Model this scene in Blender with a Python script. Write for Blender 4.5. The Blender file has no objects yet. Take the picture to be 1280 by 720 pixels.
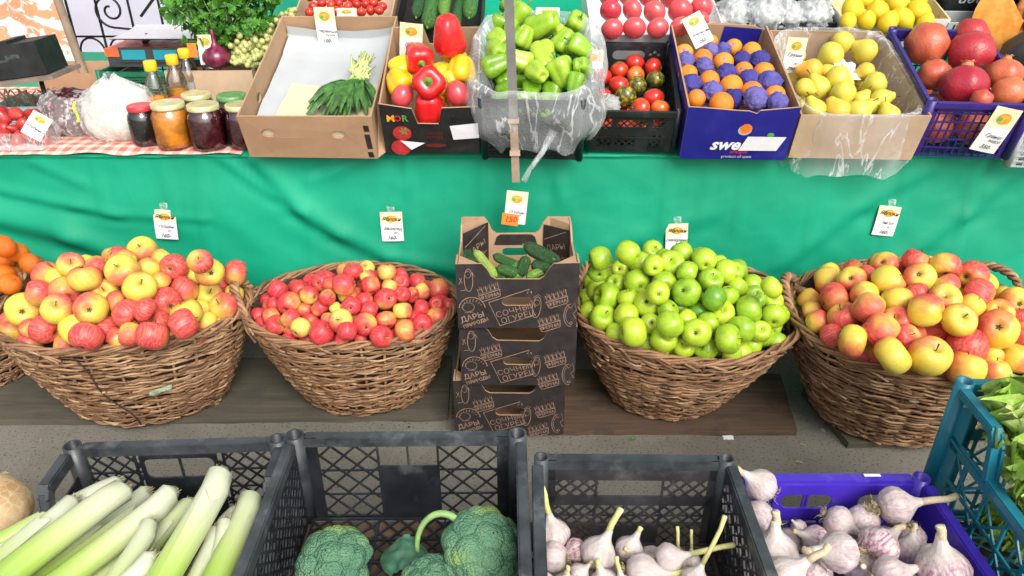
import bpy, math, random
from mathutils import Vector, Matrix, noise, geometry
rnd=random.Random(11)
SC=bpy.context.scene; COL=SC.collection
PI=math.pi
V=Vector
def lerp(a,b,t): return a+(b-a)*t
def nz(x,y=0.,z=0.): return noise.noise(V((x,y,z)))
# ------------------------------------------------------------------ mesh builder
class MB:
    def __init__(s): s.v=[];s.f=[];s.m=[]
    def add(s,verts,faces,m=0,M=None):
        o=len(s.v)
        s.v+= [tuple(M@V(p)) for p in verts] if M is not None else [tuple(p) for p in verts]
        for f in faces: s.f.append(tuple(o+i for i in f)); s.m.append(m)
        return s
    def box(s,c,d,m=0,M=None):
        x,y,z=c;a,b,e=d[0]/2,d[1]/2,d[2]/2
        vs=[(x+i*a,y+j*b,z+k*e) for i in(-1,1) for j in(-1,1) for k in(-1,1)]
        return s.add(vs,[(0,1,3,2),(4,6,7,5),(0,4,5,1),(2,3,7,6),(0,2,6,4),(1,5,7,3)],m,M)
    def bar(s,p,q,w,t,n,m=0):
        p,q,n=V(p),V(q),V(n);d=(q-p)
        if d.length<1e-6:return s
        d.normalize();u=d.cross(n)
        if u.length<1e-6:u=d.cross(V((1,.3,.2)))
        u.normalize();n=u.cross(d)
        vs=[]
        for e in(p,q):
            for i,j in((-1,-1),(1,-1),(1,1),(-1,1)): vs.append(e+u*i*w/2+n*j*t/2)
        return s.add(vs,[(3,2,1,0),(4,5,6,7),(0,1,5,4),(1,2,6,5),(2,3,7,6),(3,0,4,7)],m)
    def tube(s,path,r,n=6,m=0,closed=False,caps=True):
        P=[V(p) for p in path];N=len(P)
        if N<2:return s
        up=None;vs=[];fs=[]
        for i in range(N):
            a=P[(i-1)%N] if(closed or i>0) else P[i];b=P[(i+1)%N] if(closed or i<N-1) else P[i]
            t=(b-a)
            if t.length<1e-9:t=V((0,0,1))
            t.normalize()
            if up is None:
                up=t.orthogonal().normalized()
            else:
                up=(up-t*up.dot(t))
                if up.length<1e-6:up=t.orthogonal()
                up.normalize()
            w=t.cross(up);rr=r[i] if isinstance(r,(list,tuple)) else r
            for k in range(n):
                an=2*PI*k/n;vs.append(P[i]+(up*math.cos(an)+w*math.sin(an))*rr)
        for i in range(N if closed else N-1):
            i2=(i+1)%N
            for k in range(n):
                k2=(k+1)%n;fs.append((i*n+k,i*n+k2,i2*n+k2,i2*n+k))
        if caps and not closed:
            fs.append(tuple(range(n-1,-1,-1)));fs.append(tuple((N-1)*n+k for k in range(n)))
        return s.add(vs,fs,m)
    def lathe(s,prof,n=24,m=0,fn=None,M=None):
        vs=[];fs=[];N=len(prof)
        for i,(r,z) in enumerate(prof):
            for k in range(n):
                a=2*PI*k/n;rr=r*(fn(a,i/(N-1)) if fn else 1)
                vs.append((rr*math.cos(a),rr*math.sin(a),z))
        for i in range(N-1):
            for k in range(n):
                k2=(k+1)%n;fs.append((i*n+k,i*n+k2,(i+1)*n+k2,(i+1)*n+k))
        if prof[0][0]>1e-5:fs.append(tuple(range(n-1,-1,-1)))
        if prof[-1][0]>1e-5:fs.append(tuple((N-1)*n+k for k in range(n)))
        return s.add(vs,fs,m,M)
    def grid(s,fn,nu,nv,m=0,cu=False,M=None):
        vs=[fn(i/(nu if cu else nu-1),j/(nv-1)) for j in range(nv) for i in range(nu)];fs=[]
        for j in range(nv-1):
            for i in range(nu if cu else nu-1):
                i2=(i+1)%nu;fs.append((j*nu+i,j*nu+i2,(j+1)*nu+i2,(j+1)*nu+i))
        return s.add(vs,fs,m,M)
    def plate(s,outer,holes,th,M,mo=0,mi=1):
        loops=[[V((p[0],p[1],0)) for p in l] for l in [outer]+list(holes)]
        tris=geometry.tessellate_polygon(loops)
        pts=[p for l in loops for p in l];N=len(pts)
        vs=[(p.x,p.y,th) for p in pts]+[(p.x,p.y,0) for p in pts]
        f1=[];f2=[]
        for t in tris:
            a,b,c=[pts[i] for i in t]
            if (b-a).cross(c-a).z<0:t=(t[0],t[2],t[1])
            f1.append(tuple(t));f2.append(tuple(N+i for i in reversed(t)))
        o=0;sd=[]
        for li,l in enumerate(loops):
            n=len(l);ar=sum(l[i].x*l[(i+1)%n].y-l[(i+1)%n].x*l[i].y for i in range(n))
            for i in range(n):
                a,b=o+i,o+(i+1)%n
                if (ar>0)==(li==0): sd.append((a,N+a,N+b,b))
                else: sd.append((b,N+b,N+a,a))
            o+=n
        s.add(vs,f1,mo,M);b=len(s.v)-len(vs)
        for f in f2+sd: s.f.append(tuple(b+i for i in f));s.m.append(mi)
        return s
    def mesh(s,name,mats,smooth=True):
        me=bpy.data.meshes.new(name);me.from_pydata(s.v,[],s.f)
        for m in (mats if isinstance(mats,(list,tuple)) else [mats]): me.materials.append(m)
        me.polygons.foreach_set('material_index',s.m)
        me.polygons.foreach_set('use_smooth',[bool(smooth)]*len(s.f))
        me.update();return me
    def build(s,name,mats,parent=None,smooth=False,M=None):
        return obj(name,s.mesh(name,mats,smooth),parent,M)
def obj(name,me,parent=None,M=None):
    o=bpy.data.objects.new(name,me);COL.objects.link(o)
    if parent is not None:o.parent=parent
    if M is not None:o.matrix_local=M
    return o
def tag(o,label=None,cat=None,group=None,kind=None):
    if label:o['label']=label
    if cat:o['category']=cat
    if group:o['group']=group
    if kind:o['kind']=kind
    return o
def empty(name,M,label,cat,group=None):
    o=bpy.data.objects.new(name,None);COL.objects.link(o);o.empty_display_size=.05
    o.matrix_world=M;o.matrix_basis=M
    return tag(o,label,cat,group)
def T(x,y,z):return Matrix.Translation((x,y,z))
def Rz(a):return Matrix.Rotation(a,4,'Z')
def Rx(a):return Matrix.Rotation(a,4,'X')
def Ry(a):return Matrix.Rotation(a,4,'Y')
def basis(o,x,y,z):
    m=Matrix.Identity(4)
    for i,c in enumerate((x,y,z)):
        c=V(c)
        for j in range(3):m[j][i]=c[j]
    for j in range(3):m[j][3]=o[j]
    return m
def aim(P,axis,spin=0):
    z=V(axis).normalized();x=z.orthogonal().normalized();y=z.cross(x)
    return basis(P,x,y,z)@Rz(spin)
def rrect(x0,y0,x1,y1,r,n=5):
    o=[]
    for cx,cy,a in((x1-r,y0+r,-PI/2),(x1-r,y1-r,0),(x0+r,y1-r,PI/2),(x0+r,y0+r,PI)):
        for i in range(n+1):
            t=a+PI/2*i/n;o.append((cx+r*math.cos(t),cy+r*math.sin(t)))
    return o
def rect(x0,y0,x1,y1):return[(x0,y0),(x1,y0),(x1,y1),(x0,y1)]
def stad(cx,cy,w,h):return rrect(cx-w/2,cy-h/2,cx+w/2,cy+h/2,min(w,h)/2*.98)
# ------------------------------------------------------------------ materials
class NT:
    def __init__(s,name):
        s.mat=bpy.data.materials.new(name);s.mat.use_nodes=True;s.t=s.mat.node_tree
        s.t.nodes.clear();s.out=s.n('ShaderNodeOutputMaterial');s.p=s.n('ShaderNodeBsdfPrincipled');s.l(s.p.outputs[0],s.out.inputs[0])
    def n(s,ty,**k):
        q=s.t.nodes.new(ty)
        for a,b in k.items():setattr(q,a,b)
        return q
    def l(s,a,b):s.t.links.new(a,b)
    def set(s,node,key,val):
        if hasattr(val,'is_output') or hasattr(val,'links'):s.l(val,node.inputs[key])
        else:node.inputs[key].default_value=val
    def coord(s,kind='Object',scale=None):
        c=s.n('ShaderNodeTexCoord').outputs[kind]
        if scale is None:return c
        m=s.n('ShaderNodeMapping');s.l(c,m.inputs[0]);m.inputs['Scale'].default_value=scale;return m.outputs[0]
    def noise(s,vec,scale,detail=3,rough=.5,dist=0):
        q=s.n('ShaderNodeTexNoise');s.l(vec,q.inputs['Vector'])
        q.inputs['Scale'].default_value=scale;q.inputs['Detail'].default_value=detail;q.inputs['Roughness'].default_value=rough;q.inputs['Distortion'].default_value=dist
        return q.outputs[0]
    def voro(s,vec,scale,feature='F1',out='Distance'):
        q=s.n('ShaderNodeTexVoronoi',feature=feature);s.l(vec,q.inputs['Vector']);q.inputs['Scale'].default_value=scale;return q.outputs[out]
    def math(s,op,a,b=0.,c=0.,clamp=False):
        q=s.n('ShaderNodeMath',operation=op,use_clamp=clamp)
        for i,x in enumerate((a,b,c)):s.set(q,i,x)
        return q.outputs[0]
    def rng(s,v,a,b,c=0.,d=1.,smooth=True):
        q=s.n('ShaderNodeMapRange',interpolation_type='SMOOTHSTEP' if smooth else 'LINEAR')
        for k,x in zip(('Value','From Min','From Max','To Min','To Max'),(v,a,b,c,d)):s.set(q,k,x)
        return q.outputs[0]
    def mix(s,f,a,b,blend='MIX'):
        q=s.n('ShaderNodeMix',data_type='RGBA',blend_type=blend)
        s.set(q,0,f)
        for i,x in((6,a),(7,b)):
            if isinstance(x,(tuple,list)):x=(*x[:3],1)
            s.set(q,i,x)
        return q.outputs[2]
    def attr(s,name):
        q=s.n('ShaderNodeAttribute',attribute_type='OBJECT');q.attribute_name=name;return q.outputs['Fac']
    def ramp(s,f,stops):
        q=s.n('ShaderNodeValToRGB');s.l(f,q.inputs[0]);e=q.color_ramp.elements
        while len(e)<len(stops):e.new(.5)
        for i,(p,c) in enumerate(stops):e[i].position=p;e[i].color=(*c,1)
        return q.outputs[0]
    def bump(s,h,strength=.3,dist=.002):
        q=s.n('ShaderNodeBump');s.l(h,q.inputs['Height']);q.inputs['Strength'].default_value=strength;q.inputs['Distance'].default_value=dist
        s.l(q.outputs[0],s.p.inputs['Normal'])
    def fin(s,col,rough=.5,spec=.5,coat=0,metal=0,sss=0):
        if isinstance(col,(tuple,list)):s.p.inputs['Base Color'].default_value=(*col[:3],1)
        else:s.l(col,s.p.inputs['Base Color'])
        s.set(s.p,'Roughness',rough);s.p.inputs['Specular IOR Level'].default_value=spec
        s.p.inputs['Coat Weight'].default_value=coat;s.p.inputs['Metallic'].default_value=metal
        if sss:
            s.p.inputs['Subsurface Weight'].default_value=sss;s.p.inputs['Subsurface Radius'].default_value=(1,.6,.3);s.p.inputs['Subsurface Scale'].default_value=.01
        return s.mat
def mul(c,k):return tuple(min(1,x*k) for x in c)
def simple(name,c,rough=.5,var=.25,sc=12,bump=0,bsc=60,spec=.5,coat=0,metal=0,bd=.002,sss=0,dirt=None,dsc=6):
    t=NT(name);k=t.coord()
    n1=t.noise(k,sc,4,.6)
    col=t.mix(t.rng(n1,.3,.7),mul(c,1-var),mul(c,1+var))
    if dirt:
        col=t.mix(t.rng(t.noise(k,dsc,6,.7),.52,.72,0,.8),col,dirt)
    if bump:t.bump(t.noise(k,bsc,4,.6),bump,bd)
    rr=t.rng(t.noise(k,sc*2,3),.3,.7,max(0,rough-.08),min(1,rough+.1))
    return t.fin(col,rr,spec,coat,metal,sss)
def film(name,c=(.9,.9,.92),tr=.6,rough=.15,bsc=30,bs=.8):
    t=NT(name);k=t.coord()
    mp=t.n('ShaderNodeMapping');t.l(k,mp.inputs[0]);mp.inputs['Rotation'].default_value=(.12,.35,.3);mp.inputs['Scale'].default_value=(1,1,.22)
    n1=t.noise(mp.outputs[0],bsc,4,.6,.8)
    t.bump(n1,bs,.01)
    t.fin(c,rough,.6)
    tp=t.n('ShaderNodeBsdfTransparent');mx=t.n('ShaderNodeMixShader')
    ln=t.rng(t.math('ABSOLUTE',t.math('SUBTRACT',t.noise(mp.outputs[0],bsc*.7,4,.6,.6),.5)),.0,.028,.34,0)
    lw=t.n('ShaderNodeLayerWeight');lw.inputs[0].default_value=.3
    op=t.math('ADD',t.math('ADD',1-tr,ln),t.math('MULTIPLY',lw.outputs[1],.35),clamp=True)
    op=t.math('MULTIPLY',op,t.rng(t.noise(k,bsc*.3,3),.3,.6,.55,1.1),clamp=True)
    crease=t.math('SUBTRACT',1.,op,clamp=True)
    t.l(crease,mx.inputs[0]);t.l(t.p.outputs[0],mx.inputs[1]);t.l(tp.outputs[0],mx.inputs[2]);t.l(mx.outputs[0],t.out.inputs[0])
    return t.mat
def apple_mat(name,y1,y2,r1,r2):
    t=NT(name);k=t.coord();sx=t.n('ShaderNodeSeparateXYZ');t.l(k,sx.inputs[0])
    tone=t.attr('tone');seed=t.attr('seed')
    off=t.n('ShaderNodeVectorMath',operation='ADD');t.l(k,off.inputs[0])
    cx=t.n('ShaderNodeCombineXYZ');t.l(t.math('MULTIPLY',seed,37.),cx.inputs[0]);t.l(cx.outputs[0],off.inputs[1]);kk=off.outputs[0]
    mp=t.n('ShaderNodeMapping');t.l(kk,mp.inputs[0]);mp.inputs['Scale'].default_value=(9,9,.7)
    streak=t.noise(mp.outputs[0],1.,3,.6)
    big=t.noise(kk,1.3,3,.55)
    v=t.math('ADD',t.math('MULTIPLY_ADD',sx.outputs[0],.42,.5),t.math('MULTIPLY_ADD',big,.7,-.35))
    v=t.math('ADD',v,t.math('MULTIPLY_ADD',streak,.56,-.28))
    th=t.math('SUBTRACT',.96,t.math('MULTIPLY',tone,1.12))
    mask=t.rng(v,t.math('SUBTRACT',th,.36),t.math('ADD',th,.34))
    ye=t.mix(t.rng(t.noise(kk,.9,2),.35,.65),y1,y2)
    re=t.mix(t.rng(streak,.35,.65),r1,r2)
    col=t.mix(mask,ye,re)
    sp=t.rng(t.voro(kk,11),.02,.07,.4,0)
    col=t.mix(sp,col,(.8,.62,.3))
    rad=t.math('SQRT',t.math('ADD',t.math('MULTIPLY',sx.outputs[0],sx.outputs[0]),t.math('MULTIPLY',sx.outputs[1],sx.outputs[1])))
    pit=t.rng(t.math('ADD',rad,t.math('MULTIPLY',streak,.2)),.14,.38,.85,0)
    col=t.mix(pit,col,(.30,.26,.05))
    col=t.mix(t.rng(t.noise(kk,2.6,4,.7,.5),.64,.72,0,.55),col,(.38,.22,.06))
    t.bump(t.noise(kk,16,3),.06,.02)
    return t.fin(col,t.rng(big,.3,.7,.34,.52),.45,.05)
def fruit_mat(name,stops,rough=.35,bump=0,bsc=20,stretch=None,coat=.1,spots=None,spec=.5,bd=.03,nsc=1.5,sss=0):
    """tone drives the ramp, noise varies it"""
    t=NT(name);k=t.coord();tone=t.attr('tone');seed=t.attr('seed')
    off=t.n('ShaderNodeVectorMath',operation='ADD');t.l(k,off.inputs[0])
    cx=t.n('ShaderNodeCombineXYZ');t.l(t.math('MULTIPLY',seed,31.),cx.inputs[1]);t.l(cx.outputs[0],off.inputs[1]);kk=off.outputs[0]
    if stretch:
        mp=t.n('ShaderNodeMapping');t.l(kk,mp.inputs[0]);mp.inputs['Scale'].default_value=stretch;ks=mp.outputs[0]
    else:ks=kk
    n1=t.noise(ks,nsc,4,.6)
    f=t.math('ADD',tone,t.math('MULTIPLY_ADD',n1,.7,-.35),clamp=True)
    col=t.ramp(f,stops)
    if spots:col=t.mix(t.rng(t.voro(kk,spots[0]),spots[1]*.5,spots[1],.8,0),col,spots[2])
    if bump:t.bump(t.noise(kk,bsc,3,.6),bump,bd)
    return t.fin(col,t.rng(t.noise(kk,3,2),.3,.7,rough-.07,rough+.1),spec,coat,0,sss)
# text / strokes ---------------------------------------------------------------
_tc={}
def text_mesh(body,size,shear=0,bold=0,align='CENTER'):
    k=(body,size,shear,bold,align)
    if k not in _tc:
        cu=bpy.data.curves.new('lettering','FONT');cu.body=body;cu.size=size;cu.shear=shear;cu.offset=bold;cu.align_x=align;cu.align_y='CENTER';cu.resolution_u=2
        o=bpy.data.objects.new('lettering',cu);COL.objects.link(o)
        dg=bpy.context.evaluated_depsgraph_get();me=bpy.data.meshes.new_from_object(o.evaluated_get(dg))
        _tc[k]=([tuple(v.co) for v in me.vertices],[tuple(p.vertices) for p in me.polygons])
        bpy.data.objects.remove(o);bpy.data.curves.remove(cu);bpy.data.meshes.remove(me)
    return _tc[k]
def put_text(mb,body,x,y,size,rot=0,z=.0012,shear=0,bold=0,m=0,align='CENTER',M=None):
    v,f=text_mesh(body,size,shear,bold,align)
    mm=(M if M is not None else Matrix.Identity(4))@T(x,y,z)@Rz(rot)
    mb.add(v,f,m,mm)
def stroke(mb,pts,w,z=.0012,closed=False,m=0,M=None):
    P=[V((p[0],p[1])) for p in pts];n=len(P)
    vs=[];fs=[]
    for i in range(n):
        a=P[(i-1)%n] if closed or i>0 else P[i];b=P[(i+1)%n] if closed or i<n-1 else P[i]
        d=(b-a)
        if d.length<1e-9:d=V((1,0))
        d.normalize();q=V((-d.y,d.x))*w/2
        vs+=[(P[i].x+q.x,P[i].y+q.y,z),(P[i].x-q.x,P[i].y-q.y,z)]
    for i in range(n if closed else n-1):
        j=(i+1)%n;fs.append((2*i,2*i+1,2*j+1,2*j))
    mb.add(vs,fs,m,M)
def ell(cx,cy,rx,ry,a0=0,a1=2*PI,n=20,rot=0):
    o=[]
    for i in range(n+1):
        t=a0+(a1-a0)*i/n;x,y=rx*math.cos(t),ry*math.sin(t)
        o.append((cx+x*math.cos(rot)-y*math.sin(rot),cy+x*math.sin(rot)+y*math.cos(rot)))
    return o
CAMP=V((0,0,1.4))
DATA={
'apples_a':[
(-1.3064, 1.7111, 0.3964, 0.0451, 0.03, 'c', 'only all-yellow apple in the fourth row of the basket beside tangerines'),
(-1.253, 1.7106, 0.4503, 0.0343, 0.72, '', 'leftmost mostly red apple in the third row of the basket beside tangerines'),
(-1.2835, 1.8076, 0.4538, 0.0343, 0.5, '', 'leftmost half-red apple in the second row of the basket beside tangerines'),
(-1.2346, 1.7739, 0.4592, 0.03, 0.15, '', 'leftmost faintly blushed apple in the second row of the basket beside tangerines'),
(-1.1908, 1.7822, 0.4926, 0.0347, 0.4, 's', 'leftmost half-red apple in the back row of the basket beside tangerines'),
(-1.1169, 1.7091, 0.494, 0.0401, 0.6, '', 'leftmost mostly red apple in the second row of the basket beside tangerines'),
(-1.1204, 1.7819, 0.4902, 0.031, 0.45, '', 'second half-red apple from left in back row of the basket beside tangerines'),
(-1.0911, 1.8433, 0.4893, 0.03, 0.6, '', 'second mostly red apple from left in back row of the basket beside tangerines'),
(-1.1825, 1.7116, 0.4495, 0.0398, 0.82, 'c', 'leftmost deep red apple in the third row of the basket beside tangerines'),
(-1.0826, 1.7224, 0.4434, 0.035, 0.18, 's', 'leftmost faintly blushed apple in the third row of the basket beside tangerines'),
(-1.0287, 1.7373, 0.5025, 0.0429, 0.08, 's', 'leftmost all-yellow apple in the second row of the basket beside tangerines'),
(-1.0347, 1.6804, 0.4377, 0.0303, 0.88, '', 'leftmost deep red apple in the fourth row of the basket beside tangerines'),
(-1.0717, 1.6254, 0.4514, 0.0407, 0.3, 'c', 'second half-red apple from left in fourth row of the basket beside tangerines'),
(-1.1655, 1.6364, 0.4429, 0.0381, 0.35, 's', 'leftmost half-red apple in the fourth row of the basket beside tangerines'),
(-1.2631, 1.659, 0.3686, 0.0317, 0.9, '', 'leftmost deep red apple in the fifth row of the basket beside tangerines'),
(-1.2076, 1.6292, 0.3867, 0.037, 0.7, '', 'leftmost mostly red apple in the fifth row of the basket beside tangerines'),
(-1.1255, 1.629, 0.3873, 0.0414, 0.25, '', 'leftmost faintly blushed apple in the fifth row of the basket beside tangerines'),
(-1.0666, 1.5672, 0.4023, 0.039, 0.78, '', 'only deep red apple in the front row of the basket beside tangerines'),
(-1.0537, 1.634, 0.3829, 0.0345, 0.5, '', 'leftmost half-red apple in the front row of the basket beside tangerines'),
(-1.1742, 1.6265, 0.3397, 0.03, 0.1, '', 'leftmost all-yellow apple in the front row of the basket beside tangerines'),
(-1.0204, 1.6205, 0.3618, 0.0345, 0.4, '', 'second half-red apple from left in front row of the basket beside tangerines'),
(-0.9644, 1.5844, 0.4, 0.03, 0.3, '', 'rightmost half-red apple in the front row of the basket beside tangerines'),
(-1.045, 1.8897, 0.4844, 0.0393, 0.08, 's', 'rightmost all-yellow apple in the back row of the basket beside tangerines'),
(-0.9948, 1.8048, 0.4731, 0.0315, 0.45, '', 'rightmost half-red apple in the second row of the basket beside tangerines'),
(-0.982, 1.8642, 0.4734, 0.03, 0.4, '', 'rightmost half-red apple in the back row of the basket beside tangerines'),
(-0.9319, 1.819, 0.471, 0.0371, 0.85, 'c', 'only deep red apple in the back row of the basket beside tangerines'),
(-1.0508, 1.8031, 0.4957, 0.03, 0.12, '', 'leftmost all-yellow apple in the back row of the basket beside tangerines'),
(-0.9571, 1.766, 0.4498, 0.03, 0.1, '', 'rightmost all-yellow apple in the third row of the basket beside tangerines'),
(-0.9699, 1.6899, 0.4766, 0.0406, 0.0, 's', 'leftmost all-yellow apple in the third row of the basket beside tangerines'),
(-0.9031, 1.7874, 0.4182, 0.0364, 0.65, '', 'rightmost mostly red apple in the third row of the basket beside tangerines'),
(-0.8107, 1.7198, 0.5374, 0.0316, 0.55, 's', 'rightmost mostly red apple in the back row of the basket beside tangerines'),
(-0.9004, 1.8502, 0.4267, 0.03, 0.2, '', 'rightmost faintly blushed apple in the second row of the basket beside tangerines'),
(-0.8099, 1.76, 0.4853, 0.0369, 0.05, 'c', 'rightmost all-yellow apple in the second row of the basket beside tangerines'),
(-0.7938, 1.8827, 0.4198, 0.0357, 0.75, '', 'rightmost mostly red apple in the second row of the basket beside tangerines'),
(-0.8471, 1.8845, 0.3773, 0.03, 0.85, '', 'rightmost deep red apple in the third row of the basket beside tangerines'),
(-0.8573, 1.8221, 0.3796, 0.0366, 0.14, 's', 'second faintly blushed apple from left in third row of the basket beside tangerines'),
(-0.7985, 1.8519, 0.3599, 0.0309, 0.25, '', 'rightmost faintly blushed apple in the third row of the basket beside tangerines'),
(-0.7991, 1.7716, 0.3714, 0.0373, 0.38, 's', 'fourth half-red apple from left in fourth row of the basket beside tangerines'),
(-0.9271, 1.7191, 0.4118, 0.0418, 0.78, 'c', 'rightmost deep red apple in the fourth row of the basket beside tangerines'),
(-0.859, 1.6815, 0.4018, 0.0407, 0.2, '', 'rightmost faintly blushed apple in the fifth row of the basket beside tangerines'),
(-0.8388, 1.6111, 0.4129, 0.037, 0.95, '', 'rightmost deep red apple in the fifth row of the basket beside tangerines'),
(-0.8596, 1.7606, 0.3658, 0.03, 0.2, '', 'only faintly blushed apple in the fourth row of the basket beside tangerines'),
(-0.8291, 1.7164, 0.3533, 0.03, 0.4, '', 'rightmost half-red apple in the fifth row of the basket beside tangerines'),
(-0.929, 1.6455, 0.395, 0.0374, 0.75, 's', 'third mostly red apple from left in fifth row of the basket beside tangerines'),
(-0.9298, 1.6178, 0.453, 0.0304, 0.78, '', 'second deep red apple from left in fourth row of the basket beside tangerines'),
(-0.9882, 1.6363, 0.4289, 0.0372, 0.7, '', 'second mostly red apple from left in fifth row of the basket beside tangerines'),
(-1.0241, 1.6693, 0.3423, 0.0323, 0.25, '', 'second faintly blushed apple from left in front row of the basket beside tangerines'),
(-0.9016, 1.5703, 0.4029, 0.0396, 0.6, '', 'rightmost mostly red apple in the front row of the basket beside tangerines'),
(-0.9074, 1.6676, 0.3383, 0.03, 0.1, '', 'rightmost all-yellow apple in the front row of the basket beside tangerines'),
(-1.2765, 1.6478, 0.3263, 0.035, 0.66, '', 'leftmost mostly red apple in the front row of the basket beside tangerines'),
(-0.9585, 1.6602, 0.3267, 0.0331, 0.14, '', 'third faintly blushed apple from left in front row of the basket beside tangerines'),
(-1.3637, 1.7095, 0.327, 0.0319, 0.21, '', 'leftmost faintly blushed apple in the front row of the basket beside tangerines'),
(-1.1759, 1.7282, 0.3722, 0.0341, 0.2, '', 'second faintly blushed apple from left in fifth row of the basket beside tangerines'),
(-1.1132, 1.7259, 0.3855, 0.0328, 0.34, '', 'third half-red apple from left in fourth row of the basket beside tangerines'),
(-0.8586, 1.7052, 0.3269, 0.0322, 0.17, '', 'rightmost faintly blushed apple in the front row of the basket beside tangerines'),
(-1.3949, 1.7636, 0.3267, 0.0331, 0.29, '', 'leftmost half-red apple in the fifth row of the basket beside tangerines'),
(-1.0763, 1.782, 0.4141, 0.0338, 0.78, '', 'second deep red apple from left in third row of the basket beside tangerines'),
(-0.8156, 1.7535, 0.3266, 0.0338, 0.65, '', 'rightmost mostly red apple in the fifth row of the basket beside tangerines'),
(-1.2091, 1.8897, 0.4419, 0.0326, 0.24, '', 'only faintly blushed apple in the back row of the basket beside tangerines'),
(-1.1391, 1.8901, 0.4575, 0.0341, 0.73, '', 'leftmost mostly red apple in the back row of the basket beside tangerines'),
(-0.8165, 1.886, 0.3264, 0.0345, 0.43, '', 'rightmost half-red apple in the fourth row of the basket beside tangerines'),
],
'apples_b':[
(-0.683, 1.8927, 0.357, 0.0296, 0.97, '', 'leftmost deep red small apple in the second row of the basket beside black boxes'),
(-0.6738, 1.8167, 0.3512, 0.022, 0.9, '', 'second deep red small apple from left in third row of the basket beside black boxes'),
(-0.6195, 1.7835, 0.3742, 0.0312, 0.75, 'c', 'leftmost mostly red small apple in the third row of the basket beside black boxes'),
(-0.5589, 1.7867, 0.3985, 0.025, 0.35, 'c', 'leftmost half-red small apple in the third row of the basket beside black boxes'),
(-0.5383, 1.8364, 0.4131, 0.0262, 0.75, 'c', 'third mostly red small apple from left in second row of the basket beside black boxes'),
(-0.497, 1.8047, 0.4205, 0.0282, 0.8, '', 'fifth deep red small apple from left in second row of the basket beside black boxes'),
(-0.4554, 1.7587, 0.4478, 0.0303, 0.6, '', 'rightmost mostly red small apple in the second row of the basket beside black boxes'),
(-0.501, 1.7469, 0.4136, 0.022, 0.6, '', 'third mostly red small apple from left in third row of the basket beside black boxes'),
(-0.4549, 1.7849, 0.4013, 0.0257, 0.4, '', 'rightmost half-red small apple in the third row of the basket beside black boxes'),
(-0.5741, 1.7752, 0.3581, 0.022, 0.85, '', 'second deep red small apple from left in fourth row of the basket beside black boxes'),
(-0.526, 1.7539, 0.3776, 0.0247, 0.6, '', 'third mostly red small apple from left in fourth row of the basket beside black boxes'),
(-0.4796, 1.7457, 0.3773, 0.022, 0.05, '', 'leftmost all-yellow small apple in the fourth row of the basket beside black boxes'),
(-0.6723, 1.7723, 0.3366, 0.027, 0.78, '', 'leftmost deep red small apple in the fourth row of the basket beside black boxes'),
(-0.6468, 1.7279, 0.3386, 0.0266, 0.5, '', 'leftmost half-red small apple in the fifth row of the basket beside black boxes'),
(-0.6005, 1.7208, 0.3637, 0.0256, 0.45, '', 'second half-red small apple from left in fifth row of the basket beside black boxes'),
(-0.5539, 1.7425, 0.3437, 0.0233, 0.97, '', 'second deep red small apple from left in fifth row of the basket beside black boxes'),
(-0.565, 1.6837, 0.3558, 0.0275, 0.2, '', 'only faintly blushed small apple in the fifth row of the basket beside black boxes'),
(-0.6058, 1.7185, 0.3204, 0.022, 0.7, '', 'second mostly red small apple from left in front row of the basket beside black boxes'),
(-0.5277, 1.7108, 0.3447, 0.022, 0.5, '', 'third half-red small apple from left in fifth row of the basket beside black boxes'),
(-0.4547, 1.6797, 0.3796, 0.0316, 0.12, 's', 'only all-yellow small apple in the fifth row of the basket beside black boxes'),
(-0.4963, 1.7064, 0.3658, 0.022, 0.6, '', 'leftmost mostly red small apple in the fifth row of the basket beside black boxes'),
(-0.5042, 1.6593, 0.3539, 0.0315, 1, '', 'second deep red small apple from left in front row of the basket beside black boxes'),
(-0.4278, 1.6336, 0.3771, 0.0252, 0.9, '', 'fifth deep red small apple from left in front row of the basket beside black boxes'),
(-0.4536, 1.6647, 0.3297, 0.0251, 0.85, '', 'fourth deep red small apple from left in front row of the basket beside black boxes'),
(-0.4842, 1.6881, 0.306, 0.022, 0.8, '', 'third deep red small apple from left in front row of the basket beside black boxes'),
(-0.4538, 1.873, 0.4264, 0.0274, 0.95, '', 'second deep red small apple from left in back row of the basket beside black boxes'),
(-0.42, 1.9047, 0.4226, 0.0224, 0.05, 's', 'only all-yellow small apple in the back row of the basket beside black boxes'),
(-0.4079, 1.8556, 0.4205, 0.022, 0.2, '', 'only faintly blushed small apple in the back row of the basket beside black boxes'),
(-0.3947, 1.8122, 0.4154, 0.0261, 0.85, 'c', 'seventh deep red small apple from left in second row of the basket beside black boxes'),
(-0.3616, 1.8968, 0.4138, 0.0279, 0.45, '', 'only half-red small apple in the back row of the basket beside black boxes'),
(-0.3229, 1.9162, 0.3935, 0.022, 0.8, '', 'rightmost deep red small apple in the back row of the basket beside black boxes'),
(-0.3455, 1.8267, 0.4034, 0.022, 0.5, '', 'rightmost half-red small apple in the second row of the basket beside black boxes'),
(-0.3175, 1.8616, 0.3996, 0.0245, 0.95, 's', 'eighth deep red small apple from left in second row of the basket beside black boxes'),
(-0.2786, 1.9159, 0.373, 0.0252, 0.85, '', 'ninth deep red small apple from left in second row of the basket beside black boxes'),
(-0.2217, 1.9451, 0.3255, 0.0351, 0.85, '', 'rightmost deep red small apple in the second row of the basket beside black boxes'),
(-0.3472, 1.7742, 0.3954, 0.0302, 0.7, 'c', 'sixth mostly red small apple from left in third row of the basket beside black boxes'),
(-0.3059, 1.8031, 0.3916, 0.0228, 0.85, 's', 'third deep red small apple from left in third row of the basket beside black boxes'),
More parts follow.
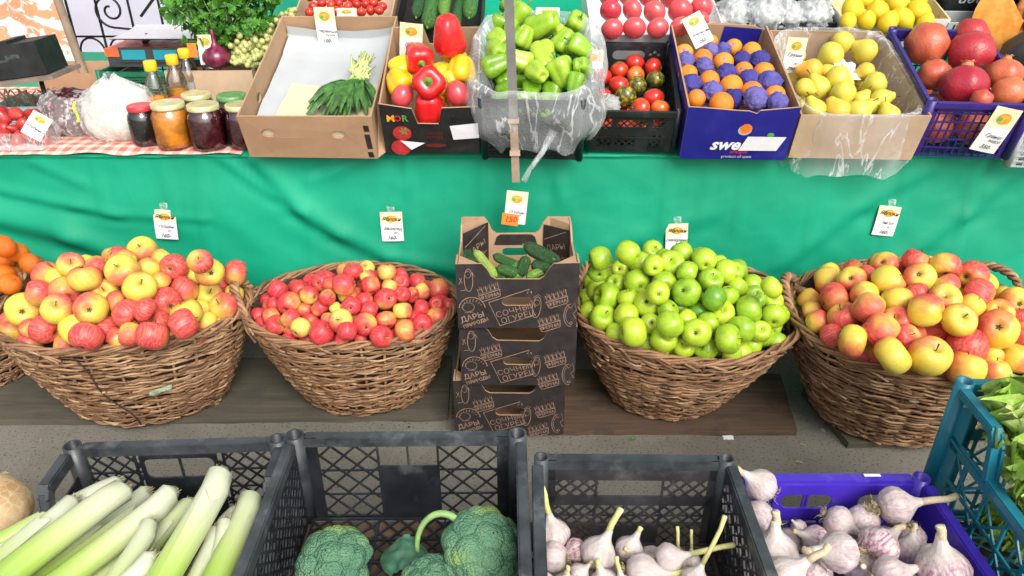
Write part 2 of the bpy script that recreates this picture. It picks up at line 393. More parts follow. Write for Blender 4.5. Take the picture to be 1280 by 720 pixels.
(-0.2608, 1.8714, 0.361, 0.0247, 0.25, '', 'only faintly blushed small apple in the second row of the basket beside black boxes'),
(-0.2851, 1.8358, 0.3732, 0.022, 0.8, '', 'fourth deep red small apple from left in third row of the basket beside black boxes'),
(-0.4574, 1.8278, 0.4151, 0.022, 0.5, '', 'leftmost half-red small apple in the second row of the basket beside black boxes'),
(-0.435, 1.7318, 0.3954, 0.0263, 0.9, 'c', 'third deep red small apple from left in fourth row of the basket beside black boxes'),
(-0.4092, 1.7798, 0.3855, 0.0257, 0.7, '', 'fifth mostly red small apple from left in third row of the basket beside black boxes'),
(-0.3886, 1.7355, 0.3806, 0.0255, 0.5, '', 'leftmost half-red small apple in the fourth row of the basket beside black boxes'),
(-0.2972, 1.743, 0.3747, 0.0259, 0.0, '', 'rightmost all-yellow small apple in the fourth row of the basket beside black boxes'),
(-0.2567, 1.8078, 0.3451, 0.0241, 0.45, '', 'rightmost half-red small apple in the fourth row of the basket beside black boxes'),
(-0.217, 1.8464, 0.3365, 0.0224, 0.9, 's', 'rightmost deep red small apple in the third row of the basket beside black boxes'),
(-0.1866, 1.8762, 0.3141, 0.022, 0.95, '', 'rightmost deep red small apple in the fourth row of the basket beside black boxes'),
(-0.2113, 1.7981, 0.3236, 0.0301, 0.6, '', 'fifth mostly red small apple from left in fourth row of the basket beside black boxes'),
(-0.3418, 1.7191, 0.3587, 0.0289, 0.75, '', 'rightmost mostly red small apple in the fifth row of the basket beside black boxes'),
(-0.3902, 1.6818, 0.3685, 0.0316, 0.55, 'c', 'second mostly red small apple from left in fifth row of the basket beside black boxes'),
(-0.2471, 1.7333, 0.3376, 0.0282, 0.8, 'c', 'fourth deep red small apple from left in fifth row of the basket beside black boxes'),
(-0.2874, 1.6946, 0.3415, 0.0308, 0.7, '', 'rightmost mostly red small apple in the front row of the basket beside black boxes'),
(-0.3461, 1.6535, 0.3495, 0.0295, 0.8, '', 'eighth deep red small apple from left in front row of the basket beside black boxes'),
(-0.4468, 1.7099, 0.3272, 0.0231, 0.9, '', 'sixth deep red small apple from left in front row of the basket beside black boxes'),
(-0.3078, 1.7553, 0.3331, 0.022, 0.3, '', 'rightmost half-red small apple in the fifth row of the basket beside black boxes'),
(-0.4072, 1.6855, 0.3218, 0.022, 0.85, '', 'seventh deep red small apple from left in front row of the basket beside black boxes'),
(-0.3366, 1.7012, 0.3126, 0.022, 0.85, '', 'ninth deep red small apple from left in front row of the basket beside black boxes'),
(-0.2731, 1.773, 0.3302, 0.022, 0.8, '', 'third deep red small apple from left in fifth row of the basket beside black boxes'),
(-0.6086, 1.6986, 0.304, 0.0237, 0.99, '', 'leftmost deep red small apple in the front row of the basket beside black boxes'),
(-0.5585, 1.7031, 0.3041, 0.0239, 0.74, '', 'third mostly red small apple from left in front row of the basket beside black boxes'),
(-0.3214, 1.7216, 0.3048, 0.0233, 0.76, '', 'fourth mostly red small apple from left in front row of the basket beside black boxes'),
(-0.6795, 1.7445, 0.3055, 0.0232, 0.61, '', 'leftmost mostly red small apple in the front row of the basket beside black boxes'),
(-0.4417, 1.7523, 0.3499, 0.0241, 0.73, '', 'fourth mostly red small apple from left in fourth row of the basket beside black boxes'),
(-0.2607, 1.733, 0.3071, 0.0254, 0.85, '', 'rightmost deep red small apple in the front row of the basket beside black boxes'),
(-0.7015, 1.7884, 0.3064, 0.025, 0.92, '', 'leftmost deep red small apple in the fifth row of the basket beside black boxes'),
(-0.2341, 1.7783, 0.3061, 0.0247, 0.87, '', 'rightmost deep red small apple in the fifth row of the basket beside black boxes'),
(-0.7265, 1.8281, 0.3077, 0.0243, 0.6, '', 'leftmost mostly red small apple in the fourth row of the basket beside black boxes'),
(-0.5831, 1.8273, 0.3754, 0.0248, 0.63, '', 'second mostly red small apple from left in third row of the basket beside black boxes'),
(-0.4443, 1.8343, 0.3694, 0.0249, 0.68, '', 'fourth mostly red small apple from left in third row of the basket beside black boxes'),
(-0.2033, 1.8392, 0.308, 0.0247, 0.63, '', 'rightmost mostly red small apple in the fourth row of the basket beside black boxes'),
(-0.7037, 1.8677, 0.3179, 0.0235, 0.7, '', 'second mostly red small apple from left in fourth row of the basket beside black boxes'),
(-0.6075, 1.8677, 0.3716, 0.0245, 0.6, '', 'leftmost mostly red small apple in the second row of the basket beside black boxes'),
(-0.5633, 1.8698, 0.3898, 0.0233, 0.71, '', 'second mostly red small apple from left in second row of the basket beside black boxes'),
(-0.4211, 1.8736, 0.382, 0.0244, 0.79, '', 'sixth deep red small apple from left in second row of the basket beside black boxes'),
(-0.722, 1.9094, 0.3099, 0.0252, 0.99, '', 'leftmost deep red small apple in the third row of the basket beside black boxes'),
(-0.6286, 1.9095, 0.3587, 0.0236, 0.98, '', 'third deep red small apple from left in second row of the basket beside black boxes'),
(-0.5849, 1.9075, 0.3781, 0.0236, 0.83, '', 'fourth deep red small apple from left in second row of the basket beside black boxes'),
(-0.5399, 1.9114, 0.3897, 0.0235, 0.81, '', 'leftmost deep red small apple in the back row of the basket beside black boxes'),
(-0.4911, 1.916, 0.4037, 0.0255, 0.65, '', 'rightmost mostly red small apple in the back row of the basket beside black boxes'),
(-0.3968, 1.9147, 0.3813, 0.0253, 0.88, '', 'third deep red small apple from left in back row of the basket beside black boxes'),
(-0.2091, 1.9051, 0.3101, 0.0242, 0.72, '', 'rightmost mostly red small apple in the third row of the basket beside black boxes'),
(-0.6523, 1.9505, 0.3344, 0.0239, 0.94, '', 'second deep red small apple from left in second row of the basket beside black boxes'),
(-0.5633, 1.9487, 0.372, 0.0252, 0.65, '', 'leftmost mostly red small apple in the back row of the basket beside black boxes'),
(-0.2572, 1.988, 0.3123, 0.025, 0.86, '', 'tenth deep red small apple from left in second row of the basket beside black boxes'),
],
'apples_c':[
(0.2317, 1.7362, 0.5381, 0.0318, 0.28, '', 'leftmost plain green apple in the back row of the green apple basket'),
(0.2312, 1.7616, 0.4861, 0.0285, 0.24, 'c', 'leftmost plain green apple in the second row of the green apple basket'),
(0.2415, 1.9022, 0.3734, 0.0332, 0.48, 'c', 'leftmost lighter green apple in the second row of the green apple basket'),
(0.2423, 1.8357, 0.3869, 0.0315, 0.65, 'c', 'leftmost yellowish green apple in the third row of the green apple basket'),
(0.2153, 1.8502, 0.3537, 0.028, 0.41, '', 'leftmost lighter green apple in the third row of the green apple basket'),
(0.261, 1.7749, 0.4012, 0.0374, 0.32, '', 'leftmost plain green apple in the third row of the green apple basket'),
(0.216, 1.7868, 0.3429, 0.0301, 0.37, '', 'leftmost lighter green apple in the fourth row of the green apple basket'),
(0.2477, 1.7239, 0.3637, 0.0371, 0.36, 's', 'second lighter green apple from left in fourth row of the green apple basket'),
(0.291, 1.6695, 0.5861, 0.0303, 0.33, '', 'second plain green apple from left in back row of the green apple basket'),
(0.3116, 1.8758, 0.4337, 0.0284, 0.64, 'c', 'only yellowish green apple in the second row of the green apple basket'),
(0.3614, 1.8383, 0.4669, 0.0335, 0.39, '', 'leftmost lighter green apple in the back row of the green apple basket'),
(0.4265, 2.0255, 0.4203, 0.0324, 0.39, 's', 'second lighter green apple from left in back row of the green apple basket'),
(0.3791, 1.7655, 0.5018, 0.028, 0.58, 'c', 'only yellowish green apple in the back row of the green apple basket'),
(0.4305, 1.7952, 0.4943, 0.0366, 0.34, 's', 'fourth plain green apple from left in back row of the green apple basket'),
(0.47, 1.8433, 0.5034, 0.0294, 0.26, '', 'fifth plain green apple from left in back row of the green apple basket'),
(0.4626, 1.7352, 0.4982, 0.0285, 0.25, '', 'fourth plain green apple from left in second row of the green apple basket'),
(0.3426, 1.7812, 0.441, 0.0347, 0.39, 'c', 'third lighter green apple from left in second row of the green apple basket'),
(0.2944, 1.8264, 0.4116, 0.028, 0.42, 's', 'second lighter green apple from left in second row of the green apple basket'),
(0.3128, 1.7423, 0.4146, 0.028, 0.62, '', 'second yellowish green apple from left in third row of the green apple basket'),
(0.4065, 1.7352, 0.4611, 0.0341, 0.26, 'c', 'third plain green apple from left in second row of the green apple basket'),
(0.3765, 1.6712, 0.472, 0.0307, 0.55, 'c', 'second lighter green apple from left in third row of the green apple basket'),
(0.3626, 1.7089, 0.4186, 0.0378, 0.68, 'c', 'second yellowish green apple from left in fourth row of the green apple basket'),
(0.4533, 1.6793, 0.4701, 0.0374, 0.2, 'c', 'second plain green apple from left in third row of the green apple basket'),
(0.3045, 1.6896, 0.3911, 0.0323, 0.67, 'c', 'leftmost yellowish green apple in the fourth row of the green apple basket'),
(0.3116, 1.6199, 0.385, 0.0396, 0.69, '', 'second yellowish green apple from left in fifth row of the green apple basket'),
(0.2787, 1.6752, 0.3462, 0.0287, 0.59, '', 'leftmost yellowish green apple in the fifth row of the green apple basket'),
(0.3545, 1.6447, 0.3335, 0.028, 0.28, '', 'leftmost plain green apple in the front row of the green apple basket'),
(0.3638, 1.6579, 0.3852, 0.028, 0.67, 'c', 'third yellowish green apple from left in fifth row of the green apple basket'),
(0.406, 1.6617, 0.425, 0.028, 0.24, '', 'leftmost plain green apple in the fourth row of the green apple basket'),
(0.4412, 1.6988, 0.4081, 0.028, 0.2, '', 'second plain green apple from left in fourth row of the green apple basket'),
(0.3971, 1.5848, 0.4283, 0.0348, 0.32, '', 'leftmost plain green apple in the fifth row of the green apple basket'),
(0.3914, 1.6085, 0.3674, 0.0343, 0.52, 's', 'second lighter green apple from left in front row of the green apple basket'),
(0.4451, 1.6076, 0.3437, 0.028, 0.68, 's', 'third yellowish green apple from left in front row of the green apple basket'),
(0.5184, 1.7849, 0.5077, 0.0327, 0.46, 'c', 'third lighter green apple from left in back row of the green apple basket'),
(0.5717, 1.7619, 0.4871, 0.0324, 0.55, '', 'rightmost lighter green apple in the second row of the green apple basket'),
(0.5241, 1.7237, 0.4803, 0.0321, 0.25, 's', 'fifth plain green apple from left in second row of the green apple basket'),
(0.6039, 1.7419, 0.4528, 0.028, 0.46, '', 'third lighter green apple from left in third row of the green apple basket'),
(0.6585, 1.7847, 0.4319, 0.0312, 0.39, '', 'rightmost lighter green apple in the third row of the green apple basket'),
(0.652, 1.6317, 0.5092, 0.028, 0.6, '', 'third yellowish green apple from left in third row of the green apple basket'),
(0.6497, 1.7271, 0.4233, 0.0323, 0.21, 's', 'rightmost plain green apple in the third row of the green apple basket'),
(0.7081, 1.7414, 0.4054, 0.028, 0.7, 's', 'rightmost yellowish green apple in the third row of the green apple basket'),
(0.5189, 1.6493, 0.4661, 0.0326, 0.02, '', 'only darker green apple in the third row of the green apple basket'),
(0.57, 1.702, 0.4459, 0.028, 0.3, '', 'fourth plain green apple from left in third row of the green apple basket'),
(0.4886, 1.6763, 0.413, 0.028, 0.0, '', 'only darker green apple in the fourth row of the green apple basket'),
(0.5479, 1.6643, 0.4126, 0.0334, 0.68, 's', 'rightmost yellowish green apple in the fourth row of the green apple basket'),
(0.6188, 1.6676, 0.4218, 0.0385, 0.23, '', 'rightmost plain green apple in the fourth row of the green apple basket'),
(0.6901, 1.678, 0.3957, 0.0325, 0.45, 'c', 'third lighter green apple from left in fourth row of the green apple basket'),
(0.5864, 1.6108, 0.3983, 0.0353, 0.24, '', 'rightmost plain green apple in the fifth row of the green apple basket'),
(0.6422, 1.6237, 0.3829, 0.0281, 0.53, 's', 'third lighter green apple from left in fifth row of the green apple basket'),
(0.5391, 1.5601, 0.4014, 0.0378, 0.31, '', 'fourth plain green apple from left in front row of the green apple basket'),
(0.4647, 1.5782, 0.4085, 0.036, 0.55, 'c', 'leftmost lighter green apple in the fifth row of the green apple basket'),
(0.5287, 1.6416, 0.3605, 0.028, 0.38, 'c', 'second lighter green apple from left in fifth row of the green apple basket'),
(0.5006, 1.5984, 0.3455, 0.0299, 0.3, 's', 'second plain green apple from left in front row of the green apple basket'),
(0.4494, 1.6397, 0.4099, 0.028, 0.57, '', 'rightmost yellowish green apple in the fifth row of the green apple basket'),
(0.5045, 1.6247, 0.4089, 0.028, 0.3, '', 'second plain green apple from left in fifth row of the green apple basket'),
(0.7109, 1.7081, 0.3464, 0.028, 0.4, '', 'rightmost lighter green apple in the fifth row of the green apple basket'),
(0.6727, 1.6707, 0.3393, 0.0296, 0.3, '', 'fifth plain green apple from left in front row of the green apple basket'),
(0.7373, 1.7519, 0.3608, 0.028, 0.5, '', 'fourth lighter green apple from left in fourth row of the green apple basket'),
(0.6308, 1.6376, 0.3342, 0.028, 0.45, '', 'rightmost lighter green apple in the front row of the green apple basket'),
(0.5672, 1.6033, 0.3319, 0.028, 0.4, '', 'fourth lighter green apple from left in front row of the green apple basket'),
(0.3867, 1.6188, 0.3222, 0.0284, 0.59, '', 'leftmost yellowish green apple in the front row of the green apple basket'),
(0.4397, 1.6354, 0.3232, 0.0296, 0.57, '', 'second yellowish green apple from left in front row of the green apple basket'),
(0.4946, 1.6388, 0.3237, 0.0289, 0.53, '', 'third lighter green apple from left in front row of the green apple basket'),
(0.5492, 1.6391, 0.3236, 0.0292, 0.23, '', 'third plain green apple from left in front row of the green apple basket'),
(0.6009, 1.6205, 0.3219, 0.0301, 0.57, '', 'rightmost yellowish green apple in the front row of the green apple basket'),
(0.3017, 1.6698, 0.3264, 0.0281, 0.4, '', 'leftmost lighter green apple in the front row of the green apple basket'),
(0.7064, 1.6695, 0.3263, 0.0284, 0.26, '', 'rightmost plain green apple in the front row of the green apple basket'),
(0.4934, 1.7272, 0.4298, 0.0281, 0.18, '', 'third plain green apple from left in third row of the green apple basket'),
(0.6124, 1.8187, 0.4553, 0.0307, 0.34, '', 'sixth plain green apple from left in second row of the green apple basket'),
(0.7807, 1.8204, 0.341, 0.0297, 0.51, '', 'rightmost lighter green apple in the fourth row of the green apple basket'),
(0.5276, 1.874, 0.4728, 0.029, 0.16, '', 'rightmost plain green apple in the back row of the green apple basket'),
(0.5799, 1.8655, 0.457, 0.0285, 0.46, '', 'rightmost lighter green apple in the back row of the green apple basket'),
(0.6379, 1.8674, 0.4344, 0.0305, 0.12, '', 'rightmost plain green apple in the second row of the green apple basket'),
(0.4389, 1.9202, 0.4449, 0.0296, 0.31, '', 'third plain green apple from left in back row of the green apple basket'),
(0.3007, 1.9678, 0.3501, 0.0283, 0.34, '', 'second plain green apple from left in second row of the green apple basket'),
],
'apples_d':[
(0.8789, 1.8204, 0.4256, 0.0391, 0.62, '', 'only mostly red apple in the second row of the basket behind lettuce'),
(0.9168, 1.898, 0.4104, 0.03, 0.1, '', 'only all-yellow apple in the back row of the basket behind lettuce'),
(0.9103, 1.7479, 0.4683, 0.0367, 0.38, 'c', 'leftmost half-red apple in the back row of the basket behind lettuce'),
(0.9643, 1.7795, 0.4624, 0.03, 0.3, '', 'second half-red apple from left in back row of the basket behind lettuce'),
(1.0125, 1.792, 0.4939, 0.0334, 0.5, 'c', 'third half-red apple from left in back row of the basket behind lettuce'),
(0.9834, 1.7067, 0.4868, 0.0428, 0.15, '', 'second faintly blushed apple from left in second row of the basket behind lettuce'),
(0.916, 1.6788, 0.4603, 0.0356, 0.18, 'c', 'leftmost faintly blushed apple in the second row of the basket behind lettuce'),
(0.8305, 1.792, 0.3779, 0.0331, 0.65, '', 'leftmost mostly red apple in the third row of the basket behind lettuce'),
(0.8199, 1.7333, 0.3754, 0.03, 0.7, '', 'rightmost mostly red apple in the third row of the basket behind lettuce'),
(0.8055, 1.6676, 0.3879, 0.03, 0.4, '', 'leftmost half-red apple in the fourth row of the basket behind lettuce'),
(0.8587, 1.7123, 0.4272, 0.0438, 0.8, '', 'only deep red apple in the third row of the basket behind lettuce'),
(0.8907, 1.6005, 0.4661, 0.0387, 0.3, '', 'second half-red apple from left in third row of the basket behind lettuce'),
(0.8539, 1.6368, 0.4197, 0.0392, 0.45, '', 'leftmost half-red apple in the third row of the basket behind lettuce'),
(0.8665, 1.6835, 0.3597, 0.0391, 0.42, 'c', 'second half-red apple from left in fourth row of the basket behind lettuce'),
(0.8301, 1.5216, 0.4206, 0.0408, 0.25, '', 'leftmost faintly blushed apple in the fifth row of the basket behind lettuce'),
(0.977, 1.6313, 0.4708, 0.0382, 0.45, '', 'third half-red apple from left in third row of the basket behind lettuce'),
(0.9227, 1.6379, 0.409, 0.03, 0.95, '', 'leftmost deep red apple in the fourth row of the basket behind lettuce'),
(0.9546, 1.5766, 0.4455, 0.0352, 0.5, 's', 'third half-red apple from left in fourth row of the basket behind lettuce'),
(0.8952, 1.5301, 0.4454, 0.0413, 0.78, '', 'second deep red apple from left in fourth row of the basket behind lettuce'),
(0.9566, 1.5207, 0.4316, 0.0323, 0.6, 's', 'second mostly red apple from left in fifth row of the basket behind lettuce'),
(0.8986, 1.4563, 0.4199, 0.0447, 0.3, '', 'leftmost half-red apple in the front row of the basket behind lettuce'),
(1.0807, 1.7711, 0.5104, 0.0361, 0.7, '', 'fourth mostly red apple from left in back row of the basket behind lettuce'),
(1.0614, 1.7036, 0.4993, 0.0392, 0.3, 'c', 'fourth half-red apple from left in back row of the basket behind lettuce'),
(1.1346, 1.728, 0.5201, 0.0378, 0.6, '', 'rightmost mostly red apple in the back row of the basket behind lettuce'),
(1.2043, 1.7166, 0.4989, 0.0395, 0.4, 'c', 'rightmost half-red apple in the back row of the basket behind lettuce'),
(1.1162, 1.6719, 0.4892, 0.0331, 0.25, '', 'third faintly blushed apple from left in second row of the basket behind lettuce'),
(1.0325, 1.6494, 0.4821, 0.03, 0.98, '', 'only deep red apple in the second row of the basket behind lettuce'),
(1.0763, 1.6011, 0.4897, 0.0377, 0.35, 's', 'rightmost half-red apple in the third row of the basket behind lettuce'),
(1.1811, 1.6383, 0.4822, 0.0429, 0.42, '', 'leftmost half-red apple in the second row of the basket behind lettuce'),
(1.1361, 1.5866, 0.4797, 0.03, 0.1, '', 'leftmost all-yellow apple in the third row of the basket behind lettuce'),
(1.0088, 1.5563, 0.4871, 0.0401, 0.25, '', 'leftmost faintly blushed apple in the third row of the basket behind lettuce'),
(1.2325, 1.6129, 0.4429, 0.0351, 0.08, 's', 'rightmost all-yellow apple in the third row of the basket behind lettuce'),
(1.0783, 1.5284, 0.4756, 0.0396, 0.1, 's', 'only all-yellow apple in the fourth row of the basket behind lettuce'),
(1.0627, 1.5869, 0.4142, 0.0396, 0.92, '', 'third deep red apple from left in fourth row of the basket behind lettuce'),
(1.1838, 1.5372, 0.4451, 0.047, 0.35, 'c', 'fourth half-red apple from left in fourth row of the basket behind lettuce'),
(1.3123, 1.6727, 0.4429, 0.0388, 0.25, 'c', 'rightmost faintly blushed apple in the third row of the basket behind lettuce'),
(1.2932, 1.6114, 0.4306, 0.03, 0.8, '', 'rightmost deep red apple in the fourth row of the basket behind lettuce'),
(0.9991, 1.5603, 0.4007, 0.0372, 0.4, '', 'second half-red apple from left in fifth row of the basket behind lettuce'),
(0.9858, 1.4537, 0.4194, 0.0466, 0.18, 's', 'second faintly blushed apple from left in front row of the basket behind lettuce'),
(1.1114, 1.5184, 0.401, 0.047, 0.72, 'c', 'rightmost mostly red apple in the fifth row of the basket behind lettuce'),
(1.0705, 1.4419, 0.3922, 0.0437, 0.35, '', 'rightmost half-red apple in the front row of the basket behind lettuce'),
(1.1568, 1.4673, 0.3704, 0.034, 0.1, '', 'leftmost all-yellow apple in the front row of the basket behind lettuce'),
(1.1811, 1.5234, 0.3777, 0.03, 0.4, '', 'rightmost half-red apple in the fifth row of the basket behind lettuce'),
(1.2448, 1.5183, 0.3711, 0.0393, 0.2, '', 'rightmost faintly blushed apple in the front row of the basket behind lettuce'),
(1.0443, 1.4947, 0.3525, 0.03, 0.5, '', 'third half-red apple from left in front row of the basket behind lettuce'),
(1.2687, 1.5598, 0.416, 0.03, 0.5, '', 'rightmost half-red apple in the fourth row of the basket behind lettuce'),
(0.8533, 1.6167, 0.3441, 0.0308, 0.3, '', 'leftmost half-red apple in the fifth row of the basket behind lettuce'),
(0.8831, 1.5634, 0.3576, 0.0324, 0.6, '', 'leftmost mostly red apple in the fifth row of the basket behind lettuce'),
(0.9137, 1.5541, 0.3375, 0.034, 0.2, '', 'leftmost faintly blushed apple in the front row of the basket behind lettuce'),
(0.8141, 1.5928, 0.3885, 0.03, 0.7, '', 'leftmost mostly red apple in the fourth row of the basket behind lettuce'),
(0.9838, 1.5016, 0.34, 0.03, 0.35, '', 'second half-red apple from left in front row of the basket behind lettuce'),
(1.0592, 1.5216, 0.3356, 0.0349, 0.13, '', 'third faintly blushed apple from left in front row of the basket behind lettuce'),
(1.1969, 1.5032, 0.3343, 0.0364, 0.1, '', 'rightmost all-yellow apple in the front row of the basket behind lettuce'),
(0.9663, 1.5915, 0.3079, 0.0369, 0.62, '', 'only mostly red apple in the front row of the basket behind lettuce'),
(1.0964, 1.5874, 0.3511, 0.0354, 0.26, '', 'rightmost faintly blushed apple in the fifth row of the basket behind lettuce'),
(1.0584, 1.6504, 0.3821, 0.0354, 0.65, '', 'rightmost mostly red apple in the fourth row of the basket behind lettuce'),
(1.1854, 1.6363, 0.4002, 0.0361, 0.78, '', 'fourth deep red apple from left in fourth row of the basket behind lettuce'),
(1.1802, 1.7511, 0.4426, 0.0339, 0.17, '', 'rightmost faintly blushed apple in the second row of the basket behind lettuce'),
(1.2577, 1.7402, 0.4541, 0.0372, 0.34, '', 'rightmost half-red apple in the second row of the basket behind lettuce'),
(1.3261, 1.7358, 0.416, 0.0343, 0.12, '', 'only all-yellow apple in the second row of the basket behind lettuce'),
(1.0802, 1.8084, 0.4517, 0.0368, 0.67, '', 'third mostly red apple from left in back row of the basket behind lettuce'),
(1.1496, 1.8022, 0.4757, 0.037, 0.15, '', 'rightmost faintly blushed apple in the back row of the basket behind lettuce'),
(0.9764, 1.8677, 0.4277, 0.0367, 0.54, '', 'leftmost mostly red apple in the back row of the basket behind lettuce'),
(1.0443, 1.8691, 0.4483, 0.0368, 0.54, '', 'second mostly red apple from left in back row of the basket behind lettuce'),
(1.1185, 1.8653, 0.4535, 0.0348, 0.17, '', 'leftmost faintly blushed apple in the back row of the basket behind lettuce'),
],
'tangerines':[
(-1.4507, 1.9107, 0.4894, 0.036, 0.09, '', 'leftmost orange tangerine in the back row of the leftmost basket'),
(-1.4614, 1.9635, 0.446, 0.036, 0.82, '', 'rightmost orange tangerine in the back row of the leftmost basket'),
(-1.5311, 1.9936, 0.4048, 0.036, 0.17, '', 'leftmost orange tangerine in the second row of the leftmost basket'),
(-1.5517, 2.0732, 0.3513, 0.036, 0.0, '', 'second orange tangerine from left in second row of the leftmost basket'),
(-1.4067, 1.9295, 0.4235, 0.0328, 0.2, '', 'rightmost orange tangerine in the second row of the leftmost basket'),
(-1.4859, 1.9105, 0.3998, 0.036, 0.76, '', 'leftmost orange tangerine in the third row of the leftmost basket'),
(-1.489, 1.9639, 0.3597, 0.036, 0.98, '', 'second orange tangerine from left in third row of the leftmost basket'),
(-1.5028, 2.0277, 0.3405, 0.036, 0.0, '', 'rightmost orange tangerine in the third row of the leftmost basket'),
(-1.4396, 1.8656, 0.3913, 0.0332, 0.49, '', 'second orange tangerine from left in front row of the leftmost basket'),
(-1.5234, 1.9117, 0.3261, 0.0354, 0.5, '', 'leftmost orange tangerine in the front row of the leftmost basket'),
(-1.4725, 1.9639, 0.3299, 0.034, 0.5, '', 'rightmost orange tangerine in the front row of the leftmost basket'),
],
'green_peppers':[
(0.0288, 2.3732, 1.0503, 0.0369, 0.62, '', 'leftmost pale green pepper in the back row of the bagged crate'),
(-0.0381, 2.3298, 1.0302, 0.0294, 0.28, '', 'leftmost deeper green green pepper in the back row of the bagged crate'),
(0.0799, 2.2943, 1.0226, 0.0401, 0.66, '', 'second pale green pepper from left in back row of the bagged crate'),
(0.1921, 2.3208, 1.0349, 0.0314, 0.63, 's', 'rightmost pale green pepper in the back row of the bagged crate'),
(-0.0404, 2.241, 0.9989, 0.0306, 0.77, '', 'second pale green pepper from left in second row of the bagged crate'),
(-0.0429, 2.1775, 0.975, 0.0346, 0.61, '', 'leftmost pale green pepper in the second row of the bagged crate'),
(0.031, 2.2375, 0.9995, 0.0285, 0.71, '', 'third pale green pepper from left in second row of the bagged crate'),
(0.0864, 2.1597, 0.972, 0.0384, 0.86, '', 'third pale green pepper from left in third row of the bagged crate'),
(0.1461, 2.226, 0.9885, 0.0323, 0.62, '', 'rightmost pale green pepper in the second row of the bagged crate'),
(0.1864, 2.1795, 0.9939, 0.0322, 0.53, '', 'only plain green pepper in the second row of the bagged crate'),
(0.0299, 2.1287, 0.959, 0.0302, 0.96, '', 'leftmost pale green pepper in the third row of the bagged crate'),
(-0.055, 2.1115, 0.9499, 0.0339, 0.37, '', 'leftmost plain green pepper in the third row of the bagged crate'),
(0.1326, 2.0907, 0.948, 0.0362, 0.75, '', 'rightmost pale green pepper in the third row of the bagged crate'),
(0.195, 2.0969, 0.9498, 0.0298, 0.51, '', 'rightmost plain green pepper in the third row of the bagged crate'),
(0.068, 2.0792, 0.941, 0.0296, 0.81, '', 'second pale green pepper from left in third row of the bagged crate'),
(0.1749, 2.0378, 0.9283, 0.0254, 0.3, '', 'rightmost deeper green green pepper in the front row of the bagged crate'),
(0.1413, 2.2739, 1.0129, 0.024, 0.99, '', 'fourth pale green pepper from left in second row of the bagged crate'),
(0.0004, 2.2955, 1.0224, 0.0249, 0.48, '', 'only plain green pepper in the back row of the bagged crate'),
(-0.0104, 2.4275, 1.0697, 0.0288, 0.25, '', 'rightmost deeper green green pepper in the back row of the bagged crate'),
(-0.0333, 2.0472, 0.8678, 0.029, 0.3, '', 'leftmost deeper green green pepper in the front row of the bagged crate'),
(0.0284, 2.0429, 0.8678, 0.0294, 0.3, '', 'fourth deeper green green pepper from left in front row of the bagged crate'),
(0.0901, 2.0386, 0.8678, 0.0282, 0.3, '', 'seventh deeper green green pepper from left in front row of the bagged crate'),
(-0.0081, 2.0977, 0.8874, 0.0294, 0.3, '', 'third deeper green green pepper from left in front row of the bagged crate'),
(0.0536, 2.0934, 0.8874, 0.0295, 0.3, '', 'sixth deeper green green pepper from left in front row of the bagged crate'),
(0.115, 2.089, 0.8864, 0.0303, 0.3, '', 'ninth deeper green green pepper from left in front row of the bagged crate'),
(-0.026, 2.1512, 0.907, 0.0292, 0.3, '', 'second deeper green green pepper from left in front row of the bagged crate'),
(0.0358, 2.1473, 0.9056, 0.029, 0.3, '', 'fifth deeper green green pepper from left in front row of the bagged crate'),
(0.0974, 2.1425, 0.907, 0.0289, 0.3, '', 'eighth deeper green green pepper from left in front row of the bagged crate'),
(-0.0008, 2.2016, 0.9266, 0.0304, 0.3, '', 'only deeper green green pepper in the third row of the bagged crate'),
(0.0065, 2.3055, 0.9658, 0.0288, 0.3, '', 'only deeper green green pepper in the second row of the bagged crate'),
],
'tomatoes':[
(0.3907, 2.413, 0.8965, 0.0312, 0.1, '', 'second red tomato from left in back row of the black tomato crate'),
(0.4455, 2.381, 0.8888, 0.0309, 0.1, '', 'rightmost red tomato in the back row of the black tomato crate'),
(0.3383, 2.3739, 0.8831, 0.0294, 0.35, '', 'leftmost orange tomato in the back row of the black tomato crate'),
(0.386, 2.3428, 0.8722, 0.0305, 0.6, '', 'rightmost orange tomato in the back row of the black tomato crate'),
(0.2797, 2.3338, 0.8705, 0.0327, 0.0, '', 'leftmost red tomato in the back row of the black tomato crate'),
(0.3269, 2.2789, 0.8584, 0.0322, 0.1, '', 'rightmost red tomato in the second row of the black tomato crate'),
(0.4436, 2.3151, 0.8676, 0.0288, 0.9, 'd', 'only black mottled tomato in the back row of the black tomato crate'),
(0.3838, 2.2874, 0.8563, 0.03, 0.95, 'd', 'rightmost black mottled tomato in the second row of the black tomato crate'),
(0.3394, 2.2205, 0.8376, 0.0336, 0.9, 'd', 'leftmost black mottled tomato in the second row of the black tomato crate'),
(0.422, 2.2121, 0.8363, 0.0321, 0.15, '', 'rightmost red tomato in the third row of the black tomato crate'),
(0.3772, 2.1596, 0.8188, 0.0315, 0.4, '', 'leftmost orange tomato in the third row of the black tomato crate'),
(0.435, 2.1577, 0.8193, 0.0288, 0.6, '', 'rightmost orange tomato in the third row of the black tomato crate'),
(0.2766, 2.2348, 0.8389, 0.0239, 0.05, '', 'leftmost red tomato in the second row of the black tomato crate'),
(0.2863, 2.1752, 0.8216, 0.031, 0.9, 'w', 'only paper-wrapped tomato in the third row of the black tomato crate'),
(0.2732, 2.144, 0.758, 0.031, 0.32, '', 'leftmost orange tomato in the front row of the black tomato crate'),
(0.3355, 2.139, 0.758, 0.0299, 0.28, '', 'leftmost red tomato in the front row of the black tomato crate'),
(0.3979, 2.134, 0.758, 0.0292, 0.48, '', 'rightmost orange tomato in the front row of the black tomato crate'),
(0.3006, 2.1978, 0.7699, 0.0296, 0.32, '', 'second orange tomato from left in front row of the black tomato crate'),
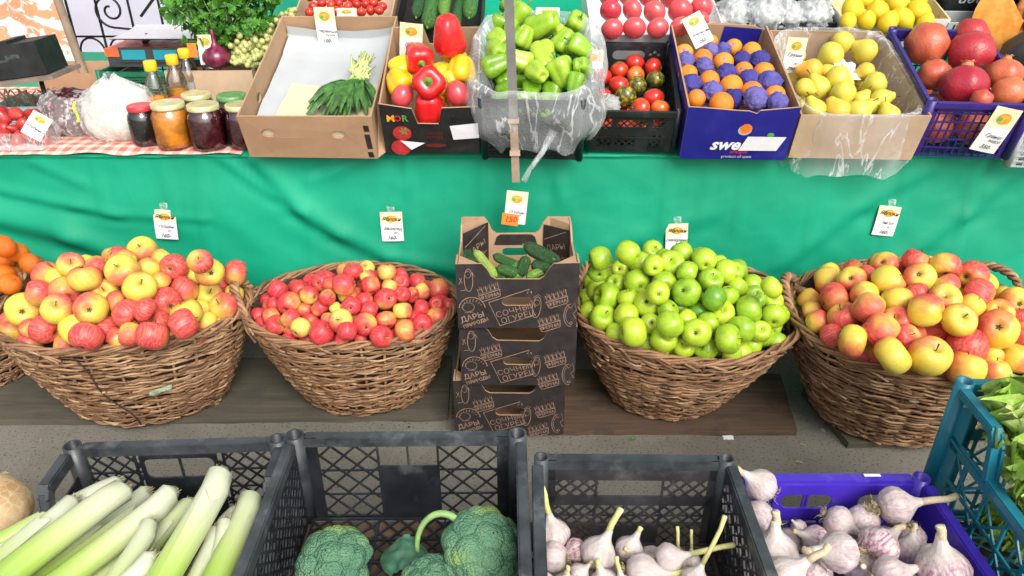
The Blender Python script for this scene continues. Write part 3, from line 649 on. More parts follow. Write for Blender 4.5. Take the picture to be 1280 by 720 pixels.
(0.3606, 2.1929, 0.7717, 0.031, 0.41, '', 'third orange tomato from left in front row of the black tomato crate'),
(0.4235, 2.1871, 0.7727, 0.0299, 0.15, '', 'rightmost red tomato in the front row of the black tomato crate'),
(0.2819, 2.2516, 0.7901, 0.0302, 0.06, '', 'leftmost red tomato in the third row of the black tomato crate'),
(0.3448, 2.2501, 0.7833, 0.0311, 0.18, '', 'second red tomato from left in third row of the black tomato crate'),
],
'oranges':[
(0.6214, 2.391, 0.967, 0.0208, 0.5, 'o', 'second bare orange from left in back row of the blue box'),
(0.525, 2.3252, 0.9436, 0.0285, 0.5, 'o', 'leftmost bare orange in the back row of the blue box'),
(0.6061, 2.3289, 0.9508, 0.022, 0.5, 'w', 'leftmost purple tissue-wrapped orange in the back row of the blue box'),
(0.6469, 2.3377, 0.9515, 0.0221, 0.5, 'w', 'rightmost purple tissue-wrapped orange in the back row of the blue box'),
(0.6846, 2.3647, 0.9535, 0.0263, 0.5, 'o', 'third bare orange from left in back row of the blue box'),
(0.7312, 2.3286, 0.9485, 0.0293, 0.5, 'o', 'rightmost bare orange in the back row of the blue box'),
(0.6895, 2.2811, 0.9328, 0.0257, 0.5, 'w', 'third purple tissue-wrapped orange from left in second row of the blue box'),
(0.5202, 2.2741, 0.9287, 0.0272, 0.5, 'w', 'leftmost purple tissue-wrapped orange in the second row of the blue box'),
(0.576, 2.293, 0.9327, 0.0306, 0.5, 'o', 'leftmost bare orange in the second row of the blue box'),
(0.6326, 2.2683, 0.9276, 0.0304, 0.5, 'o', 'second bare orange from left in second row of the blue box'),
(0.5697, 2.2404, 0.9203, 0.0262, 0.5, 'w', 'second purple tissue-wrapped orange from left in second row of the blue box'),
(0.7424, 2.2729, 0.929, 0.0304, 0.5, 'w', 'rightmost purple tissue-wrapped orange in the second row of the blue box'),
(0.5172, 2.2093, 0.907, 0.0282, 0.5, 'o', 'leftmost bare orange in the middle row of the blue box'),
(0.6271, 2.2036, 0.9067, 0.0297, 0.5, 'w', 'second purple tissue-wrapped orange from left in middle row of the blue box'),
(0.685, 2.2288, 0.9104, 0.0283, 0.5, 'o', 'third bare orange from left in second row of the blue box'),
(0.7423, 2.2168, 0.9099, 0.0314, 0.5, 'o', 'rightmost bare orange in the second row of the blue box'),
(0.6872, 2.1752, 0.8964, 0.0294, 0.5, 'w', 'third purple tissue-wrapped orange from left in middle row of the blue box'),
(0.5723, 2.1705, 0.8951, 0.0309, 0.5, 'o', 'second bare orange from left in middle row of the blue box'),
(0.5149, 2.1511, 0.8882, 0.0292, 0.5, 'w', 'leftmost purple tissue-wrapped orange in the middle row of the blue box'),
(0.6295, 2.1451, 0.886, 0.0337, 0.5, 'o', 'rightmost bare orange in the middle row of the blue box'),
(0.7433, 2.1566, 0.8929, 0.0338, 0.5, 'w', 'rightmost purple tissue-wrapped orange in the middle row of the blue box'),
(0.5694, 2.1158, 0.8778, 0.0289, 0.5, 'w', 'leftmost purple tissue-wrapped orange in the fourth row of the blue box'),
(0.6839, 2.1196, 0.8766, 0.0318, 0.5, 'o', 'third bare orange from left in fourth row of the blue box'),
(0.5198, 2.0845, 0.8668, 0.0263, 0.5, 'o', 'leftmost bare orange in the fourth row of the blue box'),
(0.6248, 2.0891, 0.8656, 0.027, 0.5, 'w', 'second purple tissue-wrapped orange from left in fourth row of the blue box'),
(0.7439, 2.0993, 0.8706, 0.0301, 0.5, 'o', 'rightmost bare orange in the fourth row of the blue box'),
(0.5817, 2.0494, 0.861, 0.0342, 0.5, 'o', 'second bare orange from left in fourth row of the blue box'),
(0.6753, 2.0594, 0.8732, 0.0315, 0.5, 'w', 'third purple tissue-wrapped orange from left in fourth row of the blue box'),
(0.7353, 2.0456, 0.8657, 0.0268, 0.5, 'w', 'rightmost purple tissue-wrapped orange in the fourth row of the blue box'),
(0.5341, 2.074, 0.8027, 0.0295, 0.5, 'o', 'leftmost bare orange in the front row of the blue box'),
(0.5932, 2.0715, 0.8022, 0.0284, 0.5, 'w', 'second purple tissue-wrapped orange from left in front row of the blue box'),
(0.652, 2.0688, 0.8027, 0.0287, 0.5, 'o', 'third bare orange from left in front row of the blue box'),
(0.7109, 2.0662, 0.8027, 0.0288, 0.5, 'o', 'rightmost bare orange in the front row of the blue box'),
(0.557, 2.1236, 0.819, 0.0296, 0.5, 'w', 'leftmost purple tissue-wrapped orange in the front row of the blue box'),
(0.6159, 2.121, 0.819, 0.0276, 0.5, 'o', 'second bare orange from left in front row of the blue box'),
(0.6747, 2.1183, 0.8183, 0.0286, 0.5, 'o', 'fourth bare orange from left in front row of the blue box'),
(0.7336, 2.116, 0.8182, 0.0274, 0.5, 'w', 'rightmost purple tissue-wrapped orange in the front row of the blue box'),
],
'pears':[
(1.0364, 2.4118, 0.9552, 0.0361, 0.2, '', 'second yellow pear from left in back row of the cardboard pear box'),
(1.0907, 2.3676, 0.9433, 0.0381, 0.2, '', 'rightmost yellow pear in the back row of the cardboard pear box'),
(0.9773, 2.3422, 0.9323, 0.0394, 0.1, '', 'only pale yellow pear in the back row of the cardboard pear box'),
(0.8788, 2.3466, 0.9314, 0.0247, 0.2, '', 'leftmost yellow pear in the back row of the cardboard pear box'),
(0.8928, 2.2623, 0.9054, 0.0361, 0.8, '', 'leftmost orange-tinged pear in the second row of the cardboard pear box'),
(1.0539, 2.2539, 0.9033, 0.0287, 0.6, '', 'rightmost orange-tinged pear in the second row of the cardboard pear box'),
(0.9675, 2.2109, 0.8935, 0.0379, 0.1, '', 'second pale yellow pear from left in middle row of the cardboard pear box'),
(0.9542, 2.2733, 0.899, 0.0288, 0.3, '', 'second yellow pear from left in second row of the cardboard pear box'),
(0.8995, 2.197, 0.8733, 0.0375, 0.1, '', 'leftmost pale yellow pear in the middle row of the cardboard pear box'),
(0.953, 2.1298, 0.8667, 0.0354, 0.1, '', 'third pale yellow pear from left in middle row of the cardboard pear box'),
(1.0597, 2.1909, 0.8826, 0.0344, 0.1, '', 'rightmost pale yellow pear in the middle row of the cardboard pear box'),
(1.01, 2.1399, 0.8526, 0.0267, 0.2, '', 'rightmost yellow pear in the fourth row of the cardboard pear box'),
(1.0612, 2.1212, 0.8575, 0.0305, 0.1, '', 'rightmost pale yellow pear in the fourth row of the cardboard pear box'),
(0.85, 2.073, 0.8435, 0.0317, 0.15, '', 'second yellow pear from left in fourth row of the cardboard pear box'),
(0.9116, 2.065, 0.8418, 0.0346, 0.6, '', 'only orange-tinged pear in the fourth row of the cardboard pear box'),
(0.9742, 2.0578, 0.8422, 0.0345, 0.1, '', 'leftmost pale yellow pear in the fourth row of the cardboard pear box'),
(1.0209, 2.0923, 0.8359, 0.0263, 0.1, '', 'second pale yellow pear from left in fourth row of the cardboard pear box'),
(1.0484, 2.0438, 0.8363, 0.0298, 0.2, '', 'rightmost yellow pear in the front row of the cardboard pear box'),
(0.8501, 2.1596, 0.8785, 0.0273, 0.3, '', 'second yellow pear from left in middle row of the cardboard pear box'),
(0.8547, 2.0881, 0.78, 0.0334, 0.2, '', 'leftmost yellow pear in the front row of the cardboard pear box'),
(0.9245, 2.085, 0.7781, 0.0333, 0.2, '', 'third yellow pear from left in front row of the cardboard pear box'),
(0.9941, 2.0813, 0.7789, 0.0348, 0.2, '', 'fourth yellow pear from left in front row of the cardboard pear box'),
(1.063, 2.0773, 0.7812, 0.0318, 0.2, '', 'fifth yellow pear from left in front row of the cardboard pear box'),
(0.882, 2.1459, 0.8011, 0.0341, 0.2, '', 'second yellow pear from left in front row of the cardboard pear box'),
(0.8595, 2.2067, 0.8195, 0.0329, 0.2, '', 'leftmost yellow pear in the fourth row of the cardboard pear box'),
(0.8667, 2.3249, 0.8609, 0.0345, 0.2, '', 'leftmost yellow pear in the middle row of the cardboard pear box'),
(1.0751, 2.3142, 0.8609, 0.0331, 0.2, '', 'rightmost yellow pear in the middle row of the cardboard pear box'),
(0.8941, 2.3829, 0.8808, 0.0334, 0.2, '', 'leftmost yellow pear in the second row of the cardboard pear box'),
(1.0329, 2.3758, 0.8808, 0.0334, 0.2, '', 'rightmost yellow pear in the second row of the cardboard pear box'),
],
'pomegranates':[
(1.2728, 2.3499, 0.9671, 0.067, 0.35, '', 'only orange pomegranate in the back row of the violet crate'),
(1.3799, 2.2885, 0.9541, 0.0682, 0.85, '', 'rightmost dark red pomegranate in the back row of the violet crate'),
(1.4262, 2.3946, 0.9823, 0.0562, 0.8, '', 'leftmost dark red pomegranate in the back row of the violet crate'),
(1.2398, 2.208, 0.9064, 0.0479, 0.4, '', 'only pinkish orange pomegranate in the middle row of the violet crate'),
(1.2789, 2.1129, 0.8969, 0.0636, 1, 'c', 'only glossy deep red pomegranate in the middle row of the violet crate'),
(1.418, 2.1661, 0.9151, 0.0507, 0.3, 'c', 'second orange pomegranate from left in middle row of the violet crate'),
(1.3873, 2.0714, 0.885, 0.0491, 0.2, '', 'rightmost orange pomegranate in the middle row of the violet crate'),
(1.2857, 2.0257, 0.8801, 0.0295, 0.5, '', 'only pinkish orange pomegranate in the front row of the violet crate'),
(1.2263, 2.1121, 0.7779, 0.0527, 0.3, '', 'leftmost orange pomegranate in the front row of the violet crate'),
(1.3338, 2.1014, 0.7779, 0.0534, 0.3, '', 'rightmost orange pomegranate in the front row of the violet crate'),
(1.2732, 2.2008, 0.8067, 0.051, 0.3, '', 'second orange pomegranate from left in front row of the violet crate'),
(1.2448, 2.297, 0.8354, 0.0509, 0.3, '', 'leftmost orange pomegranate in the middle row of the violet crate'),
],
'pink_tomatoes':[
(0.3174, 2.4444, 0.9944, 0.0354, 0.59, '', 'leftmost large pink tomato in the front row of the white tray'),
(0.3883, 2.4513, 0.9968, 0.0369, 0.63, '', 'second large pink tomato from left in front row of the white tray'),
(0.4621, 2.4513, 0.9968, 0.0355, 0.78, '', 'third large pink tomato from left in front row of the white tray'),
(0.3224, 2.5588, 1.0338, 0.0366, 0.04, '', 'leftmost large pink tomato in the second row of the white tray'),
(0.3938, 2.5633, 1.0354, 0.0351, 0.72, '', 'second large pink tomato from left in second row of the white tray'),
(0.4648, 2.5514, 1.0313, 0.0381, 0.89, '', 'third large pink tomato from left in second row of the white tray'),
(0.5497, 2.5588, 1.0338, 0.0412, 0.55, '', 'fourth large pink tomato from left in second row of the white tray'),
(0.3252, 2.6482, 1.0655, 0.036, 0.05, '', 'leftmost large pink tomato in the back row of the white tray'),
(0.3934, 2.6597, 1.0677, 0.0361, 0.3, '', 'second large pink tomato from left in back row of the white tray'),
(0.4616, 2.6477, 1.0656, 0.036, 0.01, '', 'third large pink tomato from left in back row of the white tray'),
(0.5292, 2.6453, 1.0621, 0.036, 0.19, '', 'rightmost large pink tomato in the back row of the white tray'),
(0.5334, 2.4592, 0.9995, 0.0339, 0.92, '', 'rightmost large pink tomato in the front row of the white tray'),
(0.6228, 2.5781, 1.0405, 0.0368, 0.61, '', 'rightmost large pink tomato in the second row of the white tray'),
(0.6042, 2.4995, 1.0134, 0.03, 0.66, '', 'only large pink tomato in the third row of the white tray'),
],
'cherry_tomatoes':[
(-0.6702, 2.5846, 1.0238, 0.0164, 0.61, '', 'leftmost red small tomato in the front row of the box behind the spinach'),
(-0.6463, 2.6042, 1.0239, 0.0165, 0.7, '', 'second red small tomato from left in front row of the box behind the spinach'),
(-0.6139, 2.5887, 1.0255, 0.0165, 0.21, '', 'third red small tomato from left in front row of the box behind the spinach'),
(-0.5882, 2.6079, 1.025, 0.0165, 0.76, '', 'fourth red small tomato from left in front row of the box behind the spinach'),
(-0.5601, 2.5942, 1.0298, 0.0165, 0.04, '', 'fifth red small tomato from left in front row of the box behind the spinach'),
(-0.5268, 2.5962, 1.0221, 0.0164, 0.66, '', 'sixth red small tomato from left in front row of the box behind the spinach'),
(-0.4982, 2.5833, 1.0249, 0.0164, 0.79, '', 'seventh red small tomato from left in front row of the box behind the spinach'),
(-0.4714, 2.6074, 1.0271, 0.0165, 0.3, '', 'eighth red small tomato from left in front row of the box behind the spinach'),
(-0.4415, 2.5972, 1.028, 0.0165, 0.43, '', 'rightmost red small tomato in the front row of the box behind the spinach'),
(-0.6668, 2.6302, 1.0373, 0.0166, 0.05, '', 'leftmost red small tomato in the middle row of the box behind the spinach'),
(-0.6413, 2.6491, 1.0438, 0.0167, 0.12, '', 'second red small tomato from left in middle row of the box behind the spinach'),
(-0.6065, 2.6316, 1.0407, 0.0167, 0.92, '', 'third red small tomato from left in middle row of the box behind the spinach'),
(-0.5839, 2.6534, 1.0433, 0.0167, 0.39, '', 'fourth red small tomato from left in middle row of the box behind the spinach'),
(-0.5489, 2.6289, 1.0374, 0.0166, 0.98, '', 'fifth red small tomato from left in middle row of the box behind the spinach'),
(-0.5235, 2.6478, 1.0402, 0.0167, 0.1, '', 'sixth red small tomato from left in middle row of the box behind the spinach'),
(-0.4898, 2.6318, 1.0443, 0.0167, 0.15, '', 'seventh red small tomato from left in middle row of the box behind the spinach'),
(-0.4681, 2.654, 1.0433, 0.0167, 0.68, '', 'eighth red small tomato from left in middle row of the box behind the spinach'),
(-0.4349, 2.6301, 1.037, 0.0166, 0.09, '', 'rightmost red small tomato in the middle row of the box behind the spinach'),
(-0.6923, 2.7003, 1.0592, 0.0169, 0.02, '', 'leftmost red small tomato in the back row of the box behind the spinach'),
(-0.6596, 2.6817, 1.0603, 0.0169, 0.73, '', 'second red small tomato from left in back row of the box behind the spinach'),
(-0.638, 2.7045, 1.0595, 0.017, 0.77, '', 'third red small tomato from left in back row of the box behind the spinach'),
(-0.6025, 2.6896, 1.053, 0.0169, 0.73, '', 'fourth red small tomato from left in back row of the box behind the spinach'),
(-0.5735, 2.6797, 1.057, 0.0169, 0.71, '', 'fifth red small tomato from left in back row of the box behind the spinach'),
(-0.5411, 2.6766, 1.054, 0.0169, 0.25, '', 'sixth red small tomato from left in back row of the box behind the spinach'),
(-0.5107, 2.6958, 1.0537, 0.0169, 0.01, '', 'seventh red small tomato from left in back row of the box behind the spinach'),
(-0.4848, 2.677, 1.057, 0.0169, 0.82, '', 'eighth red small tomato from left in back row of the box behind the spinach'),
(-0.4569, 2.6935, 1.0582, 0.0169, 0.73, '', 'rightmost red small tomato in the back row of the box behind the spinach'),
],
'lemons':[
(1.1343, 2.6044, 1.0285, 0.0399, 0.5, '', 'leftmost yellow lemon in the middle row of the crate behind the pears'),
(1.2112, 2.5892, 1.0206, 0.0415, 0.5, '', 'second yellow lemon from left in middle row of the crate behind the pears'),
(1.298, 2.6365, 1.041, 0.0377, 0.5, '', 'third yellow lemon from left in back row of the crate behind the pears'),
(1.3456, 2.5849, 1.0252, 0.0389, 0.5, '', 'rightmost yellow lemon in the middle row of the crate behind the pears'),
(1.2807, 2.5518, 1.0095, 0.0367, 0.5, '', 'fourth yellow lemon from left in front row of the crate behind the pears'),
(1.3434, 2.5238, 1.0014, 0.0295, 0.5, '', 'rightmost yellow lemon in the front row of the crate behind the pears'),
(1.1926, 2.68, 1.0545, 0.0363, 0.5, '', 'leftmost yellow lemon in the back row of the crate behind the pears'),
(1.2197, 2.5189, 1.0022, 0.0347, 0.5, '', 'third yellow lemon from left in front row of the crate behind the pears'),
(1.269, 2.6995, 1.0547, 0.0363, 0.5, '', 'second yellow lemon from left in back row of the crate behind the pears'),
(1.3786, 2.6803, 1.0545, 0.0363, 0.5, '', 'rightmost yellow lemon in the back row of the crate behind the pears'),
(1.1563, 2.5336, 1.004, 0.0313, 0.5, '', 'second yellow lemon from left in front row of the crate behind the pears'),
(1.0954, 2.5336, 1.004, 0.0296, 0.5, '', 'leftmost yellow lemon in the front row of the crate behind the pears'),
],
'strawberries':[
(-1.5632, 2.2476, 0.7803, 0.022, 0.17, '', 'leftmost ripe strawberry in the back row of the clear punnet'),
(-1.5053, 2.227, 0.7828, 0.022, 0.86, '', 'third ripe strawberry from left in back row of the clear punnet'),
(-1.4681, 2.2327, 0.7825, 0.0186, 0.49, '', 'fourth ripe strawberry from left in back row of the clear punnet'),
(-1.4402, 2.2209, 0.7875, 0.0135, 0.06, '', 'rightmost ripe strawberry in the back row of the clear punnet'),
(-1.5406, 2.2162, 0.7741, 0.0202, 0.37, '', 'second ripe strawberry from left in back row of the clear punnet'),
(-1.4789, 2.2071, 0.7572, 0.0202, 0.57, '', 'rightmost ripe strawberry in the second row of the clear punnet'),
(-1.5237, 2.1704, 0.7352, 0.0202, 0.44, '', 'second ripe strawberry from left in third row of the clear punnet'),
(-1.4946, 2.1775, 0.7158, 0.0218, 0.68, '', 'second ripe strawberry from left in front row of the clear punnet'),
(-1.4393, 2.1702, 0.72, 0.0185, 0.14, '', 'third ripe strawberry from left in front row of the clear punnet'),
(-1.4067, 2.1719, 0.718, 0.0168, 0.8, '', 'rightmost ripe strawberry in the front row of the clear punnet'),
(-1.5403, 2.1983, 0.7504, 0.0168, 0.36, '', 'leftmost ripe strawberry in the second row of the clear punnet'),
(-1.4663, 2.1851, 0.7311, 0.0168, 0.64, '', 'rightmost ripe strawberry in the third row of the clear punnet'),
(-1.5417, 2.1723, 0.7084, 0.0151, 0.63, '', 'leftmost ripe strawberry in the front row of the clear punnet'),
(-1.5108, 2.1991, 0.7461, 0.0151, 0.42, '', 'third ripe strawberry from left in third row of the clear punnet'),
(-1.573, 2.208, 0.7397, 0.0202, 0.39, '', 'leftmost ripe strawberry in the third row of the clear punnet'),
],
'garlic_a':[
(0.062, 0.9146, 0.4146, 0.0257, 0.3, -0.0216, 0.0321, 0.0794, 1, 'only long-stemmed garlic bulb in the back row of the black garlic crate'),
(0.0607, 0.8758, 0.403, 0.0254, 0.2, 0.0, 0.009, 0.05, 0, 'only short garlic bulb in the middle row of the black garlic crate'),
(0.0989, 0.8867, 0.4084, 0.0196, 0.9, -0.0082, -0.0267, 0.05, 0, 'only pink-topped garlic bulb in the back row of the black garlic crate'),
(0.1316, 0.8683, 0.4196, 0.0283, 0.15, 0.0376, 0.0287, 0.0732, 1, 'only thick-stemmed white garlic bulb in the middle row of the black garlic crate'),
(0.1888, 0.8951, 0.399, 0.0233, 0.3, 0.0148, 0.0076, 0.0347, 1, 'only pale garlic bulb in the back row of the black garlic crate'),
(0.2, 0.8405, 0.409, 0.0295, 0.15, 0.0796, -0.0088, 0.0047, 1, 'only white long-stemmed garlic bulb in the front row of the black garlic crate'),
(0.2465, 0.8584, 0.419, 0.0238, 0.15, 0.1079, 0.004, 0.0282, 1, 'only white side-stemmed garlic bulb in the middle row of the black garlic crate'),
(0.0981, 0.8365, 0.409, 0.0163, 0.3, -0.0136, -0.0297, 0.05, 0, 'only small garlic bulb in the front row of the black garlic crate'),
(0.2824, 0.8164, 0.419, 0.0193, 0.1, 0.0453, 0.042, 0.0976, 1, 'only upright thick-stemmed garlic bulb in the front row of the black garlic crate'),
(0.2736, 0.8869, 0.384, 0.0155, 0.1, -0.0039, 0.02, 0.0574, 1, 'only upright thin-stemmed garlic bulb in the middle row of the black garlic crate'),
(0.297, 0.8897, 0.3807, 0.0138, 0.2, -0.0023, 0.0176, 0.0529, 1, 'only yellow-stemmed garlic bulb in the middle row of the black garlic crate'),
(0.138, 0.8192, 0.4065, 0.0226, 0.1, -0.0114, 0.01, 0.0391, 1, 'only front upright garlic bulb in the front row of the black garlic crate'),
(0.1673, 0.8072, 0.4111, 0.0192, 0.2, -0.0125, 0.0168, 0.0516, 1, 'only front leaning garlic bulb in the front row of the black garlic crate'),
(0.0387, 0.8169, 0.409, 0.0193, 0.2, -0.0003, 0.0077, 0.0349, 1, 'only corner garlic bulb in the front row of the black garlic crate'),
(0.0739, 0.813, 0.409, 0.0193, 0.2, 0.0026, 0.0039, 0.0279, 1, 'only low garlic bulb in the front row of the black garlic crate'),
(0.2338, 0.8701, 0.379, 0.0203, 0.2, -0.0556, 0.0108, 0.0406, 1, 'only half hidden garlic bulb in the middle row of the black garlic crate'),
(0.0662, 0.9053, 0.355, 0.0283, 0.56, 0.0018, 0.0402, 0.05, 0, 'leftmost half-buried garlic bulb in the middle row of the black garlic crate'),
(0.1284, 0.9082, 0.3526, 0.0223, 0.22, -0.0148, -0.0186, 0.05, 0, 'second half-buried garlic bulb from left in middle row of the black garlic crate'),
(0.1715, 0.8941, 0.3497, 0.0257, 0.62, 0.0147, 0.0107, 0.05, 0, 'only half-buried garlic bulb in the front row of the black garlic crate'),
(0.2292, 0.908, 0.3617, 0.0225, 0.46, 0.0032, -0.0279, 0.05, 0, 'third half-buried garlic bulb from left in middle row of the black garlic crate'),
(0.2834, 0.9006, 0.3556, 0.0238, 0.44, -0.0009, 0.0209, 0.05, 0, 'rightmost half-buried garlic bulb in the middle row of the black garlic crate'),
],
'garlic_b':[
(0.4495, 1.0001, 0.445, 0.0282, 0.2, -0.0392, 0.0054, 0.0307, 1, 'only papery white garlic bulb in the back row of the violet garlic crate'),
(0.4292, 0.938, 0.425, 0.0307, 0.3, -0.0403, -0.0137, 0.05, 0, 'only round pale garlic bulb in the middle row of the violet garlic crate'),
(0.4339, 0.8635, 0.425, 0.0358, 0.1, -0.0019, 0.0143, 0.0469, 1, 'only beige stemmed garlic bulb in the front row of the violet garlic crate'),
(0.6674, 0.9512, 0.445, 0.0308, 0.35, 0.1041, 0.001, 0.0226, 1, 'only long-stemmed garlic bulb in the back row of the violet garlic crate'),
(0.5719, 0.9453, 0.415, 0.0253, 0.3, 0.0246, -0.0151, -0.0068, 1, 'only short-necked garlic bulb in the middle row of the violet garlic crate'),
(0.6214, 0.95, 0.415, 0.0254, 0.3, -0.057, -0.0387, 0.05, 0, 'only plain garlic bulb in the middle row of the violet garlic crate'),
(0.5337, 0.8499, 0.445, 0.0309, 0.4, -0.0561, -0.0055, 0.0108, 1, 'only lilac rooted garlic bulb in the front row of the violet garlic crate'),
(0.6137, 0.8805, 0.425, 0.0308, 0.8, -0.0553, -0.0071, 0.05, 0, 'only purple-striped garlic bulb in the middle row of the violet garlic crate'),
(0.7017, 0.9297, 0.395, 0.0218, 0.5, -0.038, 0.0081, 0.05, 0, 'only lilac garlic bulb in the middle row of the violet garlic crate'),
(0.6745, 0.8882, 0.402, 0.0237, 0.4, 0.0047, -0.0056, 0.05, 0, 'only rooted garlic bulb in the front row of the violet garlic crate'),
(0.6946, 0.8698, 0.4177, 0.0161, 0.05, -0.0755, -0.0162, 0.05, 0, 'only loose white garlic bulb in the front row of the violet garlic crate'),
(0.6901, 0.8224, 0.435, 0.0368, 0.75, -0.009, 0.0152, 0.0485, 1, 'only purple stemmed garlic bulb in the front row of the violet garlic crate'),
(0.6062, 0.8191, 0.425, 0.0282, 0.3, -0.0015, 0.0034, 0.05, 0, 'only flat pale garlic bulb in the front row of the violet garlic crate'),
(0.5097, 0.9481, 0.395, 0.0135, 0.8, -0.0459, -0.0143, 0.05, 0, 'only small purple garlic bulb in the middle row of the violet garlic crate'),
(0.529, 0.919, 0.3969, 0.023, 0.8, -0.0387, -0.0005, 0.0199, 1, 'only dark purple garlic bulb in the middle row of the violet garlic crate'),
(0.426, 0.7985, 0.445, 0.0313, 0.1, 0.0662, 0.0177, 0.0532, 1, 'only white thick-stemmed garlic bulb in the front row of the violet garlic crate'),
(0.5884, 0.8602, 0.3953, 0.0234, 0.3, -0.0294, -0.0243, 0.05, 0, 'only hidden garlic bulb in the front row of the violet garlic crate'),
(0.4978, 0.8403, 0.395, 0.0231, 0.4, 0.0318, -0.0242, 0.05, 0, 'only low lilac garlic bulb in the front row of the violet garlic crate'),
(0.4747, 0.8759, 0.3725, 0.0275, 0.23, -0.001, 0.0265, 0.05, 0, 'second half-buried garlic bulb from left in front row of the violet garlic crate'),
(0.522, 0.8796, 0.3636, 0.0243, 0.32, -0.0175, -0.0034, 0.05, 0, 'third half-buried garlic bulb from left in front row of the violet garlic crate'),
(0.5857, 0.8912, 0.3727, 0.0236, 0.27, 0.0033, 0.0019, 0.05, 0, 'fourth half-buried garlic bulb from left in front row of the violet garlic crate'),
(0.6851, 0.8907, 0.3602, 0.0284, 0.3, -0.0368, 0.0023, 0.05, 0, 'rightmost half-buried garlic bulb in the front row of the violet garlic crate'),
(0.4342, 0.9236, 0.3717, 0.0265, 0.21, 0.0408, -0.0464, 0.05, 0, 'leftmost half-buried garlic bulb in the front row of the violet garlic crate'),
(0.4943, 0.9382, 0.3631, 0.0268, 0.18, 0.0258, 0.0036, 0.05, 0, 'leftmost half-buried garlic bulb in the middle row of the violet garlic crate'),
(0.5466, 0.9377, 0.3681, 0.0243, 0.15, -0.0192, 0.06, 0.05, 0, 'second half-buried garlic bulb from left in middle row of the violet garlic crate'),
(0.5994, 0.9333, 0.3669, 0.0248, 0.22, 0.0229, -0.036, 0.05, 0, 'third half-buried garlic bulb from left in middle row of the violet garlic crate'),
(0.6632, 0.9349, 0.3714, 0.0269, 0.22, 0.0022, 0.0173, 0.05, 0, 'rightmost half-buried garlic bulb in the middle row of the violet garlic crate'),
],
'leeks':[
(-0.4859, 0.9398, 0.535, -0.5713, 0.4559, 0.4428, 0.0194, 0.1, 'thick white-ended leek with roots, pointing up at the crate back'),
(-0.6548, 0.9385, 0.5, -0.8858, 0.4958, 0.4746, 0.0196, 0.25, 'wide leek with bright green middle, second from thickest'),
(-0.5711, 0.9303, 0.5, -0.8651, 0.5312, 0.4349, 0.0179, 0.15, 'wide leek with brownish tip right of the green one'),
(-0.7481, 0.9393, 0.47, -0.9647, 0.4911, 0.4235, 0.0167, 0.1, 'pale leek with dry skin at its cut end'),
(-0.7097, 1.0082, 0.45, -1.0782, 0.6741, 0.3991, 0.0126, 0.05, 'whitish leek lying behind the others along the left wall'),
(-0.5763, 0.8585, 0.505, -0.6367, 0.465, 0.4662, 0.0133, 0.3, 'short thin leek pointing steeply up between two wide leeks'),
(-0.538, 0.7824, 0.515, -0.7448, 0.5199, 0.4109, 0.0125, 0.0, 'white leek tip nearest the viewer'),
(-0.5564, 0.9467, 0.46, -0.679, 0.5156, 0.4196, 0.0136, 0.5, 'green leek half covered by the thick white-ended one'),
(-0.4449, 0.94, 0.48, -0.4675, 0.4914, 0.4523, 0.0182, 0.35, 'yellow-green leek leaning on the crate right wall'),
(-0.4674, 0.8779, 0.49, -0.4405, 0.4927, 0.3856, 0.0106, 0.1, 'thin white leek beside the yellow-green one'),
(-0.4834, 0.8723, 0.475, -0.5134, 0.4794, 0.4065, 0.0125, 0.1, 'slim leek squeezed right of the thick white-ended one'),
(-0.6541, 0.9952, 0.44, -0.9381, 0.7359, 0.3299, 0.0133, 0.2, 'grey-green leek deep behind the brown-tipped one'),
(-0.4811, 0.9503, 0.44, -0.5895, 0.5757, 0.3507, 0.0113, 0.2, 'leek deep in the crate corner, only its tip showing'),
(-0.7022, 0.8969, 0.43, -0.9764, 0.4807, 0.3899, 0.0196, 0.4, 'green leek at the bottom of the pile'),
(-0.6152, 0.8769, 0.43, -0.8822, 0.4571, 0.3799, 0.0174, 0.5, 'dark green leek in the gap under the pile'),
],
'box_cucumbers':[
(0.0432, 1.754, 0.555, 0.1138, 1.7085, 0.535, 0.0177, 0.1, 'big dark green cucumber lying across the back of the box'),
(-0.0405, 1.721, 0.545, 0.012, 1.6991, 0.53, 0.0117, 0.3, 'green cucumber left of the big one'),
(-0.0919, 1.7307, 0.55, -0.0459, 1.6804, 0.512, 0.0123, 0.9, 'light yellow-green cucumber along the left side'),
(-0.1189, 1.7613, 0.535, -0.1021, 1.6893, 0.535, 0.0125, 0.1, 'dark cucumber in the back left corner'),
(-0.0287, 1.6956, 0.522, 0.0061, 1.6769, 0.522, 0.0145, 0.4, 'blossom-tipped cucumber at the front cut-out'),
(0.0349, 1.6916, 0.55, 0.022, 1.6821, 0.516, 0.0138, 0.15, 'bluish dark cucumber pointing at the viewer'),
(0.0119, 1.683, 0.509, 0.0091, 1.7025, 0.525, 0.0151, 0.6, 'cucumber seen end-on in the cut-out'),
(0.0845, 1.6932, 0.52, 0.0437, 1.6787, 0.508, 0.0116, 0.75, 'light-tipped cucumber at the right of the cut-out'),
(0.0616, 1.7089, 0.525, 0.09, 1.6898, 0.525, 0.0146, 0.15, 'dark cucumber under the big one'),
(-0.0708, 1.7317, 0.5, -0.0199, 1.6814, 0.5, 0.0142, 0.3, 'cucumber low behind the front panel'),
(0.0151, 1.703, 0.465, 0.0568, 1.7153, 0.465, 0.0154, 0.3, 'lowest cucumber showing through the hand slot'),
],
}
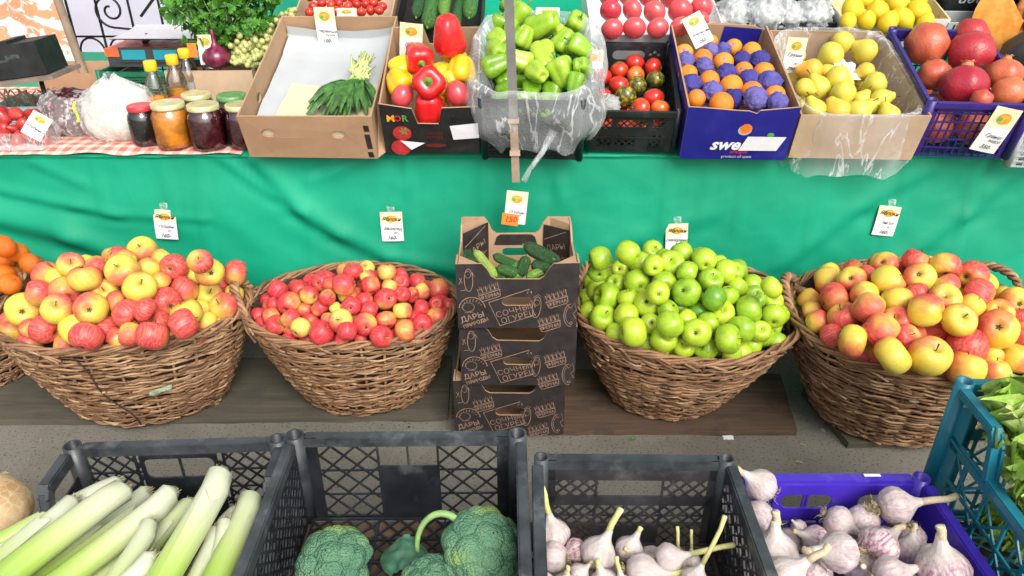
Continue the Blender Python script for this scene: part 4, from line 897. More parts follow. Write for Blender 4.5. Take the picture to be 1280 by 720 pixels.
# ------------------------------------------------------------------ materials of the place
m_asph=NT('asphalt');k=m_asph.coord()
_a=m_asph.mix(m_asph.rng(m_asph.noise(k,3,5,.6),.3,.7),(.155,.142,.115),(.225,.208,.172))
_a=m_asph.mix(m_asph.rng(m_asph.voro(k,190),.05,.22,.7,0),_a,(.36,.34,.28))
_a=m_asph.mix(m_asph.rng(m_asph.noise(k,140,2),.58,.68,0,.75),_a,(.05,.045,.04))
m_asph.bump(m_asph.noise(k,160,3,.7),.7,.004);m_asph=m_asph.fin(_a,.9,.3)
m_plank=NT('weathered_board');k=m_plank.coord('Object',(1.2,14,14))
_a=m_plank.ramp(m_plank.noise(k,2.2,6,.65,1.2),[(.25,(.058,.050,.037)),(.5,(.095,.083,.061)),(.75,(.125,.108,.080))])
_a=m_plank.mix(m_plank.rng(m_plank.noise(m_plank.coord(),7,5,.6),.5,.68,0,.7),_a,(.07,.062,.052))
m_plank.bump(m_plank.noise(k,4,5,.6),.5,.003);m_plank=m_plank.fin(_a,.85,.3)
m_plank2=NT('brown_board');k=m_plank2.coord('Object',(1.2,14,14))
_a=m_plank2.ramp(m_plank2.noise(k,2.2,6,.65,1.2),[(.25,(.055,.034,.023)),(.5,(.110,.070,.046)),(.75,(.165,.108,.073))])
_a=m_plank2.mix(m_plank2.rng(m_plank2.noise(m_plank2.coord(),9,5,.6),.5,.66,0,.7),_a,(.06,.045,.036))
m_plank2.bump(m_plank2.noise(k,4,5,.6),.5,.003);m_plank2=m_plank2.fin(_a,.85,.3)
m_cloth=NT('green_cloth');k=m_cloth.coord()
_a=m_cloth.mix(m_cloth.rng(m_cloth.noise(k,2.5,4),.3,.7),(.0015,.255,.138),(.002,.32,.178))
m_cloth.bump(m_cloth.math('ADD',m_cloth.noise(k,300,2),m_cloth.math('ADD',m_cloth.math('MULTIPLY',m_cloth.noise(k,14,3,.5,.3),3.),m_cloth.math('MULTIPLY',m_cloth.voro(m_cloth.coord('Object',(1,1,.7)),6.5),9.))),.22,.002)
m_cloth=m_cloth.fin(_a,.6,.35)
m_back=simple('backdrop_cloth',(.012,.36,.22),.7,.15,3,.2,200)
m_wall=simple('lavender_plaster',(.56,.55,.64),.9,.06,2,.2,60)
m_iron=simple('black_iron',(.02,.02,.022),.5,.3,30,.2,200,metal=.3)
m_wood=simple('raw_wood',(.30,.22,.15),.75,.3,9,.3,60)
m_card=NT('cardboard');k=m_card.coord()
_a=m_card.mix(m_card.rng(m_card.noise(k,5,4,.6),.3,.7),(.36,.22,.125),(.45,.285,.17))
_a=m_card.mix(m_card.rng(m_card.noise(k,22,6,.7),.56,.75,0,.5),_a,(.27,.16,.09))
m_card.bump(m_card.noise(m_card.coord('Object',(1,1,.15)),120,2),.25,.001);m_card=m_card.fin(_a,.8,.3)
m_cardp=simple('pale_cardboard',(.50,.36,.24),.8,.12,8,.2,90,spec=.3,dirt=(.38,.26,.17),dsc=14)
m_cardk=simple('black_printed_card',(.024,.018,.017),.6,.25,14,.15,90,dirt=(.045,.034,.03),dsc=22)
m_ink=simple('tan_ink',(.29,.18,.125),.7,.25,60)
m_cardb=simple('blue_printed_card',(.012,.012,.22),.5,.15,6,.1,80,dirt=(.03,.03,.27),dsc=12)
m_cardn=simple('dark_printed_card',(.012,.014,.014),.55,.3,14,.1,80,dirt=(.03,.03,.03),dsc=20)
m_white=simple('white_paper',(.8,.8,.8),.7,.04,8,.1,60)
m_cream=simple('cream_paper',(.62,.52,.34),.75,.05,8,.1,60)
m_greyp=simple('grey_liner_paper',(.42,.44,.45),.75,.05,5,.15,40)
m_wcard=simple('white_card_tray',(.78,.76,.76),.6,.06,8,.1,60)
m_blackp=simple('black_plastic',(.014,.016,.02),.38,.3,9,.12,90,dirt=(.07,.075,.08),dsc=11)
m_blackr=simple('scuffed_black_rim',(.036,.041,.046),.45,.4,16,.2,120,dirt=(.13,.138,.145),dsc=14)
m_greyb=simple('dusty_black_plastic',(.028,.027,.03),.5,.35,12,.15,90,dirt=(.10,.095,.09),dsc=9)
m_violet=simple('violet_plastic',(.052,.022,.40),.35,.12,9,.1,90,dirt=(.10,.07,.42),dsc=16)
m_violetd=simple('dark_violet_plastic',(.035,.018,.17),.38,.15,9,.1,90)
m_teal=simple('teal_plastic',(.010,.150,.215),.36,.15,9,.1,90,dirt=(.03,.18,.23),dsc=14)
m_greenp=simple('green_plastic',(.01,.14,.07),.4,.2,9)
m_film=film('clear_bag_film',(.86,.89,.90),.81,.12,15)
m_film2=film('thin_clear_film',(.85,.86,.86),.88,.12,20)
m_sticker=simple('white_sticker',(.74,.74,.76),.6,.04,30)
m_tick=simple('pen_ink',(.025,.025,.06),.6,.2,60)
m_tickb=simple('marker_ink',(.015,.012,.012),.6,.2,60)
m_tagor=simple('orange_sticker',(.85,.22,.02),.6,.08,30)
m_red=simple('red_print',(.45,.03,.03),.6,.2,30)
m_gold=simple('gold_print',(.8,.42,.03),.6,.2,40)
m_grn=simple('green_print',(.08,.35,.06),.6,.2,40)
m_strip=simple('steel_grey_batten',(.17,.16,.15),.5,.2,8,.15,60)
m_stripw=simple('wooden_batten',(.34,.25,.18),.7,.2,12,.2,60)
m_paper=NT('price_card');k=m_paper.coord();_s=m_paper.n('ShaderNodeSeparateXYZ');m_paper.l(k,_s.inputs[0])
_g=m_paper.rng(m_paper.math('ADD',_s.outputs[1],m_paper.math('MULTIPLY_ADD',m_paper.noise(k,40,3),.03,-.015)),.004,.014)
_a=m_paper.mix(_g,(.8,.78,.76),m_paper.mix(m_paper.rng(m_paper.noise(k,45,3,.6),.35,.65),(.86,.62,.38),(.84,.74,.45)))
m_paper=m_paper.fin(_a,.6,.4)
# ------------------------------------------------------------------ ground, wall, sky side
def sheet(x0,x1,y0,y1,z,nx=2,ny=2,fn=None):
    mb=MB();mb.grid(lambda u,v:(lerp(x0,x1,u),lerp(y0,y1,v),z+(fn(lerp(x0,x1,u),lerp(y0,y1,v)) if fn else 0)),nx,ny);return mb
g=sheet(-60,60,-40,80,0);tag(g.build('ground',m_asph),kind='structure')
mb=MB();mb.box((-1,6.4,1.6),(12,.2,3.2));tag(mb.build('plaster_wall',m_wall),'pale lavender plastered wall behind the iron gate','wall')
# boards lying on the asphalt
def board(name,P,mat,th,lab):
    mb=MB();n=len(P);N=24
    # P: back-left, back-right, front-right, front-left ; subdivided so that the edge is worn
    def f(u,v):
        a=[lerp(P[0][i],P[1][i],u) for i in(0,1)];b=[lerp(P[3][i],P[2][i],u) for i in(0,1)]
        x,y=lerp(b[0],a[0],v),lerp(b[1],a[1],v)
        e=.006*nz(x*9,3.1 if v<.5 else 7.7)*(1 if v in(0,1) else .2)
        return x,y+e,th+.002*nz(x*6,y*6)
    mb.grid(f,N*3,5)
    top=len(mb.v);nu=N*3
    ring=[i for i in range(nu)]+[(j+1)*nu-1 for j in range(1,5)]+[4*nu+i for i in range(nu-2,-1,-1)]+[j*nu for j in range(3,0,-1)]
    mb.v+=[(mb.v[i][0],mb.v[i][1],.001) for i in ring]
    for i in range(len(ring)):
        j=(i+1)%len(ring);mb.f.append((ring[i],top+i,top+j,ring[j]));mb.m.append(0)
    return tag(mb.build(name,mat),lab,'board','boards lying under the baskets')
board('wooden_board',[(-2.3,2.02),(-.2,2.05),(-.19,1.735),(-2.3,1.70)],m_plank,.022,'long grey weathered board under the two baskets beside the box stack')
board('wooden_board',[(.06,1.98),(.86,1.95),(.82,1.668),(.13,1.672)],m_plank2,.02,'brown stained board under the green apple basket')
board('wooden_board',[(.90,1.86),(1.6,1.95),(1.6,1.66),(.945,1.612)],m_plank,.022,'grey board set askew under the basket behind lettuce')
board('wooden_board',[(-.19,1.97),(.05,1.96),(.05,1.76),(-.18,1.74)],m_plank2,.016,'short brown board end behind the stacked black boxes')
mb=MB();mb.grid(lambda u,v:(.606+.03*u+.006*nz(u*3,v*3),1.648+.018*v+.004*nz(u*5,v*2+3),.003+.004*abs(nz(u*2,v*2,5))),6,5);tag(mb.build('paper_scrap',m_white),'small torn scrap of white paper on the asphalt','litter')
# ------------------------------------------------------------------ the stall's green cloth
YE=2.115
def cloth_top(x,y):
    s=min(1,max(0,(x+.93)/.14));s=s*s*(3-2*s)
    return .694+s*max(0,y-YE)*math.tan(.285)
_px=lambda a:[((q-640)/436,.69-(p-190)*.00254) for q,p in a]
FOLDS=[(_px(a),w,h) for a,w,h in(([(310,198),(360,255),(410,288)],.030,.022),([(410,288),(470,318),(560,335)],.03,.016),([(-60,262),(40,292),(150,335)],.045,.028),([(-40,232),(60,252),(110,262)],.020,.010),([(110,262),(230,268)],.018,.006),([(92,194),(96,262)],.014,.006),([(180,192),(186,262)],.013,.006),([(262,194),(325,240)],.020,.011),([(507,196),(480,250)],.022,.008),([(507,194),(509,330)],.009,.004),([(597,194),(598,330)],.009,.004),([(690,200),(735,300)],.02,.006),([(900,205),(884,335)],.016,.006),([(750,310),(905,262)],.035,.008),([(1010,330),(1100,255),(1180,208)],.03,.010),([(1150,340),(1250,262),(1290,215)],.03,.012),([(430,200),(380,220)],.02,.008),([(20,200),(75,225)],.02,.007))]
ZH=lambda x:.255+.018*nz(x*2.2,4.4)+.008*nz(x*7,1.1)
def clothp(u,v):
    x=lerp(-2.5,2.7,u)
    if v<.62:
        t=v/.62;z=lerp(ZH(x),.685,t)
        h=1-t
        y=YE+.004-.03*h
        am=.3+.9*h
        y+=am*(.016*nz(x*1.7+z*2.2,z*2.6-x*.8,1)+.006*nz(x*4+z*3,z*4,9))
        for P_,w_,a_ in FOLDS:
            for (ax,az),(bx,bz) in zip(P_,P_[1:]):
                ux,uz=bx-ax,bz-az;L_=math.hypot(ux,uz);t0=((x-ax)*ux+(z-az)*uz)/L_/L_;tt=min(1,max(0,t0))
                dd=((x-ax)*uz-(z-az)*ux)/L_;en=math.hypot(x-ax-ux*tt,z-az-uz*tt)
                if en>w_*4:continue
                fade=1 if t0==tt else math.exp(-((en*en-dd*dd))/(w_*w_))
                y-=.66*a_*fade*(math.exp(-(dd/w_)**2)-.55*math.exp(-((dd-w_*1.3)/(w_*.8))**2))
        # swagged pulls at the left end, vertical creases from the roll
        if x<-.2:
            q=(z-.70)+.10*(x+1.5)**2-.09*(x+1.5)
            y+=-.007*math.sin(q*26)*min(1,(-.2-x)*1.5)*(.3+h)*.8
        y+=.0035*nz(x*11+z*8,z*9,3)+.0022*abs(nz(x*19-z*12,z*15,7))
        for cx in(-1.75,-.95,-.62,-.31,-.08,.14,.47,.70,.93,1.18,1.4): y-=.006*math.exp(-((x-cx-.02*nz(z*4,cx))/.010)**2)
        return x,y,z
    t=(v-.62)/.38
    if t<.12:
        a=t/.12*PI/2;return x,YE+.012*(1-math.cos(a))+.004*nz(x*8,2),.685+.010*math.sin(a)+.004*nz(x*7,8)
    w=(t-.12)/.88;y=YE+.012+w*1.5
    return x,y,cloth_top(x,y)+.0025*nz(x*9,y*9)
mb=MB();mb.grid(clothp,300,110);tag(mb.build('green_tablecloth',m_cloth,smooth=True),'wrinkled green cloth hanging down the front of the stall table','tablecloth')
TB=empty('stall_table',T(.1,2.5,0),'stall table under the green cloth, dark boards added to block light','table')
m_shadewood=simple('shade_dark_wood',(.022,.019,.016),.85,.3,9,.3,50)  # near-black so the shade under the cloth is put into the boards' colour
for i in range(4): MB().box((0,-.255+i*.195,.655),(5.0,.185,.022)).build('top_board',m_shadewood,TB)
for x in(-2.4,-1.2,.0,1.2,2.4): MB().box((x,.40,.326),(.06,.06,.65)).build('leg',m_shadewood,TB)
MB().box((0,.455,.33),(5.0,.018,.64)).build('light_block_board',m_shadewood,TB)  # added board, blocks light from behind to keep the gap below the hem dark
# red checked cloth on the left end of the table
t=NT('red_checked_cloth');k=t.coord();sx=t.n('ShaderNodeSeparateXYZ');t.l(k,sx.inputs[0])
_w=t.math('GREATER_THAN',t.math('SINE',t.math('MULTIPLY',sx.outputs[0],150.)),0.);_h=t.math('GREATER_THAN',t.math('SINE',t.math('MULTIPLY',sx.outputs[1],130.)),0.)
m_check=t.fin(t.mix(t.math('MULTIPLY',t.math('ADD',_w,_h),.5),(.80,.62,.50),(.66,.16,.13)),.7,.3)
mb=MB();mb.grid(lambda u,v:(lerp(-2.3,-.80,u),lerp(2.105+.012*nz(u*14,4)+.006*nz(u*40,1),2.9,v),.703+.003*nz(u*9,v*9)-(.0 if v>0 else .006+.006*nz(u*20,6))+.012*max(0,nz(u*12,8))*(1 if v==0 else 0)),90,16)
tag(mb.build('checked_cloth',m_check,smooth=True),'red and white checked cloth spread under the jars and strawberries','tablecloth')
mb=MB();mb.grid(lambda u,v:(lerp(-1.30,4.2,u),3.66+.04*math.sin(u*70)+.02*nz(u*20,v*3),lerp(.02,2.3,v)),200,12)
tag(mb.build('green_backdrop',m_back,smooth=True),'paler green cloth hung upright behind the stall','curtain')
# patterned peach curtain
t=NT('peach_print_cloth');k=t.coord()
_n=t.noise(k,5,2,.5,2.2);_v=t.voro(k,9);_v2=t.voro(k,5.2)
r1=t.math('SINE',t.math('MULTIPLY',_v2,42.))
mk=t.math('MAXIMUM',t.rng(_n,.53,.56),t.math('MULTIPLY',t.rng(r1,.35,.5),t.rng(_v2,.40,.28)))
mk=t.math('MAXIMUM',mk,t.rng(t.noise(k,11,1,.5,3),.60,.63))
_c=t.mix(mk,(.70,.30,.16),(.72,.68,.69))
_c=t.mix(t.math('MULTIPLY',t.rng(t.math('ABSOLUTE',t.math('SUBTRACT',_n,.50)),.0,.010,1,0),.5),_c,(.55,.5,.55))
m_peach=t.fin(_c,.8,.2)
mb=MB();mb.grid(lambda u,v:(lerp(-3.6,-1.955,u)-.17*(v-.35)*(u**3),3.4+.03*math.sin(u*25)+.02*nz(u*6,v*2),lerp(.0,2.1,v)),60,14)
tag(mb.build('printed_curtain',m_peach,smooth=True),'peach curtain with large white swirling flower print','curtain')
# wooden pole
mb=MB();mb.tube([(-1.645,3.0,.0),(-1.702,3,.669),(-1.731,3,1.009),(-1.79,3.0,1.7)],[.017,.0165,.016,.015],10);tag(mb.build('wooden_pole',m_wood,smooth=True),'thin leaning wooden pole in front of the peach curtain','pole')
# iron gate
G=empty('iron_gate',T(0,4,0),'black wrought iron gate with rings and scrolls before lavender wall','gate')
x0,x1=-2.42,-1.35
for z in(.53,.70,1.30,.08): MB().bar((x0,0,z),(x1,0,z),.009,.009,(0,1,0)).build('rail',m_iron,G)
for i,x in enumerate([-2.42,-2.27,-2.12,-1.955,-1.80,-1.65,-1.50,-1.35]): MB().bar((x,0,.0),(x,0,1.9),.009,.009,(0,1,0)).build('upright',m_iron,G)
for i,x in enumerate((-2.345,-2.195,-2.04,-1.88,-1.725)):
    mb=MB();mb.tube([(x+.066*math.cos(a),0,.615+.078*math.sin(a)) for a in[2*PI*j/24 for j in range(24)]],.0055,5,closed=True);mb.build('ring',m_iron,G,True)
def spiral(cx,cz,r,a0,tn,s=1):return[(cx+s*r*(1-j/40*.8)*math.cos(a0+tn*2*PI*j/40),-.008,cz+r*(1-j/40*.8)*math.sin(a0+tn*2*PI*j/40)) for j in range(41)]
for cx,cz,r,a0,tn,s,tail in((-2.05,.83,.085,-1.6,-1.5,1,(-1.80,-.008,.73)),(-1.70,.98,.1,-1.2,-1.4,1,(-1.5,-.008,.85)),(-2.3,1.02,.1,-1.5,-1.4,-1,(-2.4,-.008,.9))):
    sp=spiral(cx,cz,r,a0,tn,s);MB().tube([tail,(lerp(tail[0],sp[0][0],.5),-.008,sp[0][2]-.012)]+sp,.006,5).build('scroll',m_iron,G,True)
MB().bar((-1.90,-.01,.80),(-1.62,-.01,1.08),.012,.010,(0,1,0)).bar((-1.62,-.012,1.02),(-1.45,-.012,.78),.012,.01,(0,1,0)).bar((-1.60,-.014,.78),(-1.40,-.014,1.1),.012,.01,(0,1,0)).build('brace',m_iron,G)
MB().plate([(-2.14,.40),(-2.0,.52),(-1.86,.52),(-1.7,.40),(-1.72,.36),(-1.87,.47),(-1.99,.47),(-2.12,.36)],[],.01,T(0,.02,0)@Rx(PI/2)).build('arch_plate',m_iron,G)
BB=V((0.0116,2.0,.6494));BT=V((-.0077,1.955,1.1448))
# ------------------------------------------------------------------ batten hanging in front of the table
B=empty('hanging_batten',T(*BB),'thin batten with grey upper part tied before the bagged peppers','batten')
p=BT-BB;
mb=MB();mb.bar(p*.36,p*2.2,.024,.008,(0,1,.1));mb.build('metal_part',m_strip,B)
mb=MB();mb.bar(V((0,.006,0)),V((0,.006,0))+p*.42,.022,.009,(0,1,.1));mb.build('wooden_part',m_stripw,B)
for s in(.18,.37): MB().bar(p*s+V((0,.002,-.006)),p*s+V((0,.002,.006)),.029,.018,(0,1,.1)).build('tape',m_cardp,B)
# ------------------------------------------------------------------ bench the front crates stand on
BN=empty('low_bench',T(0,.66,0),'low bench of brown planks carrying the front row of crates','bench')
for i in range(4):
    y=-.33+i*.185;MB().box((.02,y+.09-.01,.292),(2.9,.17,.024)).build('plank',m_plank2,BN)
for x in(-1.35,-.45,.45,1.4):
    MB().box((x,.0,.14),(.05,.5,.279)).build('leg',m_plank,BN)
# ------------------------------------------------------------------ plastic crates
def clip(p,q,x0,y0,x1,y1):
    dx,dy=q[0]-p[0],q[1]-p[1];a,b=0.,1.
    for d,e in((-dx,p[0]-x0),(dx,x1-p[0]),(-dy,p[1]-y0),(dy,y1-p[1])):
        if abs(d)<1e-12:
            if e<0:return None
        else:
            t=e/d
            if d<0:a=max(a,t)
            else:b=min(b,t)
    return None if a>=b-1e-6 else((p[0]+dx*a,p[1]+dy*a),(p[0]+dx*b,p[1]+dy*b))
def crate(M,W,L,H,mats,walls,label,group=None,dip=None,post=.016,rimh=.02,rimw=.016,floor='diag',name='plastic_crate',pitch=.03,bw=.0035):
    mat,mrim=mats
    R=empty(name,M,label,'crate',group)
    fr={'back':((1,0,0),(0,1,0),(0,L/2,0)),'front':((1,0,0),(0,-1,0),(0,-L/2,0)),'left':((0,1,0),(-1,0,0),(-W/2,0,0)),'right':((0,1,0),(1,0,0),(W/2,0,0))}
    def elem(mb,F,els):
        U,Nn,O=(V(a) for a in F);Z=V((0,0,1)) if F is not FL else V((0,1,0))
        mp=lambda u,v,n=0:O+U*u+Z*v+Nn*n
        for e in els:
            k,u0,v0,u1,v1=e[:5]
            if k=='solid': mb.bar(mp((u0+u1)/2,v0),mp((u0+u1)/2,v1),u1-u0,.0035,Nn)
            elif k=='pan':   # solid panel with holes
                hs=e[5];xa=U;ya=Z;mb.plate(rect(u0,v0,u1,v1),hs,.004,basis(O-Nn*.002,xa,ya,xa.cross(ya)),0,0)
            elif k=='diag':
                pt=e[5] if len(e)>5 else pitch
                s=u0-(v1-v0)
                while s<u1:
                    for d in(1,-1):
                        a=(s,v0) if d==1 else(s,v1);b=(s+(v1-v0),v1) if d==1 else(s+(v1-v0),v0)
                        c=clip(a,b,u0,v0,u1,v1)
                        if c: mb.bar(mp(*c[0],.0006*d),mp(*c[1],.0006*d),bw,.003,Nn)
                    s+=pt
                n=max(1,round((v1-v0)/(pt*1.5)))
                for i in range(1,n): mb.bar(mp(u0,lerp(v0,v1,i/n),.002),mp(u1,lerp(v0,v1,i/n),.002),bw,.003,Nn)
            elif k=='v':
                for i in range(e[5]+1):
                    u=lerp(u0,u1,i/e[5]);mb.bar(mp(u,v0),mp(u,v1),bw*1.1,.004,Nn)
            elif k=='h':
                for i in range(e[5]+1):
                    v=lerp(v0,v1,i/e[5]);mb.bar(mp(u0,v,.0015),mp(u1,v,.0015),bw*1.1,.004,Nn)
    FL=((1,0,0),(0,0,1),(0,0,.004))
    for w,F in fr.items():
        mb=MB();hf=(W if w in('back','front') else L)/2
        elem(mb,F,walls[w](hf-post,H));mb.build(w+'_wall' if w in('back','front') else 'side_wall',mat,R)
    mb=MB();mp=lambda u,v:(u,v,0)
    if floor=='diag': elem(mb,FL,[('diag',-W/2+.01,-L/2+.01,W/2-.01,L/2-.01,.034),('v',-W/2+.01,-L/2+.01,W/2-.01,L/2-.01,3),('h',-W/2+.01,-L/2+.01,W/2-.01,L/2-.01,4)])
    else: elem(mb,FL,[('solid',-W/2,-L/2,W/2,L/2)])
    mb.build('base',mat,R)
    # rim: flat ledge + outer lip, dipping along the sides when asked
    mb=MB()
    for s in(1,-1):
        y=s*L/2;mb.box((0,y,H-rimh/2),(W-post*1.2,.005,rimh));mb.box((0,y+s*rimw/2,H-.002),(W-post*1.9,rimw,.005));mb.box((0,y+s*rimw,H-.009),(W-post*1.2,.003,.012))
        x=s*W/2
        if dip:
            d,a=dip;pts=[(-L/2+post*.95,0),(-L/2+a*.9,0),(-L/2+a,-d*.25),(-L/2+a*1.12,-d),(L/2-a*1.12,-d),(L/2-a,-d*.25),(L/2-a*.9,0),(L/2-post*.95,0)]
        else: pts=[(-L/2+post*.95,0),(L/2-post*.95,0)]
        for p,q in zip(pts,pts[1:]):
            pa,qa=V((x,p[0],H+p[1]-.002)),V((x,q[0],H+q[1]-.002))
            n=(qa-pa).normalized().cross(V((1,0,0)))
            off=V((s*rimw/2,0,0));mb.bar(pa+off,qa+off,rimw,.005,n)
            mb.bar(pa-V((0,0,rimh/2)),qa-V((0,0,rimh/2)),.005,rimh,n)
            mb.bar(pa+V((s*rimw,0,-.006)),qa+V((s*rimw,0,-.006)),.003,.012,n)
    mb.build('rim',mrim,R)
    for sx in(1,-1):
        for sy in(1,-1):
            r=post;mb=MB();c=T(sx*(W/2+r*.05),sy*(L/2+r*.05),0)
            mb.lathe([(r,0),(r,H+.007),(r*.80,H+.007),(r*.76,.004),(0,.004)],18,0,None,c);mb.m=[1 if 36<=i<72 else 0 for i in range(len(mb.m))];mb.build('corner_post',[mrim,mat],R,True)  # hole faces take the darker wall material, painting in the shade inside the posts
    return R
def wl(kind):
    if kind=='broc_back': return lambda h,H:[('diag',-h,.0,-h*.30,H-.02,.045),('diag',h*.30,.0,h,H-.02,.045),('solid',-h*.29,0,h*.29,H*.66),('v',-h*.30,0,h*.30,H-.02,2),('h',-h,0.002,h,.004,1),('solid',-h-.012,0,-h+.02,H),('solid',h-.02,0,h+.012,H)]
    if kind=='side_mesh': return lambda h,H:[('solid',-h,0,h,.012),('diag',-h,.01,h,H-.06,.028),('v',-h,0,h,H-.055,6),('solid',-h,H-.075,h,H-.055)]
    if kind=='side_full': return lambda h,H:[('solid',-h,0,h,.012),('diag',-h,.01,h,H-.02,.024),('v',-h,0,h,H-.015,7),('h',-h,.03,h,H-.02,4)]
    if kind=='leek_back': return lambda h,H:[('diag',-h,.0,-h*.42,H-.02,.03),('diag',h*.42,.0,h,H-.02,.03),('pan',-h*.42,0,h*.42,H-.02,[rrect(-h*.38,H*.62,h*.38,H*.86,.012)]),('v',-h*.0-.08,0,h*.0+.08,H-.02,2),('h',-h,H*.45,-h*.42,H*.47,1)]
    if kind=='garl_back': return lambda h,H:[('solid',-h,H-.045,h,H-.01),('diag',-h,H-.085,-h*.40,H-.045,.024),('diag',h*.40,H-.085,h,H-.045,.024),('solid',-h,H-.105,h,H-.083),('diag',-h,H-.16,h,H-.105,.024),('diag',-h,0,-h*.42,H-.16,.024),('diag',h*.38,0,h,H-.16,.024),('solid',-h*.42,0,h*.38,H-.155),('v',-h,0,h,.01,3),('v',-h*.42,H-.16,h*.38,H-.045,1),('solid',-h-.01,0,-h+.012,H),('solid',h-.012,0,h+.01,H)]
    if kind=='viol_back': return lambda h,H:[('pan',-h*.62,.045,h+.01,H-.008,[stad(-h*.22,H*.66,h*.62,.034),stad(h*.62,H*.66,h*.44,.034)]),('v',-h*.24,H*.5,-h*.20,H*.8,1),('v',-h,0,h,.05,12),('h',-h,.0,h,.045,3),('v',-h,.04,-h*.6,H-.01,4),('h',-h,.05,-h*.6,H-.02,4)]
    if kind=='viol_side': return lambda h,H:[('pan',-h,.04,h,H-.008,[stad(0,H*.66,h*.5,.034)]),('v',-h,0,h,.045,14)]
    if kind=='teal': return lambda h,H:[('solid',-h,0,h,.015),('v',-h,.0,h,H-.10,9),('h',-h,.06,h,H-.11,2),('diag',-h,.02,h,H-.12,.09),('solid',-h,H-.125,h,H-.10),('solid',-h-.01,0,-h+.03,H-.01),('solid',h-.03,0,h+.01,H-.01)]
    if kind=='grid': return lambda h,H:[('solid',-h,H-.03,h,H-.005),('v',-h,0,h,H-.03,12),('h',-h,.0,h,H-.035,5),('v',-h*.34,.0,h*.34,H,1),('solid',-h-.008,0,-h+.012,H),('solid',h-.012,0,h+.008,H)]
    if kind=='tom_front': return lambda h,H:[('pan',-h-.008,.0,h+.008,H-.004,[stad(-h*.02,H*.68,h*.75,H*.2),rect(-h*.86,H*.56,-h*.52,H*.84),rect(h*.5,H*.56,h*.8,H*.84),rect(-h*.86,H*.12,-h*.5,H*.4),rect(-h*.42,H*.12,h*.1,H*.4),rect(h*.42,H*.1,h*.72,H*.42)]),('diag',-h*.9,H*.1,h*.9,H*.86,.02)]
    if kind=='tom_back': return lambda h,H:[('pan',-h-.008,.0,h+.008,H-.004,[stad(.0,H*.72,h*.9,H*.24)]+[ell(h*.6+i*.013,H*.74+(i%2)*.008,.006,.006,n=8)[:-1] for i in range(3)]),]
def four(b,f=None,s=None):return dict(back=wl(b),front=wl(f or b),left=wl(s or b),right=wl(s or b))
zb=.310
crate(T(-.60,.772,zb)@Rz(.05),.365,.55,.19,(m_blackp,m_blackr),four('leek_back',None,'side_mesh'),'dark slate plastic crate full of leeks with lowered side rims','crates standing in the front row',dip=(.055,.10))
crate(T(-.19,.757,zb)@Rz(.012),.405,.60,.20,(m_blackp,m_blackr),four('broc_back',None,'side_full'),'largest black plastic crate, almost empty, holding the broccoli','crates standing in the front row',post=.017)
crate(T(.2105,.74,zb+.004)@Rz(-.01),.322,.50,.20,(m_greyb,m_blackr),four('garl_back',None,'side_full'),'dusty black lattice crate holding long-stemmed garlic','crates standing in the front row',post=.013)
crate(T(.574,.76,zb)@Rz(.0),.335,.50,.14,(m_violet,m_violet),four('viol_back',None,'viol_side'),'low bright violet plastic crate full of lilac garlic','crates standing in the front row',post=.015,rimh=.014)
tc=crate(T(.99,.757,zb)@Rz(-.03),.40,.60,.315,(m_teal,m_teal),four('teal'),'tall teal plastic crate with lowered sides holding lettuce','crates standing in the front row',dip=(.085,.13),post=.015,rimh=.022,bw=.005)
mb=MB();mb.grid(lambda u,v:(.64+.03*u,1.013+.007*v,zb+.1455),2,2);tag(mb.build('sticker',m_sticker),'tiny white sticker on the violet crate back rim','sticker')
# specks of straw, leaf and grit on the asphalt
mb=MB();R_=random.Random(5)
for i in range(170):
    x,y=R_.uniform(-1.6,1.4),R_.uniform(1.05,1.72);a=R_.random()*6.28;l=R_.choice((.003,.004,.006,.012));w=l*R_.uniform(.25,.8);c,s=math.cos(a),math.sin(a);h=.002
    mb.add([(x+l*c,y+l*s,h),(x-w*s,y+w*c,h+.002),(x-l*c,y-l*s,h),(x+w*s,y-w*c,h+.001)],[(0,1,2,3)],R_.choice((0,0,1,2)))
tag(mb.build('debris',[simple('straw_fleck',(.32,.26,.15),.8,.3,90),simple('dark_fleck',(.04,.035,.028),.8,.3,90),simple('leaf_fleck',(.12,.17,.05),.8,.3,90)]),kind='stuff')
# ------------------------------------------------------------------ cardboard boxes
def bm(b): x,y,z,yaw,tilt,W,L,H=b;return T(x,y,z)@Rz(yaw)@Rx(tilt)
def panel_M(side,W,L,H,th):
    # plate local x,y,(z outwards)
    if side=='front':return basis((0,th,0),(1,0,0),(0,0,1),(0,-1,0))
    if side=='back':return basis((0,L-th,0),(-1,0,0),(0,0,1),(0,1,0))
    if side=='left':return basis((-W/2+th,L/2,0),(0,-1,0),(0,0,1),(-1,0,0))
    if side=='right':return basis((W/2-th,L/2,0),(0,1,0),(0,0,1),(1,0,0))
    return basis((0,L/2,0),(1,0,0),(0,1,0),(0,0,1))
def warp(mb,a=.003):
    for i,(x,y,z) in enumerate(mb.v):
        mb.v[i]=(x+a*nz(x*7,y*7,z*9),y+a*nz(x*7+9,y*7,z*9),z+a*nz(x*7,y*7+5,z*9))
def carton(name,b,mo,mi,outl,label,group='open boxes on the sloping stall',th=.005,holes={}):
    W,L,H=b[5:]
    R=empty(name,bm(b),label,'box',group)
    out={}
    for s in('front','back','left','right'):
        w=(W if s in('front','back') else L-2*th-.001)/2
        o=outl.get(s);o=o(w,H) if o else rect(-w,0,w,H)
        mb=MB();mb.plate(o,holes.get(s,[]),th,panel_M(s,W,L,H,th),0,1);warp(mb)
        out[s]=mb.build(s+'_panel' if s in('front','back') else 'side_panel',[mo,mi],R)
    mb=MB();mb.plate(rect(-W/2+.004,-L/2+.004,W/2-.004,L/2-.004),[],.004,T(0,L/2,.001),1,1);mb.build('base',[mo,mi],R)
    return R,out
